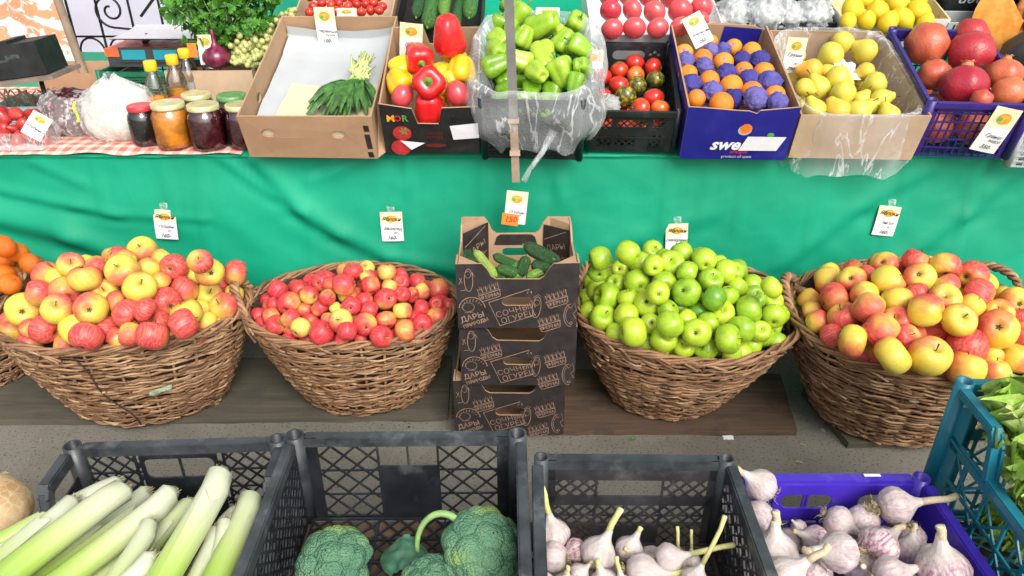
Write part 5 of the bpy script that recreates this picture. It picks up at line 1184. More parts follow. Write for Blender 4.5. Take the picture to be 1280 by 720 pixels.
def apron(w,H,dip,a=.35):      # outline with a lowered middle
    return[(-w,0),(w,0),(w,H),(w*a+.03,H),(w*a,H-dip),(-w*a,H-dip),(-w*a-.03,H),(-w,H)]
BX=dict(brown=[-0.57,2.052,0.705,-0.03,0.350,0.374,0.54,0.142],pepper=[-0.228,2.06,0.715,0.008,0.335,0.270,0.40,0.195],bagcrate=[0.057,2.05,0.700,-0.07,0.36,0.281,0.40,0.2],black=[0.347,2.101,0.705,-0.08,0.30,0.256,0.40,0.137],blue=[0.634,2.051,0.700,-0.044,0.312,0.30,0.47,0.174],pear=[0.973,2.051,0.702,-0.051,0.324,0.349,0.47,0.146],purple=[1.282,2.051,0.708,-0.10,0.30,0.27,0.42,0.175])
# brown box with spinach
b=BX['brown'];W,L,H=b[5:]
oval=lambda cx,cy,rx,ry:ell(cx,cy,rx,ry,n=14)[:-1]
R,ps=carton('cardboard_box',b,m_card,m_card,{},'large plain brown cardboard box lined with grey paper',holes={'front':[oval(-W*.30,H*.60,.019,.014),oval(W*.23,H*.58,.020,.014)],'back':[oval(-W*.30,H*.52,.020,.016),oval(W*.28,H*.52,.02,.016)],'left':[oval(.10,H*.6,.02,.015)],'right':[oval(-.1,H*.6,.02,.015)]})
MF=panel_M('front',W,L,H,.005)
for cx in(-W*.30,W*.23): MB().add([(p[0],p[1],-.002) for p in oval(cx,H*.6,.026,.02)],[tuple(range(14))],0,MF).build('hole_backing',m_cream,ps['front'])
mb=MB()
for y0,y1 in((.035,.085),(.005,.024),(.095,.115)): mb.add([(W*.43,y0,.007),(W*.47,y0,.007),(W*.465,y1,.007),(W*.425,y1,.007)],[(0,1,2,3)],0,MF)
mb.build('printed_mark',m_cardk,ps['front'])
mb=MB();mb.add([(W/2-.004,.0,0),(W/2+.022,.02,.01),(W/2+.026,.10,H-.05),(W/2-.004,.09,H-.004)],[(0,1,2,3)]);mb.build('side_flap',m_card,R)
def liner(u,v): return(lerp(-W/2+.012,W/2-.012,u),.012+v*(L-.02) if v<.85 else L-.014,.055+.006*nz(u*4,v*5)+.03*abs(u-.5)**3*4+(0 if v<.8 else (v-.8)/.2*.045))
mb=MB();mb.grid(liner,24,30);tag(mb.build('liner_paper',m_greyp,smooth=True,M=bm(b)),'grey paper sheet lining the brown cardboard box','paper')
mb=MB();mb.grid(lambda u,v:(lerp(-W*.33,W*.46,u)+.02*v,lerp(.02,.26,v),.066+.004*nz(u*3,v*3)+.03*abs(u-.45)**3*4),12,12);tag(mb.build('cream_paper',m_cream,smooth=True,M=bm(b)),'cream paper sheet on top of the grey liner under spinach','paper')
# spinach bunch
m_leafd=simple('spinach_leaf',(.050,.145,.026),.5,.45,40,.3,90);m_stemw=simple('pale_stem',(.34,.50,.12),.5,.2,30);m_rootw=simple('white_rootlet',(.56,.62,.24),.6,.15,30)
SB=empty('spinach_bunch',bm(b)@T(.085,.16,.075),'bunch of dark green leaves with pale roots tied at top','greens')
node=V((.022,.10,.02))
mb=MB();ml=MB();mr=MB()
for i in range(84):
    a=rnd.gauss(0,.42);hgt=rnd.random()
    tip=V((node.x-.012+math.sin(a)*.13-.03,node.y-.11-rnd.random()*.10*math.cos(a),.005+.045*hgt))
    p1=node.lerp(tip,.28)+V((0,0,.012))
    mb.tube([node+V((rnd.gauss(0,.007),0,rnd.gauss(0,.006))),p1],[.0022,.0028],5)
    d=(tip-p1);ln=d.length;d.normalize();sd=V((d.y,-d.x,0)).normalized();w=.007+.008*rnd.random();ph=rnd.random()*9;tw=rnd.gauss(0,.5)
    def lf(u,v):
        wd=w*math.sin(PI*min(.97,max(.05,v)))**.7
        q=p1+d*ln*v+sd*(u-.5)*2*wd*math.cos(tw)+V((0,0,1))*((u-.5)*2*wd*math.sin(tw)+.018*math.sin(PI*v)+.005*nz(u*3+ph,v*6,ph)-.01*abs(u-.5))
        return q
    ml.grid(lf,5,9)
for i in range(60):
    a=rnd.gauss(0,.3);mr.tube([node+V((rnd.gauss(0,.011),-.02+rnd.gauss(0,.006),rnd.gauss(.005,.007))),node+V((rnd.gauss(0,.013),.02,.012+rnd.gauss(0,.008))),node+V((math.sin(a)*.06,.055+rnd.random()*.045,rnd.gauss(.02,.012)))],[.0042,.0036,.0022],5)
ml.build('leaves',m_leafd,SB,True);mb.build('stalks',m_stemw,SB,True);mr.build('white_stems',m_rootw,SB,True)
# black printed pepper box
b=BX['pepper'];W,L,H=b[5:]
R,ps=carton('cardboard_box',b,m_cardn,m_card,{'front':lambda w,H:[(-w,0),(w,0),(w,H*.80),(w*.26,H*.80),(w*.18,H*.52),(-w*.26,H*.52),(-w*.36,H*.78),(-w,H*.86)],'back':lambda w,H:[(-w,0),(w,0),(w,H*.9),(w*.3,H*.9),(w*.2,H*.62),(-w*.2,H*.62),(-w*.3,H*.9),(-w,H*.9)],'left':lambda w,H:[(-w,0),(w,0),(w,H*.86),(-w,H*.92)],'right':lambda w,H:[(-w,0),(w,0),(w,H*.86),(-w,H*.8)]},'black printed vegetable box holding red and yellow peppers')
MF=panel_M('front',W,L,H,.005)
mb=MB();put_text(mb,'M',-W*.40,H*.62,.030,0,.0075,0,.0008,0,'CENTER',MF);put_text(mb,'O',-W*.33,H*.62,.026,0,.0075,0,.0012,1,'CENTER',MF);put_text(mb,'R',-W*.255,H*.62,.028,0,.0075,0,.0008,2,'CENTER',MF)
mb.build('lettering',[m_gold,m_red,m_grn],ps['front'])
mb=MB();mb.add([(p[0],p[1],.0072) for p in ell(-W*.30,H*.37,.026,.024,n=20)[:-1]],[tuple(range(20))],0,MF);mb.add([(p[0],p[1],.0071) for p in ell(-W*.33,H*.12,.028,.026,n=20)[:-1]],[tuple(range(20))],0,MF)
for a in range(6): mb.add([(-W*.275,H*.41,.0076),(-W*.275+.016*math.cos(a),H*.41+.013*math.sin(a),.0076),(-W*.275+.010*math.cos(a+.5),H*.41+.010*math.sin(a+.5),.0076)],[(0,1,2)],1,MF)
mb.build('printed_tomatoes',[m_red,m_grn],ps['front'])
mb=MB();put_text(mb,'SWEET',.01,H*.36,.016,0,.0075,0,0,0,'CENTER',MF);put_text(mb,'PEPPER',.01,H*.29,.016,0,.0075,0,0,0,'CENTER',MF)
mb.add([(p[0],p[1],.0073) for p in ell(.012,H*.155,.030,.007,n=16)[:-1]],[tuple(range(16))],0,MF);mb.build('small_print',[simple('dim_red_print',(.12,.015,.012),.6)],ps['front'])
mb=MB();mb.add([(-W*.33,H*.25,.009),(-W*.07,H*.205,.009),(-W*.22,H*.09,.011)],[(0,2,1)],0,MF);tag(mb.build('torn_label',m_sticker,M=bm(b)),'torn white triangular label stuck on the black pepper box','sticker')
mb=MB();mb.add([(W*.20,H*.50,.009),(W*.49,H*.55,.009),(W*.50,H*.30,.011),(W*.23,H*.26,.009)],[(0,3,2,1)],0,MF);tag(mb.build('blank_label',m_sticker,M=bm(b)),'blank white label on the right of the black pepper box','sticker')
# blue box
b=BX['blue'];W,L,H=b[5:]
R,ps=carton('cardboard_box',b,m_cardb,m_card,{'front':lambda w,H:[(-w,0),(w,0),(w,H),(w*.30,H*.955),(w*.25,H*.90),(w*.1,H*.945),(-w*.15,H*.95),(-w*.7,H*.98),(-w,H)],'back':lambda w,H:[(-w,0),(w,0),(w,H*.95),(w*.5,H*1.02),(-w*.1,H*1.03),(-w*.7,H*1.0),(-w,H*.9)]},'deep blue printed box of oranges and tissue-wrapped fruit')
MF=panel_M('front',W,L,H,.005)
m_wht=simple('white_print',(.8,.8,.8),.5,.05);m_orp=simple('orange_print',(.8,.20,.02),.5,.15);m_pinkp=simple('crimson_print',(.55,.02,.08),.5,.15)
mb=MB();put_text(mb,'swe',-.030,H*.30,.052,0,.0075,.28,.0016,0,'CENTER',MF)
mb.build('lettering',m_wht,ps['front'])
mb=MB();put_text(mb,'oranges',.012,H*.165,.016,0,.0075,.3,.0003,0,'CENTER',MF);put_text(mb,'product of spain',.010,H*.07,.013,0,.0075,0,.0002,1,'CENTER',MF)
mb.build('small_print',[m_pinkp,m_greyp],ps['front'])
mb=MB();mb.add([(p[0],p[1],.0072) for p in ell(.018,H*.61,.017,.016,n=20)[:-1]],[tuple(range(20))],0,MF);mb.add([(p[0],p[1],.0071) for p in ell(.016,H*.585,.019,.017,n=20)[:-1]],[tuple(range(20))],1,MF)
mb.build('printed_orange',[m_orp,m_greyp,m_grn],ps['front'])
MB().add([(p[0],p[1],.0072) for p in ell(.090,H*.50,.010,.007,n=12)[:-1]]+[(.100,H*.53,.0072)],[tuple(range(12))],0,MF).build('printed_leaf',m_grn,ps['front'])
mb=MB();mb.add([(.028,H*.47,.009),(.135,H*.47,.009),(.117,H*.20,.009),(.010,H*.20,.010)],[(0,3,2,1)],0,MF);tag(mb.build('blank_label',m_sticker,M=bm(b)),'slanted white label covering part of the lettering on the blue box','sticker')
mb=MB();mb.add([(W*.02,L-.008,H*.25),(W*.42,L-.008,H*.25),(W*.46,L-.0075,H*.93),(W*.06,L-.0075,H*.98)],[(0,1,2,3)]);mb.build('inner_flap',m_cardb,R)
mb=MB()
ML=panel_M('left',W,L,H,.005)
put_text(mb,'oranges',.05,H*.42,.05,0,.0075,.25,.001,0,'CENTER',ML);mb.build('side_lettering',m_wht,ps['left'])
# pear box
b=BX['pear'];W,L,H=b[5:]
R,ps=carton('cardboard_box',b,m_cardp,m_card,{},'pale cardboard pear box wrapped in clear plastic liner')
# black tomato crate, bagged crate, violet crate on the slope
def slope_crate(b,mats,walls,label,**k):
    W,L,H=b[5:];return crate(bm(b)@T(0,L/2,0),W-.01,L-.01,H,mats,walls,label,'open boxes on the sloping stall',**k)
slope_crate(BX['black'],(m_blackp,m_blackp),dict(front=wl('tom_front'),back=wl('tom_back'),left=wl('side_full'),right=wl('side_full')),'black plastic crate of mixed tomatoes behind the batten',post=.008,rimh=.012,rimw=.008)
slope_crate(BX['bagcrate'],(m_blackp,m_blackp),four('side_full'),'black lattice crate of green peppers inside a clear bag',post=.010,rimh=.012,rimw=.006)
slope_crate(BX['purple'],(m_violetd,m_violetd),four('grid'),'dark violet plastic crate piled with pomegranates',post=.013,rimh=.016,rimw=.010)
# plastic film over the pepper crate
def rr(th,W,L,e=.5):
    c,s=math.cos(th),math.sin(th);return(W/2*abs(c)**e*(1 if c>0 else -1),L/2*abs(s)**e*(1 if s>0 else -1))
def skirt(name,b,prof,seed,label,mat,jag=.03,am=.012,wide=1):
    W,L,H=b[5:]
    def f(u,v):
        th=2*PI*u;i=min(len(prof)-2,int(v*(len(prof)-1)));t=v*(len(prof)-1)-i
        o=lerp(prof[i][0],prof[i+1][0],t);z=lerp(prof[i][1],prof[i+1][1],t)
        x,y=rr(th,W+2*o*wide,L+2*o*(.75 if wide>1 else 1))
        k=am*(.4+v)
        x+=k*nz(x*16+seed,y*16,z*13);y+=k*nz(x*15,y*16+seed,z*13)
        if v>.6:
            g=(v-.6)/.4
            z-=g*jag*(nz(math.cos(th)*2.2+seed,math.sin(th)*2.2)+.5*nz(math.cos(th)*6,math.sin(th)*6+seed))
        z+=k*.7*nz(x*20,y*20,seed)
        return x,y+L/2,z
    mb=MB();mb.grid(f,150,34,cu=True)
    return tag(mb.build(name,mat,smooth=True,M=bm(b)),label,'plastic bag')
skirt('plastic_bag',BX['bagcrate'],[(-.02,.14),(-.006,.20),(.010,.235),(.026,.225),(.038,.17),(.038,.11),(.026,.06),(.018,.040)],3.3,'crinkled clear plastic bag drawn over the crate of green peppers',m_film,.05,.018,1.6)
skirt('plastic_liner',BX['pear'],[(-.03,.06),(-.012,.11),(-.002,.150),(.010,.152),(.014,.10),(.016,.04),(.026,-.025),(.03,-.045)],8.1,'clear plastic liner folded over the rim of the pear box',m_film2,.03,.008)
mb=MB();mb.tube([(.115,2.00,.80),(.085,1.995,.74),(.05,1.995,.69),(.035,2.0,.655)],[.012,.008,.007,.010],8);tag(mb.build('twisted_film',m_film,smooth=True),'twisted tail of clear film hanging below the pepper crate','plastic film')
# ------------------------------------------------------------------ second row, on the slope behind
SL=T(0,2.05,.70)@Rx(math.radians(19))
def back_box(x0,x1,s0,s1,h,mo,mi,label,name='cardboard_box',holes={}):
    b=[(x0+x1)/2,0,0,0,0,x1-x0,s1-s0,h];R=empty(name,SL@T((x0+x1)/2,s0,0),label,'box','boxes in the rear row of the stall')
    W,L,H=b[5:]
    for s in('front','back','left','right'):
        w=(W if s in('front','back') else L-.011)/2;mb=MB();mb.plate(rect(-w,0,w,H),holes.get(s,[]),.005,panel_M(s,W,L,H,.005),0,1);warp(mb);mb.build(s+'_panel' if s in('front','back') else 'side_panel',[mo,mi],R)
    mb=MB();mb.plate(rect(-W/2+.004,-L/2+.004,W/2-.004,L/2-.004),[],.004,T(0,L/2,.001),1,1);mb.build('base',[mo,mi],R);return R
m_yelc=simple('yellowed_card',(.66,.52,.28),.7,.15,12,.1,60)
back_box(-.74,-.405,.62,1.0,.10,m_card,m_cardp,'tan cardboard box of small red tomatoes behind the spinach box')
back_box(-.395,-.10,.60,1.0,.09,m_cardk,m_cardk,'dark box of cucumbers behind the red peppers')
back_box(.255,.695,.495,.90,.115,m_wcard,m_wcard,'white card tray of large pink tomatoes')
back_box(.705,1.085,.60,.95,.10,m_cardk,m_cardk,'low dark box of film-wrapped greens behind the blue box')
back_box(1.095,1.46,.605,1.0,.11,m_wcard,m_yelc,'yellowed white box of lemons behind the pear box')
R=back_box(1.48,1.86,.70,1.0,.24,m_cardn,m_cardn,'tall dark box with upside-down lettering behind the pomegranates')
mb=MB();put_text(mb,'Clemen',-.06,.13,.06,PI,.0075,.2,.0005,0,'CENTER',panel_M('front',.38,.3,.24,.005));mb.build('lettering',m_greyp,R)
R=back_box(1.455,1.62,.60,.685,.10,m_greyp,m_greyp,'small grey vented box between lemons and pumpkin')
mb=MB()
for i in range(9): mb.box((-.06+i*.014,.001,.085),(.006,.004,.02))
mb.build('vent_slots',m_cardn,R)
# film wrapped greens
m_wrap=film('clear_wrapping',(.72,.74,.75),.74,.2,13);m_dkgreen=simple('wrapped_green',(.42,.43,.40),.7,.4,14,.2,50,dirt=(.05,.06,.045),dsc=13)
def bundle(P,r,seed,label,core=True):
    R=empty('wrapped_bundle',SL@T(*P),label,'wrapped vegetable','film-wrapped bundles in the rear row')
    def f(k,am):
        def g(u,v):
            th=2*PI*u;ph=PI*v;x,y,z=math.sin(ph)*math.cos(th),math.sin(ph)*math.sin(th),math.cos(ph)
            rr_=r*k*(1+am*(abs(nz(x*2.5+seed,y*2.5,z*2.5))*1.4+.5*nz(x*6,y*6+seed,z*6)+.3*nz(x*13,y*13,z*13+seed)))
            return rr_*x,rr_*y*1.2,rr_*z*.9
        return g
    mb=MB();mb.grid(f(.8,.3),20,14,cu=True);mb.build('greens',m_dkgreen,R,True)
    mb=MB();mb.grid(f(1.,.34),48,30,cu=True);mb.build('film',m_wrap,R,True)
for P,r,s,l in(((.75,.66,.10),.055,1.2,'leftmost pale bundle in crinkled film behind the blue box'),((.845,.65,.11),.06,4.7,'white film bundle in the middle of the dark box'),((.93,.655,.10),.05,9.1,'film bundle with dark opening right of the middle'),((1.02,.66,.10),.055,13.3,'greenish film bundle beside the lemons'),((.79,.76,.11),.055,17.7,'rear film bundle left of centre'),((.91,.77,.11),.06,21.9,'rear film bundle at the picture top')):
    bundle(P,r,s,l)
# pumpkin wedge
t=NT('pumpkin_flesh');k=t.coord()
m_pkf=t.fin(t.mix(t.rng(t.noise(k,30,4,.6),.35,.65),(.80,.26,.03),(.86,.40,.08)),.45,.5,.2)
m_pkr=simple('grey_green_rind',(.10,.11,.09),.6,.3,8,.2,40);m_pulp=simple('pumpkin_pulp',(.55,.18,.04),.6,.4,40,.6,60)
PK=empty('pumpkin_wedge',SL@T(1.675,.585,.12)@Rz(-.25)@Rx(-.35)@Ry(-.35),'large cut pumpkin wedge with bright orange flesh','pumpkin')
def pks(u,v):
    a=lerp(-1.2,1.2,v);th=lerp(-1.42,1.42,u);r=.145
    return r*math.cos(a)*math.sin(th),-.02+r*math.cos(a)*math.cos(th),r*1.05*math.sin(a)
mb=MB();mb.grid(pks,10,16);mb.build('rind',m_pkr,PK,True)
mb=MB();N=17
for sg in(-1,1):
    vs=[(0,-.03,.03*0)]+[pks(0 if sg<0 else 1,j/(N-1)) for j in range(N)]
    for j in range(1,N): mb.add([vs[0],vs[j],vs[j+1] if j+1<=N else vs[j]],[(0,1,2) if sg>0 else (0,2,1)]) if j+1<=N-0 and j+1<len(vs) else None
mb.build('flesh',m_pkf,PK)
mb=MB();mb.grid(lambda u,v:(.02*math.sin(u*2*PI)*math.sin(PI*v)*1.2,-.02+.05*math.sin(PI*v)*(.4+.3*math.cos(u*2*PI)),lerp(-.08,.08,v)),12,12,cu=True);mb.build('seed_hollow',m_pulp,PK,True)
# grey crate slice at the table right end
R=crate(T(1.66,2.22,.72)@Rz(-.1)@Rx(.25),.40,.36,.12,(m_greyp,m_greyp),four('grid'),'pale grey lattice crate at the right end of the stall',None,post=.01,rimh=.012)
m_rind2=simple('dark_rind',(.035,.04,.035),.5,.3,9)
mb=MB();mb.lathe([(0,-.1),(.07,-.09),(.12,-.03),(.125,.02),(.09,.075),(.02,.085),(0,.075)],28,0,lambda a,t:1+.05*math.cos(8*a));o=mb.build('dark_pumpkin',m_rind2,None,True,SL@T(1.70,.42,.06));tag(o,'whole dark green pumpkin right of the pomegranate crate','pumpkin')
mb=MB();mb.tube([(0,0,.06),(.005,0,.10),(.02,0,.115)],[.014,.010,.012],8);mb.build('stalk',m_wood,o,True)
# ------------------------------------------------------------------ baskets
t=NT('willow');k=t.coord()
geo=t.n('ShaderNodeNewGeometry');ri=geo.outputs['Random Per Island']
c=t.ramp(ri,[(0,(.17,.080,.036)),(.35,(.30,.155,.072)),(.7,(.43,.245,.125)),(1,(.54,.36,.20))])
c=t.mix(t.rng(t.noise(k,14,5,.7),.35,.68,0,.6),c,(.09,.045,.028))
c=t.mix(t.rng(t.noise(k,60,3,.7),.6,.75,0,.5),c,(.40,.30,.2))
t.bump(t.noise(k,150,3),.4,.002);m_will=t.fin(c,.62,.4)
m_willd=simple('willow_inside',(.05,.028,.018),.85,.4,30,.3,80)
def basket(cx,cy,rx,ry,h,label,base=.66,yaw=0,tilt=0,seed=0,handles=(PI,0),sk=(0,0),hh=.085):
    R=empty('wicker_basket',T(cx,cy,.022)@Rz(yaw),label,'basket','wicker fruit baskets on the ground')
    def P(th,s,off=0):
        s=min(1,s)
        k=base+(1-base)*(1-(1-s)**1.35)
        q=1+.012*nz(math.cos(th)*2+seed,math.sin(th)*2,s*2)
        x=(rx*k*q+off)*math.cos(th)+sk[0]*(1-s);y=(ry*k*q+off)*math.sin(th)+sk[1]*(1-s)
        z=s*h*(1+.02*nz(math.cos(th)*1.5,math.sin(th)*1.5+seed))+tilt*y*s
        return V((x,y,z))
    K=15;rows=int(h/.0066);mb=MB();r0=.0040
    for i in range(rows):
        s=(i+.7)/rows;nseg=5;ph0=rnd.random()*6
        for j in range(nseg):
            a0=ph0+2*PI*j/nseg-.05;a1=ph0+2*PI*(j+1)/nseg+.22;n=30;pts=[];rs=[]
            jz=rnd.gauss(0,.0035);lean=rnd.gauss(0,.014)
            for q in range(n+1):
                th=lerp(a0,a1,q/n);w=math.sin(K*th+((i//2)%2)*PI)
                e=P(th,min(1.0,max(0.01,s+(jz+lean*(q/n-.5)+.0036*nz(th*3,i*1.7+seed)+.004*nz(th*1.3,(i//2)*.35,seed)-.0022*math.cos(K*th*2+i//2))/h)),.0050*w+.004*((q/n>.94)+(q/n<.04))+.0022*nz(th*5,i*.9,seed))
                pts.append(e);rs.append(r0*(.82+.34*nz(i*2.3,j*3.1,seed)+.12*nz(th*4,i)))
            mb.tube(pts,[max(.0028,x) for x in rs],5)
    mb.build('woven_sides',m_will,R,True)
    mb=MB()
    for q in range(2*K):
        th=2*PI*(q+.5)/(2*K);mb.tube([P(th,s/8,-.001) for s in range(9)],.0042,5)
    mb.build('stakes',m_will,R,True)
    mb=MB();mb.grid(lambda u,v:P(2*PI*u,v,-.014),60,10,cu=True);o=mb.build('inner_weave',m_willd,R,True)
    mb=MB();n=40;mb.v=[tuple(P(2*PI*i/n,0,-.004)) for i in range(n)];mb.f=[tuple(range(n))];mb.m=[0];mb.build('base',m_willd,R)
    # plaited rim
    mb=MB()
    for st in range(6):
        pts=[];n=190;o2=st*2*PI/6
        for i in range(n):
            th=2*PI*i/n;ph=th*(9+st%2)+o2;rad=.0085+.003*nz(th*7,st)
            c=P(th,1.0,.003+rad*math.cos(ph));c.z+=rad*.9*math.sin(ph)+.004+.004*nz(th*3,seed+st);pts.append(c)
        mb.tube(pts,[.0048*(.8+.4*abs(nz(i*.11,st*3,seed))) for i in range(n)],6,0,True)
    for e in range(26):
        th=rnd.random()*2*PI;c=P(th,1,.010);c2=P(th+rnd.uniform(.10,.25),rnd.uniform(.90,1.0),.014);mb.tube([c+V((0,0,.008)),c.lerp(c2,.5)+V((0,0,.004)),c2],[.004,.0045,.003],5)
    mb.build('plaited_rim',m_will,R,True)
    for ha in handles:
        mb=MB();w=.30*.30/rx
        for st in range(3):
            pts=[]
            for i in range(61):
                t_=i/60;a=PI*t_;th=ha-w*math.cos(a);c=P(th,1,.004);c.z+=hh*math.sin(a)**.7-.012*(1-math.sin(a));
                ph=t_*24+st*2*PI/3;o_=V((math.cos(ha),math.sin(ha),0));c+=o_*(.009*math.cos(ph)+.02*math.sin(a))+V((0,0,.008*math.sin(ph)));pts.append(c)
            mb.tube(pts,.0058,6)
        for sg in(-1,1):
            for e in range(4):
                th=ha+sg*w+rnd.gauss(0,.05);mb.tube([P(th,1,.012)+V((0,0,.01)),P(th+rnd.gauss(0,.1),.9,.016),P(th+rnd.gauss(0,.1),.78,.012)],.0045,5)
        mb.build('handle',m_will,R,True)
    return R,P
RA,PA_=basket(-1.105,1.82,.345,.24,.325,'wide wicker basket of striped apples beside the tangerines',.64,.02,0,1.5,(PI-.15,),(.0,.02),.03)
RB,PB=basket(-.465,1.868,.300,.225,.305,'round wicker basket of small crimson apples beside the black boxes',.60,0,.03,4.2,(PI+.1,),(.015,.0),.075)
basket(.497,1.815,.312,.245,.325,'wicker basket heaped with green apples on a brown board',.50,.0,.09,7.9,(-.02,2.45),(-.03,.02),.035)
basket(1.115,1.735,.345,.285,.337,'largest wicker basket, apples heaped high behind the lettuce crate',.60,0,.06,11.3,(PI-.35,.62),(.0,.03),.05)
basket(-1.745,1.97,.305,.215,.325,'wicker basket of tangerines cut by the picture edge',.64,0,0,15.1,(-.05,),(.0,.0),.06)
# plastic scrap caught in the first basket, dark cord down its front
mb=MB()
pts=[RA.matrix_world@PA_(-1.66+.24*t_+.03*math.sin(t_*9),1.02-.97*t_,.0105) for t_ in[i/30 for i in range(31)]]
mb.tube(pts,.0022,5);tag(mb.build('cord',simple('dark_cord_fibre',(.04,.03,.028),.8,.3,30),smooth=True),'dark cord running down the front of the striped apple basket','cord')
mb=MB();mb.grid(lambda u,v:RA.matrix_world@PA_(-1.20+.20*u+.01*v,.44+.055*v+.05*u+.01*nz(u*7,v*3),.0115+.003*nz(u*4,v*4)),14,6);tag(mb.build('film_scrap',film('pale_green_film',(.55,.75,.55),.3,.3,30),smooth=True),'pale green plastic scrap caught in the striped apple basket weave','plastic film')
# ------------------------------------------------------------------ stacked printed boxes
def stack_box(x,y,z,yaw,W,L,H,label):
    M=T(x,y,z)@Rz(yaw);R=empty('cardboard_box',M,label,'box','black printed boxes stacked between baskets')
    ucut=lambda w,h,dp:[(-w,0),(w,0),(w,h)]+[(w*.58,h),(w*.50,h-dp*.35),(w*.44,h-dp*.8),(w*.36,h-dp),(-w*.36,h-dp),(-w*.44,h-dp*.8),(-w*.50,h-dp*.35),(-w*.58,h)]+[(-w,h)]
    th=.005;ps={}
    for s in('front','back'):
        mb=MB();mb.plate(ucut(W/2,H,.043 if s=='front' else .05),[stad(0,H*.42,.080,.026)],th,panel_M(s,W,L,H,th),0,1);warp(mb,.002);ps[s]=mb.build(s+'_panel',[m_cardk,m_card],R)
    for s in('left','right'):
        w=L/2-th-.0005;mb=MB();mb.plate([(-w,0),(w,0),(w,H),(w-.05,H),(w-.09,H-.035),(-w+.09,H-.035),(-w+.05,H),(-w,H)],[],th,panel_M(s,W,L,H,th),0,1);warp(mb,.002);mb.build('side_panel',[m_cardk,m_card],R)
    mb=MB();mb.plate(rect(-W/2+.004,-L/2+.004,W/2-.004,L/2-.004),[],.004,T(0,L/2,.001),1,1);mb.build('base',[m_cardk,m_card],R)
    mb=MB()
    # folded corner posts: a tan triangular cap at each corner and a printed diagonal web inside the rear ones
    for sx in(-1,1):
        for yy,sy in((.006,1),(L-.006,-1)):
            c=(sx*(W/2-.006),yy,H-.001);p2=(sx*(W/2-.055),yy,H-.001);p3=(sx*(W/2-.006),yy+sy*.045,H-.001)
            q=[(a,b_,e-.035) for a,b_,e in(c,p2,p3)]
            MB().add([c,p2,p3,*q],[(0,1,2),(3,5,4),(1,4,5,2)],0).build('corner_fold',m_card,R)
    for sx in(-1,1):
        mb=MB();mw=MB()
        P0=V((sx*(W/2-.006),L-.07,0));P1=V((sx*(W/2-.075),L-.008,0))
        d=(P1-P0).normalized();X=d if sx<0 else -d;nn=X.cross(V((0,0,1)))
        MM=basis((P0 if sx<0 else P1)+nn*.001,X,(0,0,1),nn);ww=(P1-P0).length
        mw.add([(0,.01,0),(ww,.01,0),(ww,H-.012,0),(0,H-.02,0)],[(0,1,2,3)],0,MM)
        stroke(mb,[(.004,H-.065),(ww-.012,H-.02)],.0022,.001,M=MM);stroke(mb,[(.006,.05),(ww-.008,.09)],.0022,.001,M=MM)
        put_text(mb,'ДАРЫ',ww/2,H*.58,.024,.35,.001,0,0,0,'CENTER',MM);put_text(mb,'ФЕРМА',ww/2,H*.40,.018,.35,.001,0,0,0,'CENTER',MM)
        wb=mw.build('corner_web',m_cardk,R);mb.build('corner_print',m_ink,wb)
    # tan cut-out band of the rear panel seen inside
    mb=MB();mb.plate([(-.062,H-.085),(.062,H-.085),(.055,H-.06),(.045,H-.052),(-.045,H-.052),(-.055,H-.06)],[],.001,basis((0,L-.0062,0),(1,0,0),(0,0,1),(0,-1,0)),0,0);mb.build('folded_tab',m_cardk,R)
    # print on the front
    MF=panel_M('front',W,L,H,th);mb=MB();z=.0066
    q=lambda X,Y:((X-615)*.000283,(585-Y)*.000318)
    S=lambda pts,w=.0016,cl=False:stroke(mb,[q(*p) for p in pts],w,z,cl,0,MF)
    S(ell(180,140,38,100,n=24));S(ell(175,90,26,30,n=12),.0012);S([(105,235),(165,225)],.0016);S([(95,120),(125,165),(95,175),(120,120)],.0013);S([(200,60),(240,110),(215,70)],.0013)
    S(ell(788,390,38,98,n=24,rot=.12));S(ell(790,345,26,26,n=12),.0012);S([(760,300),(800,270),(825,290)],.0013)
    S([(700,262),(720,222),(355,342),(455,560),(765,466)],.0022);S([(735,240),(742,262)],.002)
    put_text(mb,'СОЧНЫЙ',*q(600,415),.0235,.30,z,0,-.0002,0,'CENTER',MF);put_text(mb,'ОГУРЕЦ',*q(620,480),.0235,.30,z,0,-.0002,0,'CENTER',MF)
    for cx,cy,r in((357,235,.30),(965,300,.30),(905,525,.30)):
        rot=lambda X,Y:(cx+X*math.cos(r)+Y*math.sin(r),cy-X*math.sin(r)+Y*math.cos(r))
        S([rot(*p) for p in((-98,30),(-88,72),(-80,78),(78,78),(88,70),(96,25))],.0018);S([rot(*p) for p in((-108,18),(104,18))],.0022);S([rot(*p) for p in((-100,6),(98,6))],.0012)
        for i in range(5):
            x=-75+i*38;S([rot(*p) for p in((x-14,0),(x-20,-46-8*(i%2)),(x-4,-22),(x+4,-64+9*(i%3)),(x+10,-24),(x+20,-50),(x+16,0))],.0017)
        put_text(mb,'ФЕРМА',*q(*rot(-2,50)),.0135,r*1.0,z,0,.0003,0,'CENTER',MF)
    S(ell(205,400,118,105,PI*.92,PI*1.95 ,n=26) if 0 else ell(205,400,118,105,PI*1.02,PI*1.97,n=26),.0022);S(ell(170,385,55,42,n=16),.0012);S([(140,435),(215,430)],.0014)
    for i in range(9): 
        a=PI+i*.33;S([(205+80*math.cos(a),395+62*math.sin(a)),(205+98*math.cos(a+.1),395+84*math.sin(a+.1))],.0015)
    put_text(mb,'ДАРЫ',*q(205,480),.0215,.30,z,0,.0003,0,'CENTER',MF);put_text(mb,'ПРИРОДЫ',*q(235,535),.0135,.38,z,0,.0003,0,'CENTER',MF)
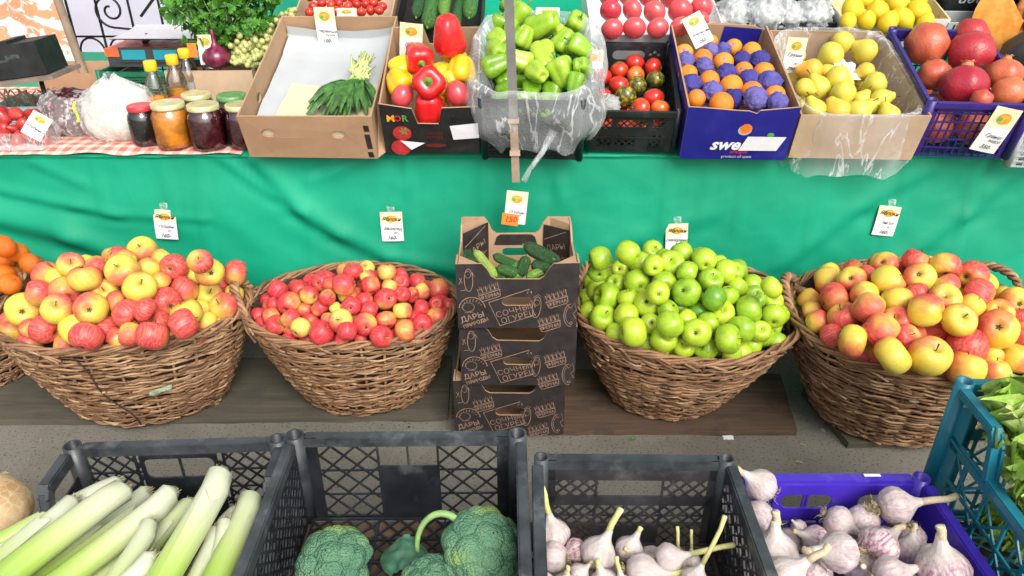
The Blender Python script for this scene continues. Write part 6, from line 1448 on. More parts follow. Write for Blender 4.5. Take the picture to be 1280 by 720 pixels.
    S(ell(1100,465,62,105,PI*.45,PI*1.5,n=20),.0018);S(ell(1100,465,46,80,PI*.5,PI*1.45,n=16),.0012);S([(1060,360),(1100,400),(1130,345),(1150,420),(1120,450),(1150,500)],.0016);S(ell(1105,540,12,12,n=10),.0014)
    mb.v=[v for v in mb.v];mb.build('printed_drawing',m_ink,ps['front']);return R
SBX=[(-.007,1.657,.017,.0,'lowest black printed box of the stack, shifted left'),(.016,1.648,.195,-.02,'middle black printed box of the stack'),(.014,1.640,.384,.01,'topmost black printed box, filled with cucumbers')]
for x,y,z,yaw,l in SBX: stack_box(x,y,z,yaw,.308,.295,.187,l)
# ------------------------------------------------------------------ jars, bottles, bags, scale on the left
def glassy(name,c=(.9,.92,.9),tr=.8):
    t=NT(name);g=t.n('ShaderNodeBsdfGlossy');g.inputs['Roughness'].default_value=.06;tp=t.n('ShaderNodeBsdfTransparent');tp.inputs[0].default_value=(*c,1);mx=t.n('ShaderNodeMixShader');lw=t.n('ShaderNodeLayerWeight');lw.inputs[0].default_value=.25
    t.l(t.math('SUBTRACT',1.,t.math('MULTIPLY_ADD',lw.outputs[0],.8,1-tr-.12),clamp=True),mx.inputs[0]);t.l(g.outputs[0],mx.inputs[1]);t.l(tp.outputs[0],mx.inputs[2]);t.l(mx.outputs[0],t.out.inputs[0]);return t.mat
m_glass=glassy('jar_glass');m_pet=glassy('bottle_plastic',(.9,.9,.92),.72)
m_lidc=simple('cream_lid',(.62,.58,.30),.35,.15,30,metal=.3);m_lidr=simple('red_lid',(.50,.03,.04),.35,.15,30);m_lidg=simple('green_lid',(.12,.30,.10),.35,.2,30);m_lidy=simple('yellow_cap',(.82,.55,.02),.35,.08,30)
def jar(x,y,r,h,fill,lid,label,cat='jar'):
    J=empty('preserve_jar',T(x,y,.706),label,cat,'preserve jars beside the brown box')
    pr=[(0,0),(r*.86,0),(r*.98,.008),(r,.02),(r,h*.66),(r*.93,h*.76),(r*.80,h*.84),(r*.78,h*.90)]
    mb=MB();mb.lathe([(a*.965,b_+.002) for a,b_ in pr[:-1]]+[(0,h*.84)],28);mb.build('preserve',fill,J,True)
    mb=MB();mb.lathe(pr,28);mb.build('glass',m_glass,J,True)
    mb=MB();mb.lathe([(r*.80,h*.86),(r*.86,h*.865),(r*.87,h*.885),(r*.855,h*.975),(r*.80,h*.99),(r*.72,h*.985),(0,h*.982)],28,0,lambda a,t:1+.012*math.cos(24*a)*(t<.5));mb.build('lid',lid,J,True)
m_dkjam=simple('black_currant_preserve',(.012,.006,.010),.2,.4,30,coat=.5);m_amb=simple('apricot_preserve',(.72,.26,.02),.25,.35,26,.4,22,coat=.5);m_cherry=simple('cherry_preserve',(.085,.008,.018),.22,.5,40,.2,30,coat=.5)
jar(-1.105,2.185,.043,.118,m_dkjam,m_lidr,'small black jar with red lid at the table edge')
jar(-1.012,2.165,.055,.132,m_amb,m_lidc,'apricot jar with cream lid, amber fruit showing')
jar(-.905,2.155,.053,.130,m_cherry,m_lidc,'dark cherry jar with cream lid right of the apricot jar')
jar(-.800,2.165,.050,.128,m_cherry,m_lidc,'dark red jar half hidden by the brown cardboard box')
jar(-.975,2.29,.052,.128,m_cherry,m_lidc,'rear jar with cream lid behind the apricot jar')
jar(-.865,2.285,.052,.125,m_cherry,m_lidg,'rear jar with green lid behind the cherry jars')
jar(-1.035,2.275,.030,.115,m_dkjam,m_lidr,'small red-lidded jar hidden behind the black jar')
m_oil=simple('amber_oil',(.80,.36,.02),.1,.2,10,coat=.6);m_clear=simple('pale_syrup',(.60,.58,.50),.15,.2,10,coat=.4)
def bottle(x,y,liq,label,h=.215):
    J=empty('plastic_bottle',T(x,y,.706),label,'bottle','yellow-capped bottles behind the jars');r=.031
    pr=[(0,0),(r*.9,0),(r,.01),(r,h*.50),(r*.94,h*.53),(r,h*.56),(r*.95,h*.66),(r*.55,h*.80),(r*.46,h*.84),(r*.46,h*.87)]
    mb=MB();mb.lathe([(a*.95,b_+.002) for a,b_ in pr[:4]]+[(0,h*.5)],20);mb.build('liquid',liq,J,True)
    mb=MB();mb.lathe(pr,24,0,lambda a,t:1+.02*math.cos(8*a)*(t>.4));mb.build('bottle_body',m_pet,J,True)
    mb=MB();mb.lathe([(r*.56,h*.86),(r*.60,h*.865),(r*.60,h*.985),(r*.52,h),(0,h)],20,0,lambda a,t:1+.02*math.cos(20*a));mb.build('cap',m_lidy,J,True);return J
J=bottle(-1.115,2.33,m_oil,'front yellow-capped bottle of amber oil with orange sticker')
mb=MB();mb.grid(lambda u,v:(.0325*math.sin(lerp(-1.0,1.0,u)),-.0325*math.cos(lerp(-1.0,1.0,u)),lerp(.06,.112,v)),10,2);mb.build('price_sticker',m_tagor,J)
mb=MB();put_text(mb,'90',0,.086,.022,0,.034,.2,0,0,'CENTER',Rx(PI/2));mb.build('price_writing',m_red,J)
bottle(-1.085,2.42,m_oil,'second yellow-capped bottle behind the front one')
bottle(-1.085,2.52,m_clear,'third yellow-capped bottle of pale liquid')
bottle(-1.035,2.60,m_clear,'rearmost yellow-capped bottle beside the greens box')
# filled bags
def sack(P,rx,ry,rz,seed,fill,label,neck,band=None):
    R=empty('filled_bag',T(*P),label,'bag')
    def f(k,am,top):
        def g(u,v):
            th=2*PI*u;ph=PI*v;x,y,z=math.sin(ph)*math.cos(th),math.sin(ph)*math.sin(th),-math.cos(ph)
            n=1+am*(nz(x*2+seed,y*2,z*2)+.6*nz(x*5,y*5+seed,z*5)+.35*abs(nz(x*11,y*11,z*11+seed)))
            X,Y,Z=rx*k*n*x,ry*k*n*y,rz*k*n*z
            if Z<-rz*.62:Z=-rz*.62+(Z+rz*.62)*.1
            if top and v>.72:
                g_=(v-.72)/.28;X=lerp(X,neck[0]+.012*math.cos(th)*(1+.6*math.cos(5*th)),g_**.7);Y=lerp(Y,neck[1]+.012*math.sin(th),g_**.7);Z=lerp(Z,neck[2]+.015*math.cos(3*th),g_)
            return X,Y,Z+rz*.62
        return g
    mb=MB();mb.grid(f(.90,.10,False),48,30,cu=True);mb.build('contents',fill,R,True)
    mb=MB();mb.grid(f(1.0,.13,True),64,40,cu=True);mb.build('film',m_film2,R,True);return R
t=NT('purple_beans');k=t.coord();vd=t.voro(k,75);vc=t.voro(k,75,'F1','Color')
sp=t.n('ShaderNodeSeparateColor');t.l(vc,sp.inputs[0])
c=t.mix(t.math('GREATER_THAN',sp.outputs[0],.55),(.13,.02,.035),(.36,.22,.22));c=t.mix(t.rng(vd,.35,.6),c,(.03,.01,.012));t.bump(t.math('SUBTRACT',1.,vd),.8,.006);m_beans=t.fin(c,.35,.5)
t=NT('white_beans');k=t.coord();vd=t.voro(k,95);c=t.mix(t.rng(vd,.40,.65),(.66,.65,.57),(.56,.54,.46));t.bump(t.math('SUBTRACT',1.,vd),.25,.003);m_wbeans=t.fin(c,.4,.5)
sack((-1.39,2.325,.705),.105,.09,.085,2.1,m_beans,'clear bag of speckled purple beans beside the strawberries',(-.05,.0,.06))
sack((-1.215,2.27,.705),.115,.10,.11,6.6,m_wbeans,'large clear bag of white beans behind the black jar',(-.02,.03,.105))
mb=MB();mb.grid(lambda u,v:(-1.318+.008*v+.004*math.sin(u*7),2.205+.01*u,.765+.06*u),10,3);tag(mb.build('green_band',simple('lime_band',(.45,.65,.05),.5),smooth=True),'lime green plastic strip on the white bean bag','strip')
# strawberry punnet
PU=empty('punnet',T(-1.49,2.175,.706),'clear plastic punnet heaped with strawberries at the left edge','punnet')
mb=MB();mb.grid(lambda u,v:((.105+.012*v)*(lambda c:abs(c)**.45*(1 if c>0 else -1))(math.cos(2*PI*u)),(.065+.01*v)*(lambda c:abs(c)**.45*(1 if c>0 else -1))(math.sin(2*PI*u)),.055*v),60,5,cu=True);mb.build('tray_wall',m_film2,PU,True)
mb=MB();mb.box((0,0,.002),(.2,.12,.003));mb.build('tray_base',m_film2,PU)
# black box on stand
BS=empty('black_box_stand',T(-1.545,2.37,.70),'black box on a flat tray carried by a thin black post','box')
MM=T(-.015,0,.165)@Ry(-.13)
mb=MB();mb.box((0,0,.052),(.27,.12,.098),0,MM);mb.box((.03,-.0,.105),(.03,.10,.012),0,MM);mb.build('black_box',m_cardn,BS)
mb=MB();put_text(mb,'%',.045,.06,.03,0,.0615,0,0,0,'CENTER',MM@basis((0,0,0),(1,0,0),(0,0,1),(0,-1,0))) if 0 else mb.box((.05,-.0608,.065),(.045,.0006,.012),0,MM);mb.box((.02,-.0608,.055),(.03,.0006,.008),0,MM);mb.build('faded_print',simple('faded_print_ink',(.04,.055,.05),.6,.5,90),BS)
mb=MB();mb.box((-.005,0,-.006),(.33,.17,.012),0,MM);mb.build('tray',simple('tray_board',(.20,.15,.12),.7,.3,12),BS)
mb=MB();mb.tube([(.06,-.01,.004),(.06,-.01,.16)],.007,10);mb.lathe([(.04,.0),(.04,.006),(0,.008)],16,0,None,T(.06,-.01,0));mb.build('post',m_blackp,BS,True)
# pale blue tray and little carton
mb=MB();mb.plate(rect(-.12,-.09,.12,.09),[rect(-.112,-.082,.112,.082)],.05,T(-1.60,2.50,.706)@Rz(.1));mb.box((-1.60,2.50,.709),(.23,.17,.006));tag(mb.build('shallow_tray',simple('pale_blue_plastic',(.35,.62,.66),.4,.12,12)),'pale blue plastic tray behind the strawberries','tray')
m_dryg=simple('dry_bundle',(.36,.28,.18),.8,.4,30)
mb=MB()
for i in range(70): 
    x=-1.71+.22*rnd.random();mb.tube([(x,2.46+.08*rnd.random(),.715),(x+rnd.gauss(0,.02),2.5,.75),(x+rnd.gauss(0,.04),2.5,.765+.03*rnd.random())],[.0025,.0022,.003],4)
tag(mb.build('dry_herbs',m_dryg,smooth=True),'brownish dried herb sprigs standing in the pale blue tray','herbs')
b=[-1.62,2.80,.703,.05,0,.30,.22,.075]
carton('cardboard_box',b,m_card,m_card,{},'small open brown box behind the bean bags','boxes on the left end of the table')
# greens box
b=[-1.01,2.50,.703,.0,0,.29,.26,.150]
carton('cardboard_box',b,m_cardp,m_card,{},'plain brown box under the parsley and red onion','boxes on the left end of the table')
# scale
m_scor=simple('scale_orange',(.78,.14,.04),.4,.08,12);m_scdk=simple('scale_grey',(.045,.05,.055),.45,.15,12);m_plate=simple('steel_plate',(.62,.58,.59),.35,.04,4,metal=.15)
SCL=empty('shop_scale',T(-1.27,2.86,.80),'orange and grey market scale with steel plate','scale')
mb=MB();mb.box((0,0,.062),(.40,.22,.028));mb.build('orange_shell',m_scor,SCL)
mb=MB();mb.box((0,0,.030),(.39,.215,.036));mb.box((.02,-.111,.055),(.335,.004,.052));mb.build('grey_housing',m_scdk,SCL)
m_lcd=NT('lcd_display');m_lcd.fin((.02,.18,.21),.2,.5);m_lcd.p.inputs['Emission Color'].default_value=(.01,.30,.36,1);m_lcd.p.inputs['Emission Strength'].default_value=.35;m_lcd=m_lcd.mat
for x in(-.095,.02,.135):
    mb=MB();mb.box((x,-.1145,.056),(.085,.002,.034));mb.build('display',m_lcd,SCL)
mb=MB()
for x in(-.1,.1): mb.tube([(x,0,.076),(x*.8,0,.105)],.012,8)
mb.build('plate_support',m_scdk,SCL,True)
mb=MB();mb.grid(lambda u,v:(lerp(-.19,.19,u)*(1-.1*(1-v)),lerp(-.15,.15,v),.108+.010*(abs(v-.5)*2)**4),16,12);mb.grid(lambda u,v:(lerp(-.19,.19,u)*(1-.1*(1-v)),lerp(-.15,.15,v),.105+.010*(abs(v-.5)*2)**4),16,12);mb.build('weighing_plate',m_plate,SCL,True)
mb=MB()
for x in(-.12,.12): mb.box((x,0,.006),(.05,.12,.012))
mb.build('foot',m_blackp,SCL)
crate(T(-1.33,2.86,.703),.34,.26,.096,(m_greenp,m_greenp),four('grid'),'dark green plastic crate under the scale',post=.01,rimh=.012,rimw=.01)
# parsley, onion, grapes
m_pars=simple('parsley_leaf',(.055,.19,.018),.45,.55,26,spec=.4);m_pst=simple('parsley_stem',(.20,.36,.07),.5,.3,30)
PA=empty('parsley_bunch',T(-.955,2.60,.87),'big leafy bunch of parsley rising from the brown box','greens')
ml=MB();ms=MB()
for i in range(150):
    a=rnd.gauss(0,1);b_=rnd.gauss(0,.6);tip=V((.098*max(-1.35,min(1.5,a)),.07*b_,.06+.22*rnd.random()**.8))
    base=V((rnd.gauss(0,.02),rnd.gauss(0,.02),-.02));mid=base.lerp(tip,.5)+V((0,0,.03))
    if i%3==0: ms.tube([base,mid,tip],[.0025,.002,.0014],4)
    for k in range(6):
        c=tip+V((rnd.gauss(0,.020),rnd.gauss(0,.020),rnd.gauss(0,.020)));n=V((rnd.gauss(0,.8),-.7+rnd.gauss(0,.6),.5+rnd.gauss(0,.6))).normalized()
        M=aim(c,n,rnd.random()*6);s=.013+.011*rnd.random()
        for lb in(-.9,0,.9):
            R_=M@Rz(lb);ln=s*(1.5 if lb==0 else 1.15);w=s*.55
            ml.add([(0,0,0),(w,ln*.5,.003),(w*.75,ln*.85,.0),(w*.25,ln*.80,.002),(0,ln*1.08,-.003),(-w*.25,ln*.8,.002),(-w*.75,ln*.85,0),(-w,ln*.5,.003)],[(0,1,2,3),(0,3,4,5),(0,5,6,7)],0,R_)
ml.build('leaves',m_pars,PA);ms.build('stems',m_pst,PA,True)
t=NT('red_onion_skin');k=t.coord();mp=t.coord('Object',(60,60,6));c=t.mix(t.rng(t.noise(mp,1.,3),.35,.65),(.10,.008,.03),(.24,.03,.075));m_onion=t.fin(c,.28,.5,.3)
mb=MB();mb.lathe([(0,-.036),(.012,-.038),(.036,-.028),(.047,-.008),(.045,.008),(.032,.024),(.015,.032),(.0085,.045),(.007,.065),(.009,.085),(.003,.09)],28);o=mb.build('red_onion',m_onion,None,True,T(-.985,2.535,.893));tag(o,'single dark red onion on the edge of the greens box','onion')
m_grape=simple('pale_grape',(.42,.43,.16),.35,.4,9,coat=.1,sss=.2)
mb=MB()
for i in range(330):
    a=rnd.random();x=-.925+.20*a+rnd.gauss(0,.012);z=.862+.13*rnd.random()*(.55+.8*a)
    c=T(x,2.535+rnd.gauss(0,.016)+.25*(z-.86),z)@Matrix.Scale(.0095+.002*rnd.random(),4)
    mb.lathe([(.0,-1),(.6,-.8),(.95,-.3),(.95,.3),(.6,.8),(.0,1)],8,0,None,c)
for i in range(0): pass
tag(mb.build('grape_bunch',m_grape,smooth=True),'pale green grape bunch between parsley and the brown box','grapes')
# ------------------------------------------------------------------ price cards
tagn=0
def card(P,lines,label,w=.068,h=.094,nrm=(0,-1,.12),roll=0,big=None,cat='price card',dark=True,topdark=True,scale=1):
    n=V(nrm).normalized();up=(V((0,0,1))-n*n.z).normalized();x=up.cross(n);M=basis(P,x,up,n)@Rz(roll)
    mb=MB()
    f=lambda z:(lambda u,v:(lerp(-w/2,w/2,u),lerp(-h/2,h/2,v),z+.0022*math.sin(PI*v)+.0015*math.sin(PI*u)))
    mb.grid(f(0),7,9);mb.grid(f(-.0007),7,9)
    o=mb.build('price_card',m_paper,None,True,M);tag(o,label,cat,'handwritten price cards')
    mb=MB();put=lambda pts,m:mb.add([(p[0],p[1],.0042) for p in pts],[tuple(range(len(pts)))],m)
    put(ell(.0,h*.27,w*.26,h*.12,n=14)[:-1],2);put(ell(.0,h*.27,w*.20,h*.08,n=14)[:-1],0);put(ell(-w*.14,h*.25,w*.10,h*.05,n=10)[:-1],1);put(ell(w*.12,h*.24,w*.12,h*.055,n=10)[:-1],2)
    mb.v=[(a,b_,c+.0002*i/len(mb.v)) for i,(a,b_,c) in enumerate(mb.v)]
    mb.build('fruit_emblem',[m_gold,m_grn,simple('emblem_orange',(.82,.30,.03),.6) if 'emblem_orange' not in bpy.data.materials else bpy.data.materials['emblem_orange']],o)
    mb=MB();ys=[.27,-.05,-.19,-.37] if topdark else [.02,-.12,-.22,-.37]
    for i,(s,yy) in enumerate(zip(lines,ys)):
        if not s:continue
        sz=(.24,.2,.17,.24)[i]*w*scale
        put_text(mb,s,(0,.04,.16,-.02)[i]*w,yy*h,sz,-.05,.0056,.35,(.0002,.0001,.0001,.0002)[i],0 if i==0 else 1)
    mb.build('handwriting',[m_tickb,m_tick],o)
    if big:
        mb=MB();mb.add([(-w*.62,-h*.53,.006),(w*.16,-h*.55,.006),(w*.18,-h*.20,.007),(-w*.60,-h*.17,.007)],[(0,1,2,3)]);o2=mb.build('price_sticker',m_tagor,o)
        mb=MB();put_text(mb,big,-w*.2,-h*.36,.024,.03,.0078,.2,.0003);mb.build('price_writing',m_red,o2)
    return o
def cl(x,z,y=0):
    c=clothp((x+2.5)/5.2,.62*(z-ZH(x))/(.685-ZH(x)));t=clothp((x+2.5)/5.2,.62*(z+.045-ZH(x))/(.685-ZH(x)));return(x,min(c[1],t[1])-.007,z)
def tape(o,h):
    mb=MB();mb.grid(lambda u,v:(lerp(-.012,.012,u),lerp(h/2-.012,h/2+.022,v),.003+.004*v*(1-v)-.004*v),3,6);mb.build('tape',m_film2,o,True)
tape(card(cl(-1.068,.476,2.075),['Яблоки','голден','кг','160-'],'white price card pinned to cloth above the striped apples',roll=-.06),.094)
tape(card(cl(-.371,.468,2.075),['Яблоки','айдаред','кг','160-'],'upright price card on cloth above the crimson apples',roll=.02),.094)
tape(card(cl(.511,.432,2.07),['Яблоки','семеренко','кг','160-'],'price card half buried behind the green apples',roll=.04),.094)
tape(card(cl(1.154,.486,2.075),['Яблоки','лигол','кг','160-'],'slanted price card on cloth above the largest apple basket',roll=-.10),.094)
card((.0118,1.992,.575),['','Огурцы','кг','1кг'],'price card with orange sticker hanging from the batten',.062,.098,(0,-1,.1),-.10,'150',topdark=False)
def bcard(key,lx,ly,lz,lines,label,**k):
    b=BX[key];P=bm(b)@V((lx,ly,lz));r=(bm(b).to_3x3()@V((0,-1,k.pop('tl',.25))));return card(P,lines,label,nrm=tuple(r),topdark=False,**k)
bcard('brown',-.045,.525,.115,['','Черемша','пучок','100-'],'price card on the rear wall of the spinach box',w=.066,h=.12)
bcard('pepper',-.08,.372,.145,['','Перец','слад','350-'],'price card on the back of the red pepper box',w=.070,h=.105,roll=-.10)
bcard('black',-.12,.27,.125,['','Помидор','кг','220-'],'price card at the corner of the black tomato crate',w=.072,h=.095,roll=.03,tl=.7)
bcard('blue',-.075,.41,.185,['','Апельсин','кг','250-'],'price card lying tilted on the blue box corner',w=.062,h=.10,roll=.5,tl=.9)
bcard('pear',-.135,.30,.155,['Груша','','кг','250-'],'yellowed price card on the left wall of the pear box',w=.058,h=.105,roll=-.04)
bcard('purple',.055,-.020,.105,['','Гранат','азерб','350-'],'price card hanging on the front of the violet pomegranate crate',w=.072,h=.135,roll=-.20,tl=.1)
bcard('bagcrate',.03,.375,.235,['','','',''],'blank cream card among the bagged green peppers',w=.07,h=.05,tl=.8)
P=SL@V((-.545,.60,.125));card(P,['','Черри','кг',''],'small pinkish card on the cherry tomato box',w=.065,h=.05,topdark=False)
card((-1.415,2.165,.765),['','клубника','',''],'price card leaning against the strawberry punnet',w=.06,h=.075,nrm=(.2,-1,.5),roll=-.6,topdark=False)
card((-1.01,2.528,.915),['','Лук','кг','60-'],'white card stuck in the parsley beside the onion',w=.055,h=.095,topdark=False)
mb=MB();mb.box((-1.055,2.52,.915),(.03,.002,.045));tag(mb.build('orange_card',m_tagor),'small plain orange card left of the parsley card','price card')
# ------------------------------------------------------------------ fruit and vegetables
m_stalk=simple('fruit_stalk',(.085,.055,.025),.8,.3,60);m_calyx=simple('dry_calyx',(.05,.035,.018),.9,.3,60);m_gst=simple('green_stalk',(.12,.26,.035),.5,.3,30)
m_apple=apple_mat('striped_apple_skin',(.76,.54,.08),(.64,.58,.08),(.54,.03,.055),(.68,.15,.09))
m_applec=apple_mat('crimson_apple_skin',(.74,.56,.10),(.66,.56,.12),(.58,.018,.05),(.68,.09,.07))
m_applel=apple_mat('bicolour_apple_skin',(.76,.52,.05),(.72,.60,.09),(.54,.025,.055),(.68,.15,.08))
m_appleg=fruit_mat('green_apple_skin',[(0,(.12,.30,.02)),(.35,(.36,.52,.026)),(.75,(.48,.60,.04)),(1,(.58,.62,.06))],.3,.05,16,None,.15,(12,.09,(.62,.72,.25)))
m_tang=fruit_mat('tangerine_peel',[(0,(.74,.13,.004)),(1,(.80,.20,.008))],.4,.35,26,None,.1,None,.5,.04)
m_orange=fruit_mat('orange_peel',[(0,(.78,.20,.01)),(1,(.84,.33,.02))],.4,.35,26,None,.1,None,.5,.04)
m_tissue=fruit_mat('violet_tissue',[(0,(.035,.03,.22)),(.5,(.08,.07,.34)),(1,(.19,.16,.42))],.55,.4,7,None,0,None,.4,.1)
m_gtissue=fruit_mat('grey_tissue',[(0,(.05,.05,.05)),(1,(.5,.5,.48))],.6,.5,7,None,0,None,.4,.1)
m_gpep=fruit_mat('green_pepper_skin',[(0,(.09,.26,.012)),(.5,(.24,.44,.02)),(1,(.42,.56,.05))],.22,.03,8,None,.3)
m_rpep=fruit_mat('red_pepper_skin',[(0,(.52,.006,.010)),(1,(.72,.02,.02))],.24,.03,8,None,.4)
m_ypep=fruit_mat('yellow_pepper_skin',[(0,(.78,.46,.005)),(1,(.82,.58,.02))],.26,.03,8,None,.4)
m_tom=fruit_mat('tomato_skin',[(0,(.52,.02,.015)),(.4,(.66,.06,.02)),(.75,(.76,.22,.03)),(1,(.72,.30,.05))],.16,.0,8,None,.4)
m_mott=fruit_mat('mottled_tomato_skin',[(0,(.03,.04,.015)),(.45,(.06,.07,.015)),(.6,(.50,.36,.03)),(.8,(.66,.24,.03)),(1,(.6,.3,.05))],.22,0,8,None,.3,None,.5,.03,2.5)
m_ptom=fruit_mat('pink_tomato_skin',[(0,(.56,.03,.05)),(1,(.66,.10,.10))],.2,0,8,None,.35)
m_pear=fruit_mat('pear_skin',[(0,(.60,.53,.07)),(.5,(.68,.50,.05)),(1,(.78,.34,.04))],.38,.08,18,None,.08,(15,.06,(.40,.30,.06)))
m_pom=fruit_mat('pomegranate_rind',[(0,(.64,.20,.07)),(.45,(.48,.08,.04)),(.8,(.42,.025,.035)),(1,(.36,.012,.03))],.32,.15,9,None,.15,(10,.05,(.35,.16,.09)))
m_lemon=fruit_mat('lemon_peel',[(0,(.80,.53,.006)),(1,(.82,.62,.02))],.36,.3,24,None,.12,None,.5,.04)
m_straw=fruit_mat('strawberry_skin',[(0,(.36,.015,.018)),(1,(.52,.05,.04))],.3,0,9,None,.25,(13,.16,(.70,.40,.10)))
CTR=[0]
def inst(name,me,P,r,R,label,cat,group,tone=.5,kids=(),s=(1,1,1)):
    o=bpy.data.objects.new(name,me);COL.objects.link(o)
    o.matrix_world=T(*P)@R@Matrix.Diagonal((r*s[0],r*s[1],r*s[2],1));o.matrix_basis=o.matrix_world.copy()
    o['tone']=float(tone);CTR[0]+=1;o['seed']=(CTR[0]*.618)%1.0
    tag(o,label,cat,group)
    for n,m in kids:
        c=bpy.data.objects.new(n,m);COL.objects.link(c);c.parent=o
    return o
def rot_to(d,spin):
    d=V(d).normalized();return d.to_track_quat('Z','Y').to_matrix().to_4x4()@Rz(spin)
def orient(P,flag):
    view=(CAMP-V(P)).normalized()
    if flag=='s': d=(view*.75+V((rnd.gauss(0,.35),rnd.gauss(0,.15),.45)))
    elif flag=='c': d=-(view*1.0+V((rnd.gauss(0,.35),0,rnd.gauss(-.25,.3))))
    else:
        d=V((rnd.gauss(0,1),rnd.gauss(0,1),rnd.gauss(0,1)));d=d-view*d.dot(view)*.75
    return rot_to(d,rnd.random()*6.28)
def applem(seed,tall=.92):
    pr=[(0,.60),(.10,.615),(.22,.72),(.36,.83),(.52,.86),(.70,.79),(.86,.62),(.96,.36),(1.0,.06),(.97,-.24),(.87,-.52),(.70,-.74),(.50,-.86),(.34,-.88),(.20,-.80),(.09,-.72),(0,-.70)]
    mb=MB();mb.lathe([(r,z*tall) for r,z in reversed(pr)],26,0,lambda a,t:1+(.035*math.cos(5*a+seed)*(1-t)**1.5)+.03*math.cos(a+seed*2)+.02*math.cos(2*a-seed))
    lean=.07*math.sin(seed*3)
    mb.v=[(x+lean*z,y+.05*math.cos(seed*5)*z,z) for x,y,z in mb.v]
    me=mb.mesh('apple_body',[m_apple]);return me
def stemm(h=.42,z0=.55,r=.035,mat=None):
    mb=MB();mb.tube([(0,0,z0),(.02,.01,z0+h*.4),(.07,.02,z0+h*.8),(.11,.03,z0+h)],[r*.8,r*.8,r,r*1.5],6);return mb.mesh('stalk_body',[mat or m_stalk])
def calyxm(z=-.72):
    mb=MB()
    for i in range(5):
        a=2*PI*i/5;mb.add([(.0,.0,z-.02),(.10*math.cos(a-.5),.10*math.sin(a-.5),z-.06),(.17*math.cos(a),.17*math.sin(a),z-.13),(.10*math.cos(a+.5),.10*math.sin(a+.5),z-.06)],[(0,3,2,1)])
    return mb.mesh('calyx_body',[m_calyx])
ST=stemm();CX=calyxm(-.655)
def remat(me,m): 
    q=me.copy();q.materials.clear();q.materials.append(m);return q
AM=[applem(s,h) for s,h in((.3,.90),(1.7,.95),(2.9,.86),(4.1,.98))]
def apples(key,mat,cat,group,noun='apple'):
    ms=[remat(m,mat) for m in AM]
    for x,y,z,r,t,f,lab in DATA[key]:
        kids=[]
        if f!='c':kids.append(('stem',ST))
        if f!='s':kids.append(('calyx',CX))
        inst(noun,rnd.choice(ms),(x,y,z),r*1.03,orient((x,y,z),f),lab,cat,group,t if key=='apples_c' else (.22+.76*t if key=='apples_b' else .12+.74*t),kids,(1,1,rnd.uniform(.92,1.06)))
apples('apples_a',m_apple,'apple','striped apples in the wide basket')
apples('apples_b',m_applec,'apple','small crimson apples in the round basket')
apples('apples_c',m_appleg,'apple','green apples in the basket')
apples('apples_d',m_applel,'apple','bicoloured apples in the largest basket')
def ballm(name,mat,fl=.86,lob=0,amp=0,n=20,seed=0,rough=0):
    mb=MB();N=14;pr=[(math.sin(PI*i/N),-math.cos(PI*i/N)*fl) for i in range(N+1)]
    pr=[(r,z-(.10*math.exp(-(r/.25)**2) if z>0 else -.04*math.exp(-(r/.2)**2))) for r,z in pr];pr[0]=(0,pr[0][1]);pr[-1]=(0,pr[-1][1])
    mb.lathe(pr,n,0,lambda a,t:1+amp*math.cos(lob*a+seed)*math.sin(PI*t)**.5+.02*math.cos(a+seed))
    if rough:
        mb.v=[tuple(V(v)*(1+rough*(abs(nz(v[0]*3+seed,v[1]*3,v[2]*3))+.6*nz(v[0]*7,v[1]*7+seed,v[2]*7)))) for v in mb.v]
    return mb.mesh(name,[mat])
BTN=(lambda mb:(mb.lathe([(0,.80),(.10,.81),(.09,.85),(0,.86)],8),mb.mesh('button',[m_gst]))[1])(MB())
tm=[ballm('tangerine_body',m_tang,.82,8,.012,22,s) for s in(0,1)]
for x,y,z,r,t,f,lab in DATA['tangerines']: inst('tangerine',rnd.choice(tm),(x,y,z),r,orient((x,y,z),''),lab,'tangerine','tangerines in the leftmost basket',t,[('stem_button',BTN)])
# peppers
def pepm(name,mat,L=1.25,seed=0,lobes=4,lb=.10):
    pr=[(0,-L+.22),(.16,-L+.14),(.34,-L+.02),(.55,-L+.05),(.72,-L*.72),(.83,-L*.4),(.94,-.1),(1.0,.25),(.97,.52),(.84,.72),(.62,.82),(.42,.81),(.25,.75),(.12,.72),(0,.71)]
    mb=MB();mb.lathe(pr,32,0,lambda a,t:1+(lb*(abs(math.cos(lobes/2*a+seed))-.62))*(1.2-.5*t)*(1 if .05<t<.95 else .4)+.04*math.cos(a+seed*3))
    bend=.10*math.sin(seed*7);mb.v=[(x+bend*z*z,y,z) for x,y,z in mb.v];return mb.mesh(name,[mat])
def pstem(h=.55):
    mb=MB();mb.lathe([(0,.66),(.30,.71),(.30,.755),(.14,.80),(.09,.86)],14,0,lambda a,t:1+.15*math.cos(5*a)*(t<.6));mb.tube([(0,0,.78),(.03,.0,.80+h*.5),(.12,.03,.80+h)],[.10,.085,.11],8);return mb.mesh('pepper_stalk',[m_gst])
PS=pstem();PSS=pstem(.35)
gm=[pepm('pepper_body',m_gpep,1.30+.13*s,s*1.3,3+s%2,.24) for s in range(4)]
for x,y,z,r,t,f,lab in DATA['green_peppers']:
    inst('green_pepper',rnd.choice(gm),(x,y,z),r*1.0,orient((x,y,z),f if f else rnd.choice(['','','c'])),lab,'pepper','green peppers in the bagged crate',t,[('stalk',PS)])
rm=[pepm('pepper_body',m_rpep,1.35,.6,4,.19),pepm('pepper_body',m_rpep,1.1,2.2,4,.19)];ym=[pepm('pepper_body',m_ypep,1.05,s,4,.19) for s in(.2,1.9)]
bp=bm(BX['pepper'])
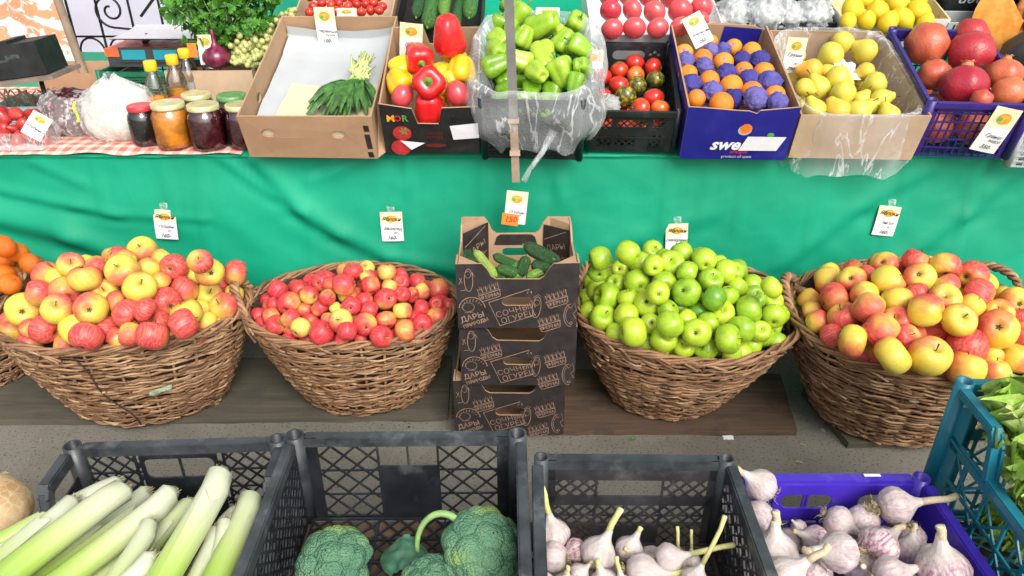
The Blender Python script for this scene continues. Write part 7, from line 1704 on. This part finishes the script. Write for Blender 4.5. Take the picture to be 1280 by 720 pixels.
def pep(px,py,pz,r,axis,red,lab,m=0,s=(1,1,1)):
    P=bp@V((px,py,pz));inst('red_pepper' if red else 'yellow_pepper',(rm if red else ym)[m],P,r,rot_to(axis,rnd.random()*6),lab,'pepper','bell peppers in the black printed box',rnd.random(),[('stalk',PSS)],s)
pep(.049,.215,.235,.045,(.10,.30,-1),1,'tallest red pepper standing upside down at the box back',0,(1,1,1.12))
pep(-.038,.190,.195,.041,(.35,-1,-.35),1,'red pepper with its green stalk pointing down-right',0,(1,1,1.1))
pep(-.002,.070,.188,.045,(.05,-1,.35),1,'front red pepper with stalk facing straight out',1)
pep(-.004,.060,.115,.046,(.1,.5,-1),1,'red pepper showing inside the front cut-out',1)
for q in((-.091,.185,.165,.036,'yellow pepper by the left wall, upper one'),(-.088,.12,.155,.040,'yellow pepper at the front left corner'),(.030,.180,.150,.034,'yellow pepper behind the front red one'),(.040,.125,.150,.034,'yellow pepper right of the front red one, lower'),(.085,.155,.172,.042,'orange-yellow pepper at the right wall'),(.060,.235,.165,.036,'greenish yellow pepper deep behind the right one'),(.005,.10,.09,.04,'yellow pepper low in the front cut-out')):
    pep(q[0],q[1],q[2],q[3],(rnd.gauss(0,.6),-.6,rnd.gauss(0,.6)),0,q[4],rnd.randint(0,1))
for q in((-.080,.075,.142,.036,'pinkish tomato at the front left of the pepper box'),(.075,.085,.142,.04,'pinkish tomato at the front right of the pepper box')):
    inst('tomato',ballm('tomato_body',m_ptom,.84,5,.02),bp@V(q[:3]),q[3],orient((0,2,.8),''),q[4],'tomato',None,.6)
# tomatoes
def tcal():
    mb=MB()
    for i in range(5):
        a=2*PI*i/5;mb.add([(0,0,.76),(.14*math.cos(a-.4),.14*math.sin(a-.4),.80),(.45*math.cos(a),.45*math.sin(a),.84),(.14*math.cos(a+.4),.14*math.sin(a+.4),.80)],[(0,1,2,3)])
    mb.tube([(0,0,.76),(.03,0,.95)],.05,6);return mb.mesh('tomato_calyx',[m_gst])
TC=tcal()
tms=[ballm('tomato_body',m_tom,.86,5,.015,22,s) for s in(0,2)];mo=ballm('tomato_body',m_mott,.9,6,.02);wr=ballm('wrapped_body',m_gtissue,.9,0,0,36,3,.35)
for x,y,z,r,t,f,lab in DATA['tomatoes']:
    inst('tomato',wr if f=='w' else mo if f=='d' else rnd.choice(tms),(x,y,z),r,orient((x,y,z),''),lab,'tomato','tomatoes in the black crate',t if f!='d' else .47,[('calyx',TC)] if f=='' else ())
pts=[ballm('tomato_body',m_ptom,.84,6,.02,24,s) for s in(0,1.5)]
for x,y,z,r,t,f,lab in DATA['pink_tomatoes']: inst('pink_tomato',rnd.choice(pts),(x,y,z),r,rot_to((rnd.gauss(0,.3),.5,.4),0),lab,'tomato','pink tomatoes in the white tray',t,[('calyx',TC)])
for x,y,z,r,t,f,lab in DATA['cherry_tomatoes']: inst('cherry_tomato',tms[0],(x,y,z),r,orient((x,y,z),''),lab,'tomato','small tomatoes behind the spinach box',t*.25,[('calyx',TC)])
om=[ballm('orange_body',m_orange,.96,0,0,22,s) for s in(0,1)];wm=[ballm('wrapped_body',m_tissue,.95,0,0,40,s,.32) for s in(1,5,9)]
m_fsticker=simple('violet_fruit_sticker',(.35,.12,.45),.4,.2,300)
FS=(lambda mb:(mb.grid(lambda u,v:((lambda a,q:(math.sin(q)*math.cos(a),math.sin(q)*math.sin(a),.86*math.cos(q)+.035))(2*PI*u,.02+.30*v)),14,3,cu=True),mb.mesh('sticker_body',[m_fsticker]))[1])(MB())
for x,y,z,r,t,f,lab in DATA['oranges']:
    w=f=='w';inst('wrapped_orange' if w else 'orange',rnd.choice(wm if w else om),(x,y,z),r,orient((x,y,z),'s' if not w and rnd.random()<.4 else ''),lab,'orange','oranges in the blue box',rnd.random(),() if w or rnd.random()<.35 else [('sticker',FS)])
# pears
def pearm(seed):
    pr=[(0,-.92),(.12,-.90),(.35,-.92),(.66,-.74),(.90,-.42),(1.0,-.05),(.95,.30),(.80,.62),(.58,.90),(.42,1.14),(.34,1.32),(.24,1.42),(.10,1.45),(0,1.43)]
    mb=MB();mb.lathe([(r,z*.92) for r,z in pr],24,0,lambda a,t:1+.05*math.cos(a+seed)+.025*math.cos(3*a+seed*2))
    mb.v=[(x+.10*math.sin(seed)*max(0,z)**2,y+.08*math.cos(seed*2)*max(0,z),z) for x,y,z in mb.v];return mb.mesh('pear_body',[m_pear])
pm=[pearm(s) for s in(.2,1.4,3,4.4)];PST=stemm(.45,1.28,.045)
for x,y,z,r,t,f,lab in DATA['pears']:
    view=(CAMP-V((x,y,z))).normalized();d=V((rnd.gauss(0,1),rnd.gauss(0,.7),rnd.gauss(.2,.8)));d=d-view*d.dot(view)*.8
    inst('pear',rnd.choice(pm),V((x,y,z))-d.normalized()*r*.18,r*1.0,rot_to(d,rnd.random()*6),lab,'pear','pears in the film-lined cardboard box',t,[('stem',PST)])
mb=MB();mb.grid(lambda u,v:(.025+.03*(u-.5)*2+.006*nz(u*3,v*3),.275+.05*(v-.5)*2,.120+.016*nz(u*3,v*3,3)),20,20);tag(mb.build('white_tissue',m_white,smooth=True,M=bm(BX['pear'])),'crumpled white tissue lying among the pears','paper')
# pomegranates
def pomm(seed):
    mb=MB();N=18;pr=[(math.sin(PI*i/N),-math.cos(PI*i/N)*.93) for i in range(N+1)];mb.lathe(pr,28,0,lambda a,t:1+.045*math.cos(6*a+seed)*math.sin(PI*t)+.03*math.cos(2*a+seed));return mb.mesh('pomegranate_body',[m_pom])
def crownm():
    mb=MB();n=6
    mb.lathe([(.34,.84),(.25,.95),(.22,1.05),(.25,1.08),(.27,1.10)],24,0,lambda a,t:1+.10*math.cos(6*a)*t);mb.lathe([(.22,1.09),(.17,1.02),(0,.98)],24)
    for i in range(n):
        a=2*PI*i/n;p=[(.26*math.cos(a-.42),.28*math.sin(a-.42),1.08),(.28*math.cos(a+.42),.28*math.sin(a+.42),1.08),(.36*math.cos(a),.36*math.sin(a),1.15)];mb.add(p+[(x*.9,y*.9,z) for x,y,z in p],[(0,1,2),(3,5,4),(0,2,5,3),(1,4,5,2)])
    return mb.mesh('pomegranate_crown',[m_pom])
pgm=[pomm(0),pomm(2)];CR=crownm()
for x,y,z,r,t,f,lab in DATA['pomegranates']:
    inst('pomegranate',rnd.choice(pgm),(x,y,z),r*.95,rot_to((rnd.gauss(0,.5),1,rnd.gauss(-.1,.5)),1) if f!='c' else rot_to((.1,.35,1),1),lab,'pomegranate','pomegranates in the violet crate',t,[('crown',CR)])
def lemm():
    mb=MB();N=16;mb.lathe([(math.sin(PI*i/N)*.84,-math.cos(PI*i/N)*1.02) for i in range(N+1)],22,0);mb.v=[(x,y,z+(.16*math.exp(-((x*x+y*y)/.03)) if z>0 else -.10*math.exp(-((x*x+y*y)/.03)))) for x,y,z in mb.v];return mb.mesh('lemon_body',[m_lemon])
LM=lemm()
for x,y,z,r,t,f,lab in DATA['lemons']: inst('lemon',LM,(x,y,z),r*1.05,orient((x,y,z),''),lab,'lemon','lemons in the yellowed white box',t,[('stem_button',BTN)])
def strm():
    mb=MB();mb.lathe([(0,-1.1),(.22,-1.0),(.52,-.6),(.78,-.15),(.88,.2),(.80,.5),(.5,.68),(.2,.70),(0,.68)],18,0,lambda a,t:1+.05*math.cos(3*a));return mb.mesh('strawberry_body',[m_straw])
def strc():
    mb=MB()
    for i in range(8):
        a=2*PI*i/8;mb.add([(0,0,.70),(.2*math.cos(a-.3),.2*math.sin(a-.3),.78),(.72*math.cos(a),.72*math.sin(a),.66+.12*(i%2)),(.2*math.cos(a+.3),.2*math.sin(a+.3),.78)],[(0,1,2,3)])
    mb.tube([(0,0,.7),(.05,0,1.0)],.06,5);return mb.mesh('strawberry_cap',[m_gst])
SM,SCP=strm(),strc()
for x,y,z,r,t,f,lab in [q if len(q)==7 else (*q[:5],'',q[-1]) for q in DATA['strawberries']]: inst('strawberry',SM,(x,y,z),r*1.12,orient((x,y,z),rnd.choice(['','','c'])),lab,'strawberry','strawberries in the punnet',t,[('leafy_cap',SCP)],(1,1,1.2))
# garlic ------------------------------------------------------------------------
def garlic_mat(name,a,b,c):
    t=NT(name);k=t.coord();tone=t.attr('tone');seed=t.attr('seed')
    mp=t.n('ShaderNodeMapping');t.l(k,mp.inputs[0]);mp.inputs['Scale'].default_value=(7,7,.6)
    cx=t.n('ShaderNodeCombineXYZ');t.l(t.math('MULTIPLY',seed,50.),cx.inputs[0]);ad=t.n('ShaderNodeVectorMath',operation='ADD');t.l(mp.outputs[0],ad.inputs[0]);t.l(cx.outputs[0],ad.inputs[1])
    s=t.noise(ad.outputs[0],1.,4,.65);sx=t.n('ShaderNodeSeparateXYZ');t.l(k,sx.inputs[0])
    f=t.math('MULTIPLY',t.rng(s,.38,.66),t.math('MULTIPLY_ADD',tone,1.15,.10),clamp=True)
    f=t.math('MULTIPLY',f,t.rng(sx.outputs[2],1.1,.3))
    col=t.mix(f,t.mix(t.rng(t.noise(k,2.,3),.35,.65),a,b),c)
    col=t.mix(t.rng(t.noise(k,3.5,5,.7),.56,.72,0,.55),col,(.46,.36,.22))
    t.bump(s,.25,.03);return t.fin(col,.42,.45,.05,0,.15)
m_garl=garlic_mat('garlic_skin',(.62,.55,.53),(.55,.48,.43),(.33,.09,.19))
m_gstem=simple('garlic_stem',(.58,.55,.22),.5,.3,25,.2,60);m_gstemd=simple('dry_garlic_stem',(.56,.46,.30),.7,.25,25,.3,60);m_roots=simple('garlic_roots',(.50,.40,.22),.8,.3,60);m_cut=simple('cut_stem_end',(.72,.66,.42),.6,.15,40)
def garlm(seed):
    pr=[(0,-.70),(.20,-.74),(.50,-.70),(.80,-.46),(.98,-.10),(1.0,.14),(.88,.44),(.64,.70),(.42,.90),(.28,1.10),(.21,1.35),(.17,1.55)]
    mb=MB();mb.lathe(pr,44,0,lambda a,t:1+(.085*(abs(math.cos(4.5*a+seed))-.6)+.03*math.cos(2*a+seed))*min(1,max(0,1.15-t))*min(1,t*4))
    mb.v=[tuple(V(v)*(1+.02*nz(v[0]*4+seed,v[1]*4,v[2]*4))) for v in mb.v];return mb.mesh('garlic_body',[m_garl])
def rootm(seed):
    mb=MB();R_=random.Random(seed)
    for i in range(36):
        a=R_.random()*6.28;r=R_.random()*.22;p=V((r*math.cos(a),r*math.sin(a),-.70));q=p+V((math.cos(a)*(.1+.3*R_.random()),math.sin(a)*(.1+.3*R_.random()),-.20-.22*R_.random()));e=q+V((R_.gauss(0,.12),R_.gauss(0,.12),R_.gauss(0,.1)))
        mb.tube([p,q,e],[.018,.014,.008],4)
    return mb.mesh('garlic_rootlets',[m_roots])
GM=[garlm(s) for s in(.1,1.1,2.3,3.7)];RM=[rootm(s) for s in(1,2)]
def garlics(key,stem,group):
    for x,y,z,r,t,dx,dy,dz,hs,lab in DATA[key]:
        x+=.011 if key=='garlic_a' else 0
        d=V((dx,dy,dz));ln=d.length
        if not hs:d=V((rnd.gauss(0,.7),rnd.gauss(0,.5)+.1,rnd.gauss(.1,.6)));ln=r*1.6
        if d.length<.02:d=V((.1,0,1))
        r*=1.10 if key=='garlic_b' else 1.08
        o=inst('garlic_bulb',rnd.choice(GM),(x,y,z),r,rot_to(d,rnd.random()*6),lab,'garlic',group,t,[('roots',rnd.choice(RM))])
        L=max(1.9,ln/r);mb=MB();w=.17 if hs else .15;k=rnd.gauss(0,.06)
        mb.tube([(0,0,1.2),(k,0,lerp(1.2,L,.4)),(k*.5,k,lerp(1.2,L,.75)),(0,0,L)],[.20,w*1.05,w,w*1.12],10);mb.tube([(0,0,L+.002),(0,0,L+.03)],[w*1.0,w*.8],10,1)
        c=obj('stem',mb.mesh('garlic_stem',[stem,m_cut]),o)
garlics('garlic_a',m_gstem,'garlic bulbs in the black crate');garlics('garlic_b',m_gstemd,'garlic bulbs in the violet crate')
# leeks ---------------------------------------------------------------------------
t=NT('leek_skin');k=t.coord();sx=t.n('ShaderNodeSeparateXYZ');t.l(k,sx.inputs[0]);tone=t.attr('tone')
mp=t.coord('Object',(160,160,5));st=t.noise(mp,1.,4,.6);z=sx.outputs[2]
f=t.math('ADD',t.rng(z,.02,.30),t.math('MULTIPLY_ADD',st,.35,-.17));f=t.math('ADD',f,t.math('MULTIPLY_ADD',tone,.5,-.08),clamp=True)
c=t.ramp(f,[(0,(.53,.55,.40)),(.3,(.46,.53,.22)),(.6,(.36,.50,.10)),(1,(.20,.36,.06))])
c=t.mix(t.rng(t.noise(k,26,5,.7),.60,.74,0,.5),c,(.55,.48,.30))
t.bump(st,.15,.004);m_leek=t.fin(c,.36,.5,.1)
for ax,ay,az,ex,ey,ez,r,tone_,lab in DATA['leeks']:
    r*=1.22
    a,e=V((ax,ay,az)),V((ex,ey,ez));d=e-a;L=d.length;R=rot_to(d,rnd.random()*6)
    mb=MB();n=14;pts=[];rs=[]
    for i in range(n+1):
        u=i/n;pts.append((.006*math.sin(u*3+ax*9),.004*math.sin(u*4+ay*7),u*L));rs.append(r*(1.02 if u<.06 else .95+.10*u+.08*max(0,u-.4)))
    rs=[r*.55,r*.9]+rs[1:];pts=[pts[0],(0,0,.006)]+pts[1:]
    mb.tube(pts,rs,20);me=mb.mesh('leek_body',[m_leek])
    o=bpy.data.objects.new('leek',me);COL.objects.link(o);o.matrix_world=T(*a)@R;o.matrix_basis=o.matrix_world.copy();o['tone']=tone_;o['seed']=rnd.random();tag(o,lab,'leek','leeks in the slate crate')
    mb=MB()
    for i in range(22 if 'root' in lab or 'dry' in lab else 7):
        an=rnd.random()*6.28;q=rnd.random()*r*.6;mb.tube([(q*math.cos(an),q*math.sin(an),.001),(q*1.2*math.cos(an)+rnd.gauss(0,.002),q*1.2*math.sin(an),-.004-.006*rnd.random())],[.0009,.0005],4)
    mb.build('root_tuft',m_roots,o,True)
    mb=MB();an=rnd.random()*6.28
    mb.grid(lambda u,v:((r*1.035+.0006+.06*r*v)*math.cos(an+2.2*u*(1-.3*v)),(r*1.035+.0006+.06*r*v)*math.sin(an+2.2*u*(1-.3*v)),lerp(.05+.03*abs(nz(u*5,ax)),L,v)),10,8);mb.build('outer_leaf',m_leek,o,True)
    o.children[-1]['tone']=min(1,tone_+.15)
# cucumbers
m_cuc=fruit_mat('cucumber_skin',[(0,(.012,.05,.010)),(.4,(.03,.115,.016)),(.75,(.14,.30,.03)),(1,(.42,.52,.10))],.3,.5,30,(3,3,.35),.2,None,.5,.02,2.2)
def cucumber(a,e,r,t,lab,grp):
    a,e=V(a),V(e);d=e-a;L=max(d.length+r*1.2,r*3.4);R=rot_to(d,rnd.random()*6);n=14;mb=MB();pts=[];rs=[]
    for i in range(n+1):
        u=i/n;pts.append((.06*math.sin(PI*u)*L/r*.3*r/r,0,u*L/r-L/r*.5));rs.append((max(.12,1-abs(2*u-1)**4.5))**.5*(1+.03*math.cos(u*9)))
    mb.tube(pts,rs,18);mb.v=[tuple(V(v)*1) if 0 else (v[0]*(1+.03*nz(v[0]*6,v[1]*6,v[2]*4)),v[1]*(1+.03*nz(v[0]*6,v[1]*6+5,v[2]*4)),v[2]) for v in mb.v]
    me=mb.mesh('cucumber_body',[m_cuc]);o=inst('cucumber',me,(a+e)/2,r,R,lab,'cucumber',grp,t)
    mb=MB();mb.tube([(0,0,-L/r*.5),(.05,0,-L/r*.5-.35)],[.18,.12],6);mb.build('stem_end',m_gst,o,True)
for ax,ay,az,ex,ey,ez,r,t_,lab in DATA['box_cucumbers']: cucumber((ax,ay,az+.006),(ex,ey,ez+.006),r*1.12,t_,lab,'cucumbers in the topmost black box')
for x,s0,s1,h,r,t_,lab in((-.275,.56,.74,.13,.028,.45,'plump cucumber at the left of the rear cucumber box'),(-.225,.60,.80,.145,.022,.7,'light green cucumber second in the rear box'),(-.185,.545,.70,.12,.021,.3,'greyish cucumber sticking out behind the red peppers'),(-.14,.60,.80,.14,.026,.5,'rightmost cucumber in the rear cucumber box'),(-.32,.64,.85,.12,.025,.2,'dark cucumber behind the plump one')):
    cucumber(SL@V((x,s0,h-.01)),SL@V((x+.01,s1,h)),r,t_,lab,'cucumbers in the rear row')
# broccoli -------------------------------------------------------------------------
m_broc=NT('broccoli_florets');k=m_broc.coord();vd=m_broc.voro(k,260);n_=m_broc.noise(k,16,3,.6)
c=m_broc.mix(m_broc.rng(n_,.35,.65),(.070,.180,.105),(.130,.265,.150));c=m_broc.mix(m_broc.rng(m_broc.noise(k,9,2),.50,.66,0,.8),c,(.26,.38,.06));c=m_broc.mix(m_broc.rng(vd,.1,.5,.45,0),c,(.17,.30,.15))
m_broc.bump(m_broc.math('SUBTRACT',1.,vd),.9,.004);m_broc=m_broc.fin(c,.7,.3)
m_bst=simple('broccoli_stalk',(.26,.42,.14),.5,.2,20,.1,60);m_bleaf=simple('broccoli_leaf',(.045,.13,.075),.55,.3,18,.2,50)
def broccoli(P,r,seed,label,ax=(0,-.25,1)):
    B_=empty('broccoli',T(*P)@rot_to(ax,seed),label,'broccoli','broccoli heads in the black crate')
    R_=random.Random(seed);cs=[V((0,0,1))]
    for ring,(n,ph) in enumerate(((6,.62),(10,1.12),(9,1.55))):
        for i in range(n):
            a=2*PI*i/n+ring*.4+R_.gauss(0,.25);p=ph+R_.gauss(0,.15);cs.append(V((math.sin(p)*math.cos(a),math.sin(p)*math.sin(a),math.cos(p))))
    sz=[.75+.55*R_.random() for _ in cs]
    def f(u,v):
        th=2*PI*u;ph=.02+2.05*v;dv=V((math.sin(ph)*math.cos(th),math.sin(ph)*math.sin(th),math.cos(ph)))
        dd=sorted((dv-c_).length/s_ for c_,s_ in zip(cs,sz))
        lobe=max(0,1-(dd[0]/.42)**2);crev=min(1,(dd[1]-dd[0])/.10)
        q=r*(.84+.11*lobe-.045*(1-crev)**2+.05*nz(dv.x*2.3+seed,dv.y*2.3,dv.z*2.3))
        w=dv*q;q+=r*.035*(.5-noise.voronoi(w*(46/r*.06))[0][0])+r*.05*nz(*(w*(17/r*.06)))
        return tuple(V((dv.x*q,dv.y*q,dv.z*q*.74)))
    mb=MB();mb.grid(f,190,95,cu=True);mb.build('florets',m_broc,B_,True)
    mb=MB();mb.tube([(0,0,-r*1.05),(0,0,-r*.5),(0,0,r*.1)],[r*.26,r*.24,r*.4],12)
    for i in range(9):
        a=2*PI*i/9;mb.tube([(0,0,-r*.5),(r*.35*math.cos(a),r*.35*math.sin(a),-r*.22),(r*.62*math.cos(a),r*.62*math.sin(a),.02*r)],[r*.12,r*.12,r*.16],8)
    mb.build('stalk',m_bst,B_,True)
    return B_
broccoli((-.300,.872,.395),.070,3,'broccoli head on the left of the black crate',(-.1,-.35,1))
broccoli((-.048,.893,.408),.077,8,'larger broccoli head against the right wall of the crate',(.35,-.3,1))
broccoli((-.135,.835,.385),.055,5,'small broccoli head low at the crate front',(0,-.2,1))
LF=empty('curled_leaf',T(-.187,.905,.362),'curled broccoli leaf with arched stalk between the heads','leaf')
mb=MB();mb.grid(lambda u,v:((u-.5)*.085*math.sin(PI*(.08+.86*v))**.6,(v-.5)*.07,.018*math.sin(u*PI)+.008*nz(u*5,v*5)+.01*v),16,14);mb.build('blade',m_bleaf,LF,True)
mb=MB();mb.tube([(.060-.038*math.cos(a)+.004*a,.01+.012*math.sin(a),.030+.060*math.sin(a)) for a in[-.35+3.5*q/22 for q in range(23)]],[.0042+.0035*q/22 for q in range(23)],9);mb.build('stalk',m_bst,LF,True)
for (x,y,s,l) in((-.23,.86,.04,'small torn leaf on the crate floor'),(-.36,.80,.05,'loose leaf under the left broccoli head')):
    mb=MB();mb.grid(lambda u,v:((u-.5)*s*math.sin(PI*(.08+.86*v))**.6,(v-.5)*s*1.3,.012*math.sin(u*PI)+.006*nz(u*5,v*5,s)),12,10);o=mb.build('loose_leaf',m_bleaf,None,True,T(x,y,.325)@Rz(s*40));tag(o,l,'leaf')
# lettuce ----------------------------------------------------------------------------
t=NT('lettuce_leaf');k=t.coord();sx=t.n('ShaderNodeSeparateXYZ');t.l(t.coord('UV'),sx.inputs[0])
c=t.mix(t.rng(t.noise(k,14,4,.6),.35,.68),(.27,.47,.05),(.54,.64,.20));c=t.mix(t.rng(t.noise(k,55,3,.7),.55,.72,0,.5),c,(.60,.66,.34))
t.bump(t.noise(k,70,4,.65),.6,.004);m_let=t.fin(c,.4,.4,.05,0,.15);m_rib=simple('lettuce_rib',(.62,.66,.42),.45,.15,20)
def lettuce(P,label,seed,n=9,s=.11):
    Lr=empty('lettuce_head',T(*P),label,'lettuce','lettuce in the teal crate');R_=random.Random(seed)
    for i in range(n):
        q=i/n;a=2.4*i+R_.gauss(0,.25);tl=.10+1.15*q+R_.gauss(0,.10);M=Rz(a)@Rx(-tl)
        sd=R_.random()*20;w=s*(.75+.35*R_.random());h=s*(.85+.3*R_.random())
        def f(u,v):
            e=abs(u-.5)*2;wd=w*1.75*(.16+.84*math.sin(PI/2*min(1,v*1.15)))
            ed=max(e**1.5*min(1,v*1.6),max(0,(v-.6)/.4)**1.3)
            per=(u-.5)*7.5 if v>.6 else (u-.5)*3+v*7*(1 if u>.5 else -1)
            ruf=1.35*ed*(.015*math.sin(per*2.1+sd)+.014*math.sin(per*4.6+sd*2+v*3)+.008*math.sin(per*9+sd))+.006*nz(u*6+sd,v*6)
            cup=.35*w*(e*e)*(1-.5*v)-.10*h*math.sin(v*2.6)
            return (u-.5)*wd*(1-.12*ed),-cup+ruf+.06*h*v*v*4*.4,h*(v*(1-.30*e*e*v)+.10*ed*math.sin(per*3+sd))
        mb=MB();mb.grid(f,44,30,0,False,M);lf=mb.build('leaf',m_let,Lr,True)
        mb=MB();mb.tube([M@V((0,f(.5,v_)[1]-.002,f(.5,v_)[2])) for v_ in[.0,.2,.4,.6,.8]],[.009,.007,.005,.0035,.002],6);mb.build('midrib',m_rib,lf,True)
lettuce((.885,.965,.565),'frilly lettuce head nearest the crate back corner',3,11,.108)
lettuce((.885,.880,.525),'smaller lettuce head beside the lowered crate side',7,10,.098)
lettuce((1.08,.95,.53),'lettuce head cut by the picture right edge',12,10,.11)
lettuce((.935,.745,.455),'lettuce head lowest in the crate front',19,10,.105)
lettuce((.90,.93,.385),'lettuce head deep in the crate behind the lattice',23,9,.085)
lettuce((.90,.77,.355),'wilted lettuce at the crate bottom behind the lattice',29,9,.085)
# melon at the left edge
m_mel=NT('melon_rind');k=m_mel.coord();c=m_mel.mix(m_mel.rng(m_mel.noise(k,14,5,.65),.35,.65),(.46,.24,.10),(.66,.48,.26));c=m_mel.mix(m_mel.rng(m_mel.voro(k,60,'DISTANCE_TO_EDGE'),.0,.08,.55,0),c,(.68,.58,.42));m_mel.bump(m_mel.noise(k,80,3),.4,.003);m_mel=m_mel.fin(c,.6,.4)
mb=MB();N=18;mb.lathe([(.085*math.sin(PI*i/N),-.07*math.cos(PI*i/N)) for i in range(N+1)],30,0,lambda a,t:1+.02*math.cos(9*a));o=mb.build('melon',m_mel,None,True,T(-.985,1.0,.37));tag(o,'netted tan melon beside the leek crate','melon')
mb=MB();mb.tube([(0,0,.066),(.006,0,.085)],[.009,.007],8);mb.build('stalk',m_wood,o,True)
# ------------------------------------------------------------------ camera, light
cam=bpy.data.cameras.new('camera');co=bpy.data.objects.new('camera',cam);COL.objects.link(co)
cam.sensor_width=36;cam.lens=36*925/1280;cam.clip_end=500;cam.clip_start=.02
co.location=(0,0,1.4);co.rotation_euler=(math.radians(90-28.7),0,0);SC.camera=co
W=bpy.data.worlds.new('World');SC.world=W;W.use_nodes=True;nt=W.node_tree;nt.nodes.clear()
o=nt.nodes.new('ShaderNodeOutputWorld');bg=nt.nodes.new('ShaderNodeBackground');sk=nt.nodes.new('ShaderNodeTexSky');hs=nt.nodes.new('ShaderNodeHueSaturation')
sk.sky_type='NISHITA';sk.sun_disc=False;EL,AZ=math.radians(42),math.radians(157)
sk.sun_elevation=EL;sk.sun_rotation=AZ;sk.dust_density=3.5;sk.air_density=1.2
hs.inputs['Saturation'].default_value=.25
nt.links.new(sk.outputs[0],hs.inputs['Color']);nt.links.new(hs.outputs[0],bg.inputs[0]);bg.inputs[1].default_value=.135;nt.links.new(bg.outputs[0],o.inputs[0])
sl=bpy.data.lights.new('sun','SUN');sl.energy=1.5;sl.angle=math.radians(34);sl.color=(1,.97,.92);so=bpy.data.objects.new('sun',sl);COL.objects.link(so)
d=V((math.sin(AZ)*math.cos(EL),math.cos(AZ)*math.cos(EL),math.sin(EL)))
so.rotation_euler=d.to_track_quat('Z','Y').to_euler()
so.location=d*10
SC.view_settings.view_transform='Standard';SC.view_settings.look='None';SC.view_settings.exposure=.75;SC.view_settings.gamma=1;SC.view_settings.use_curve_mapping=False
SC.cycles.max_bounces=8;SC.cycles.transparent_max_bounces=24
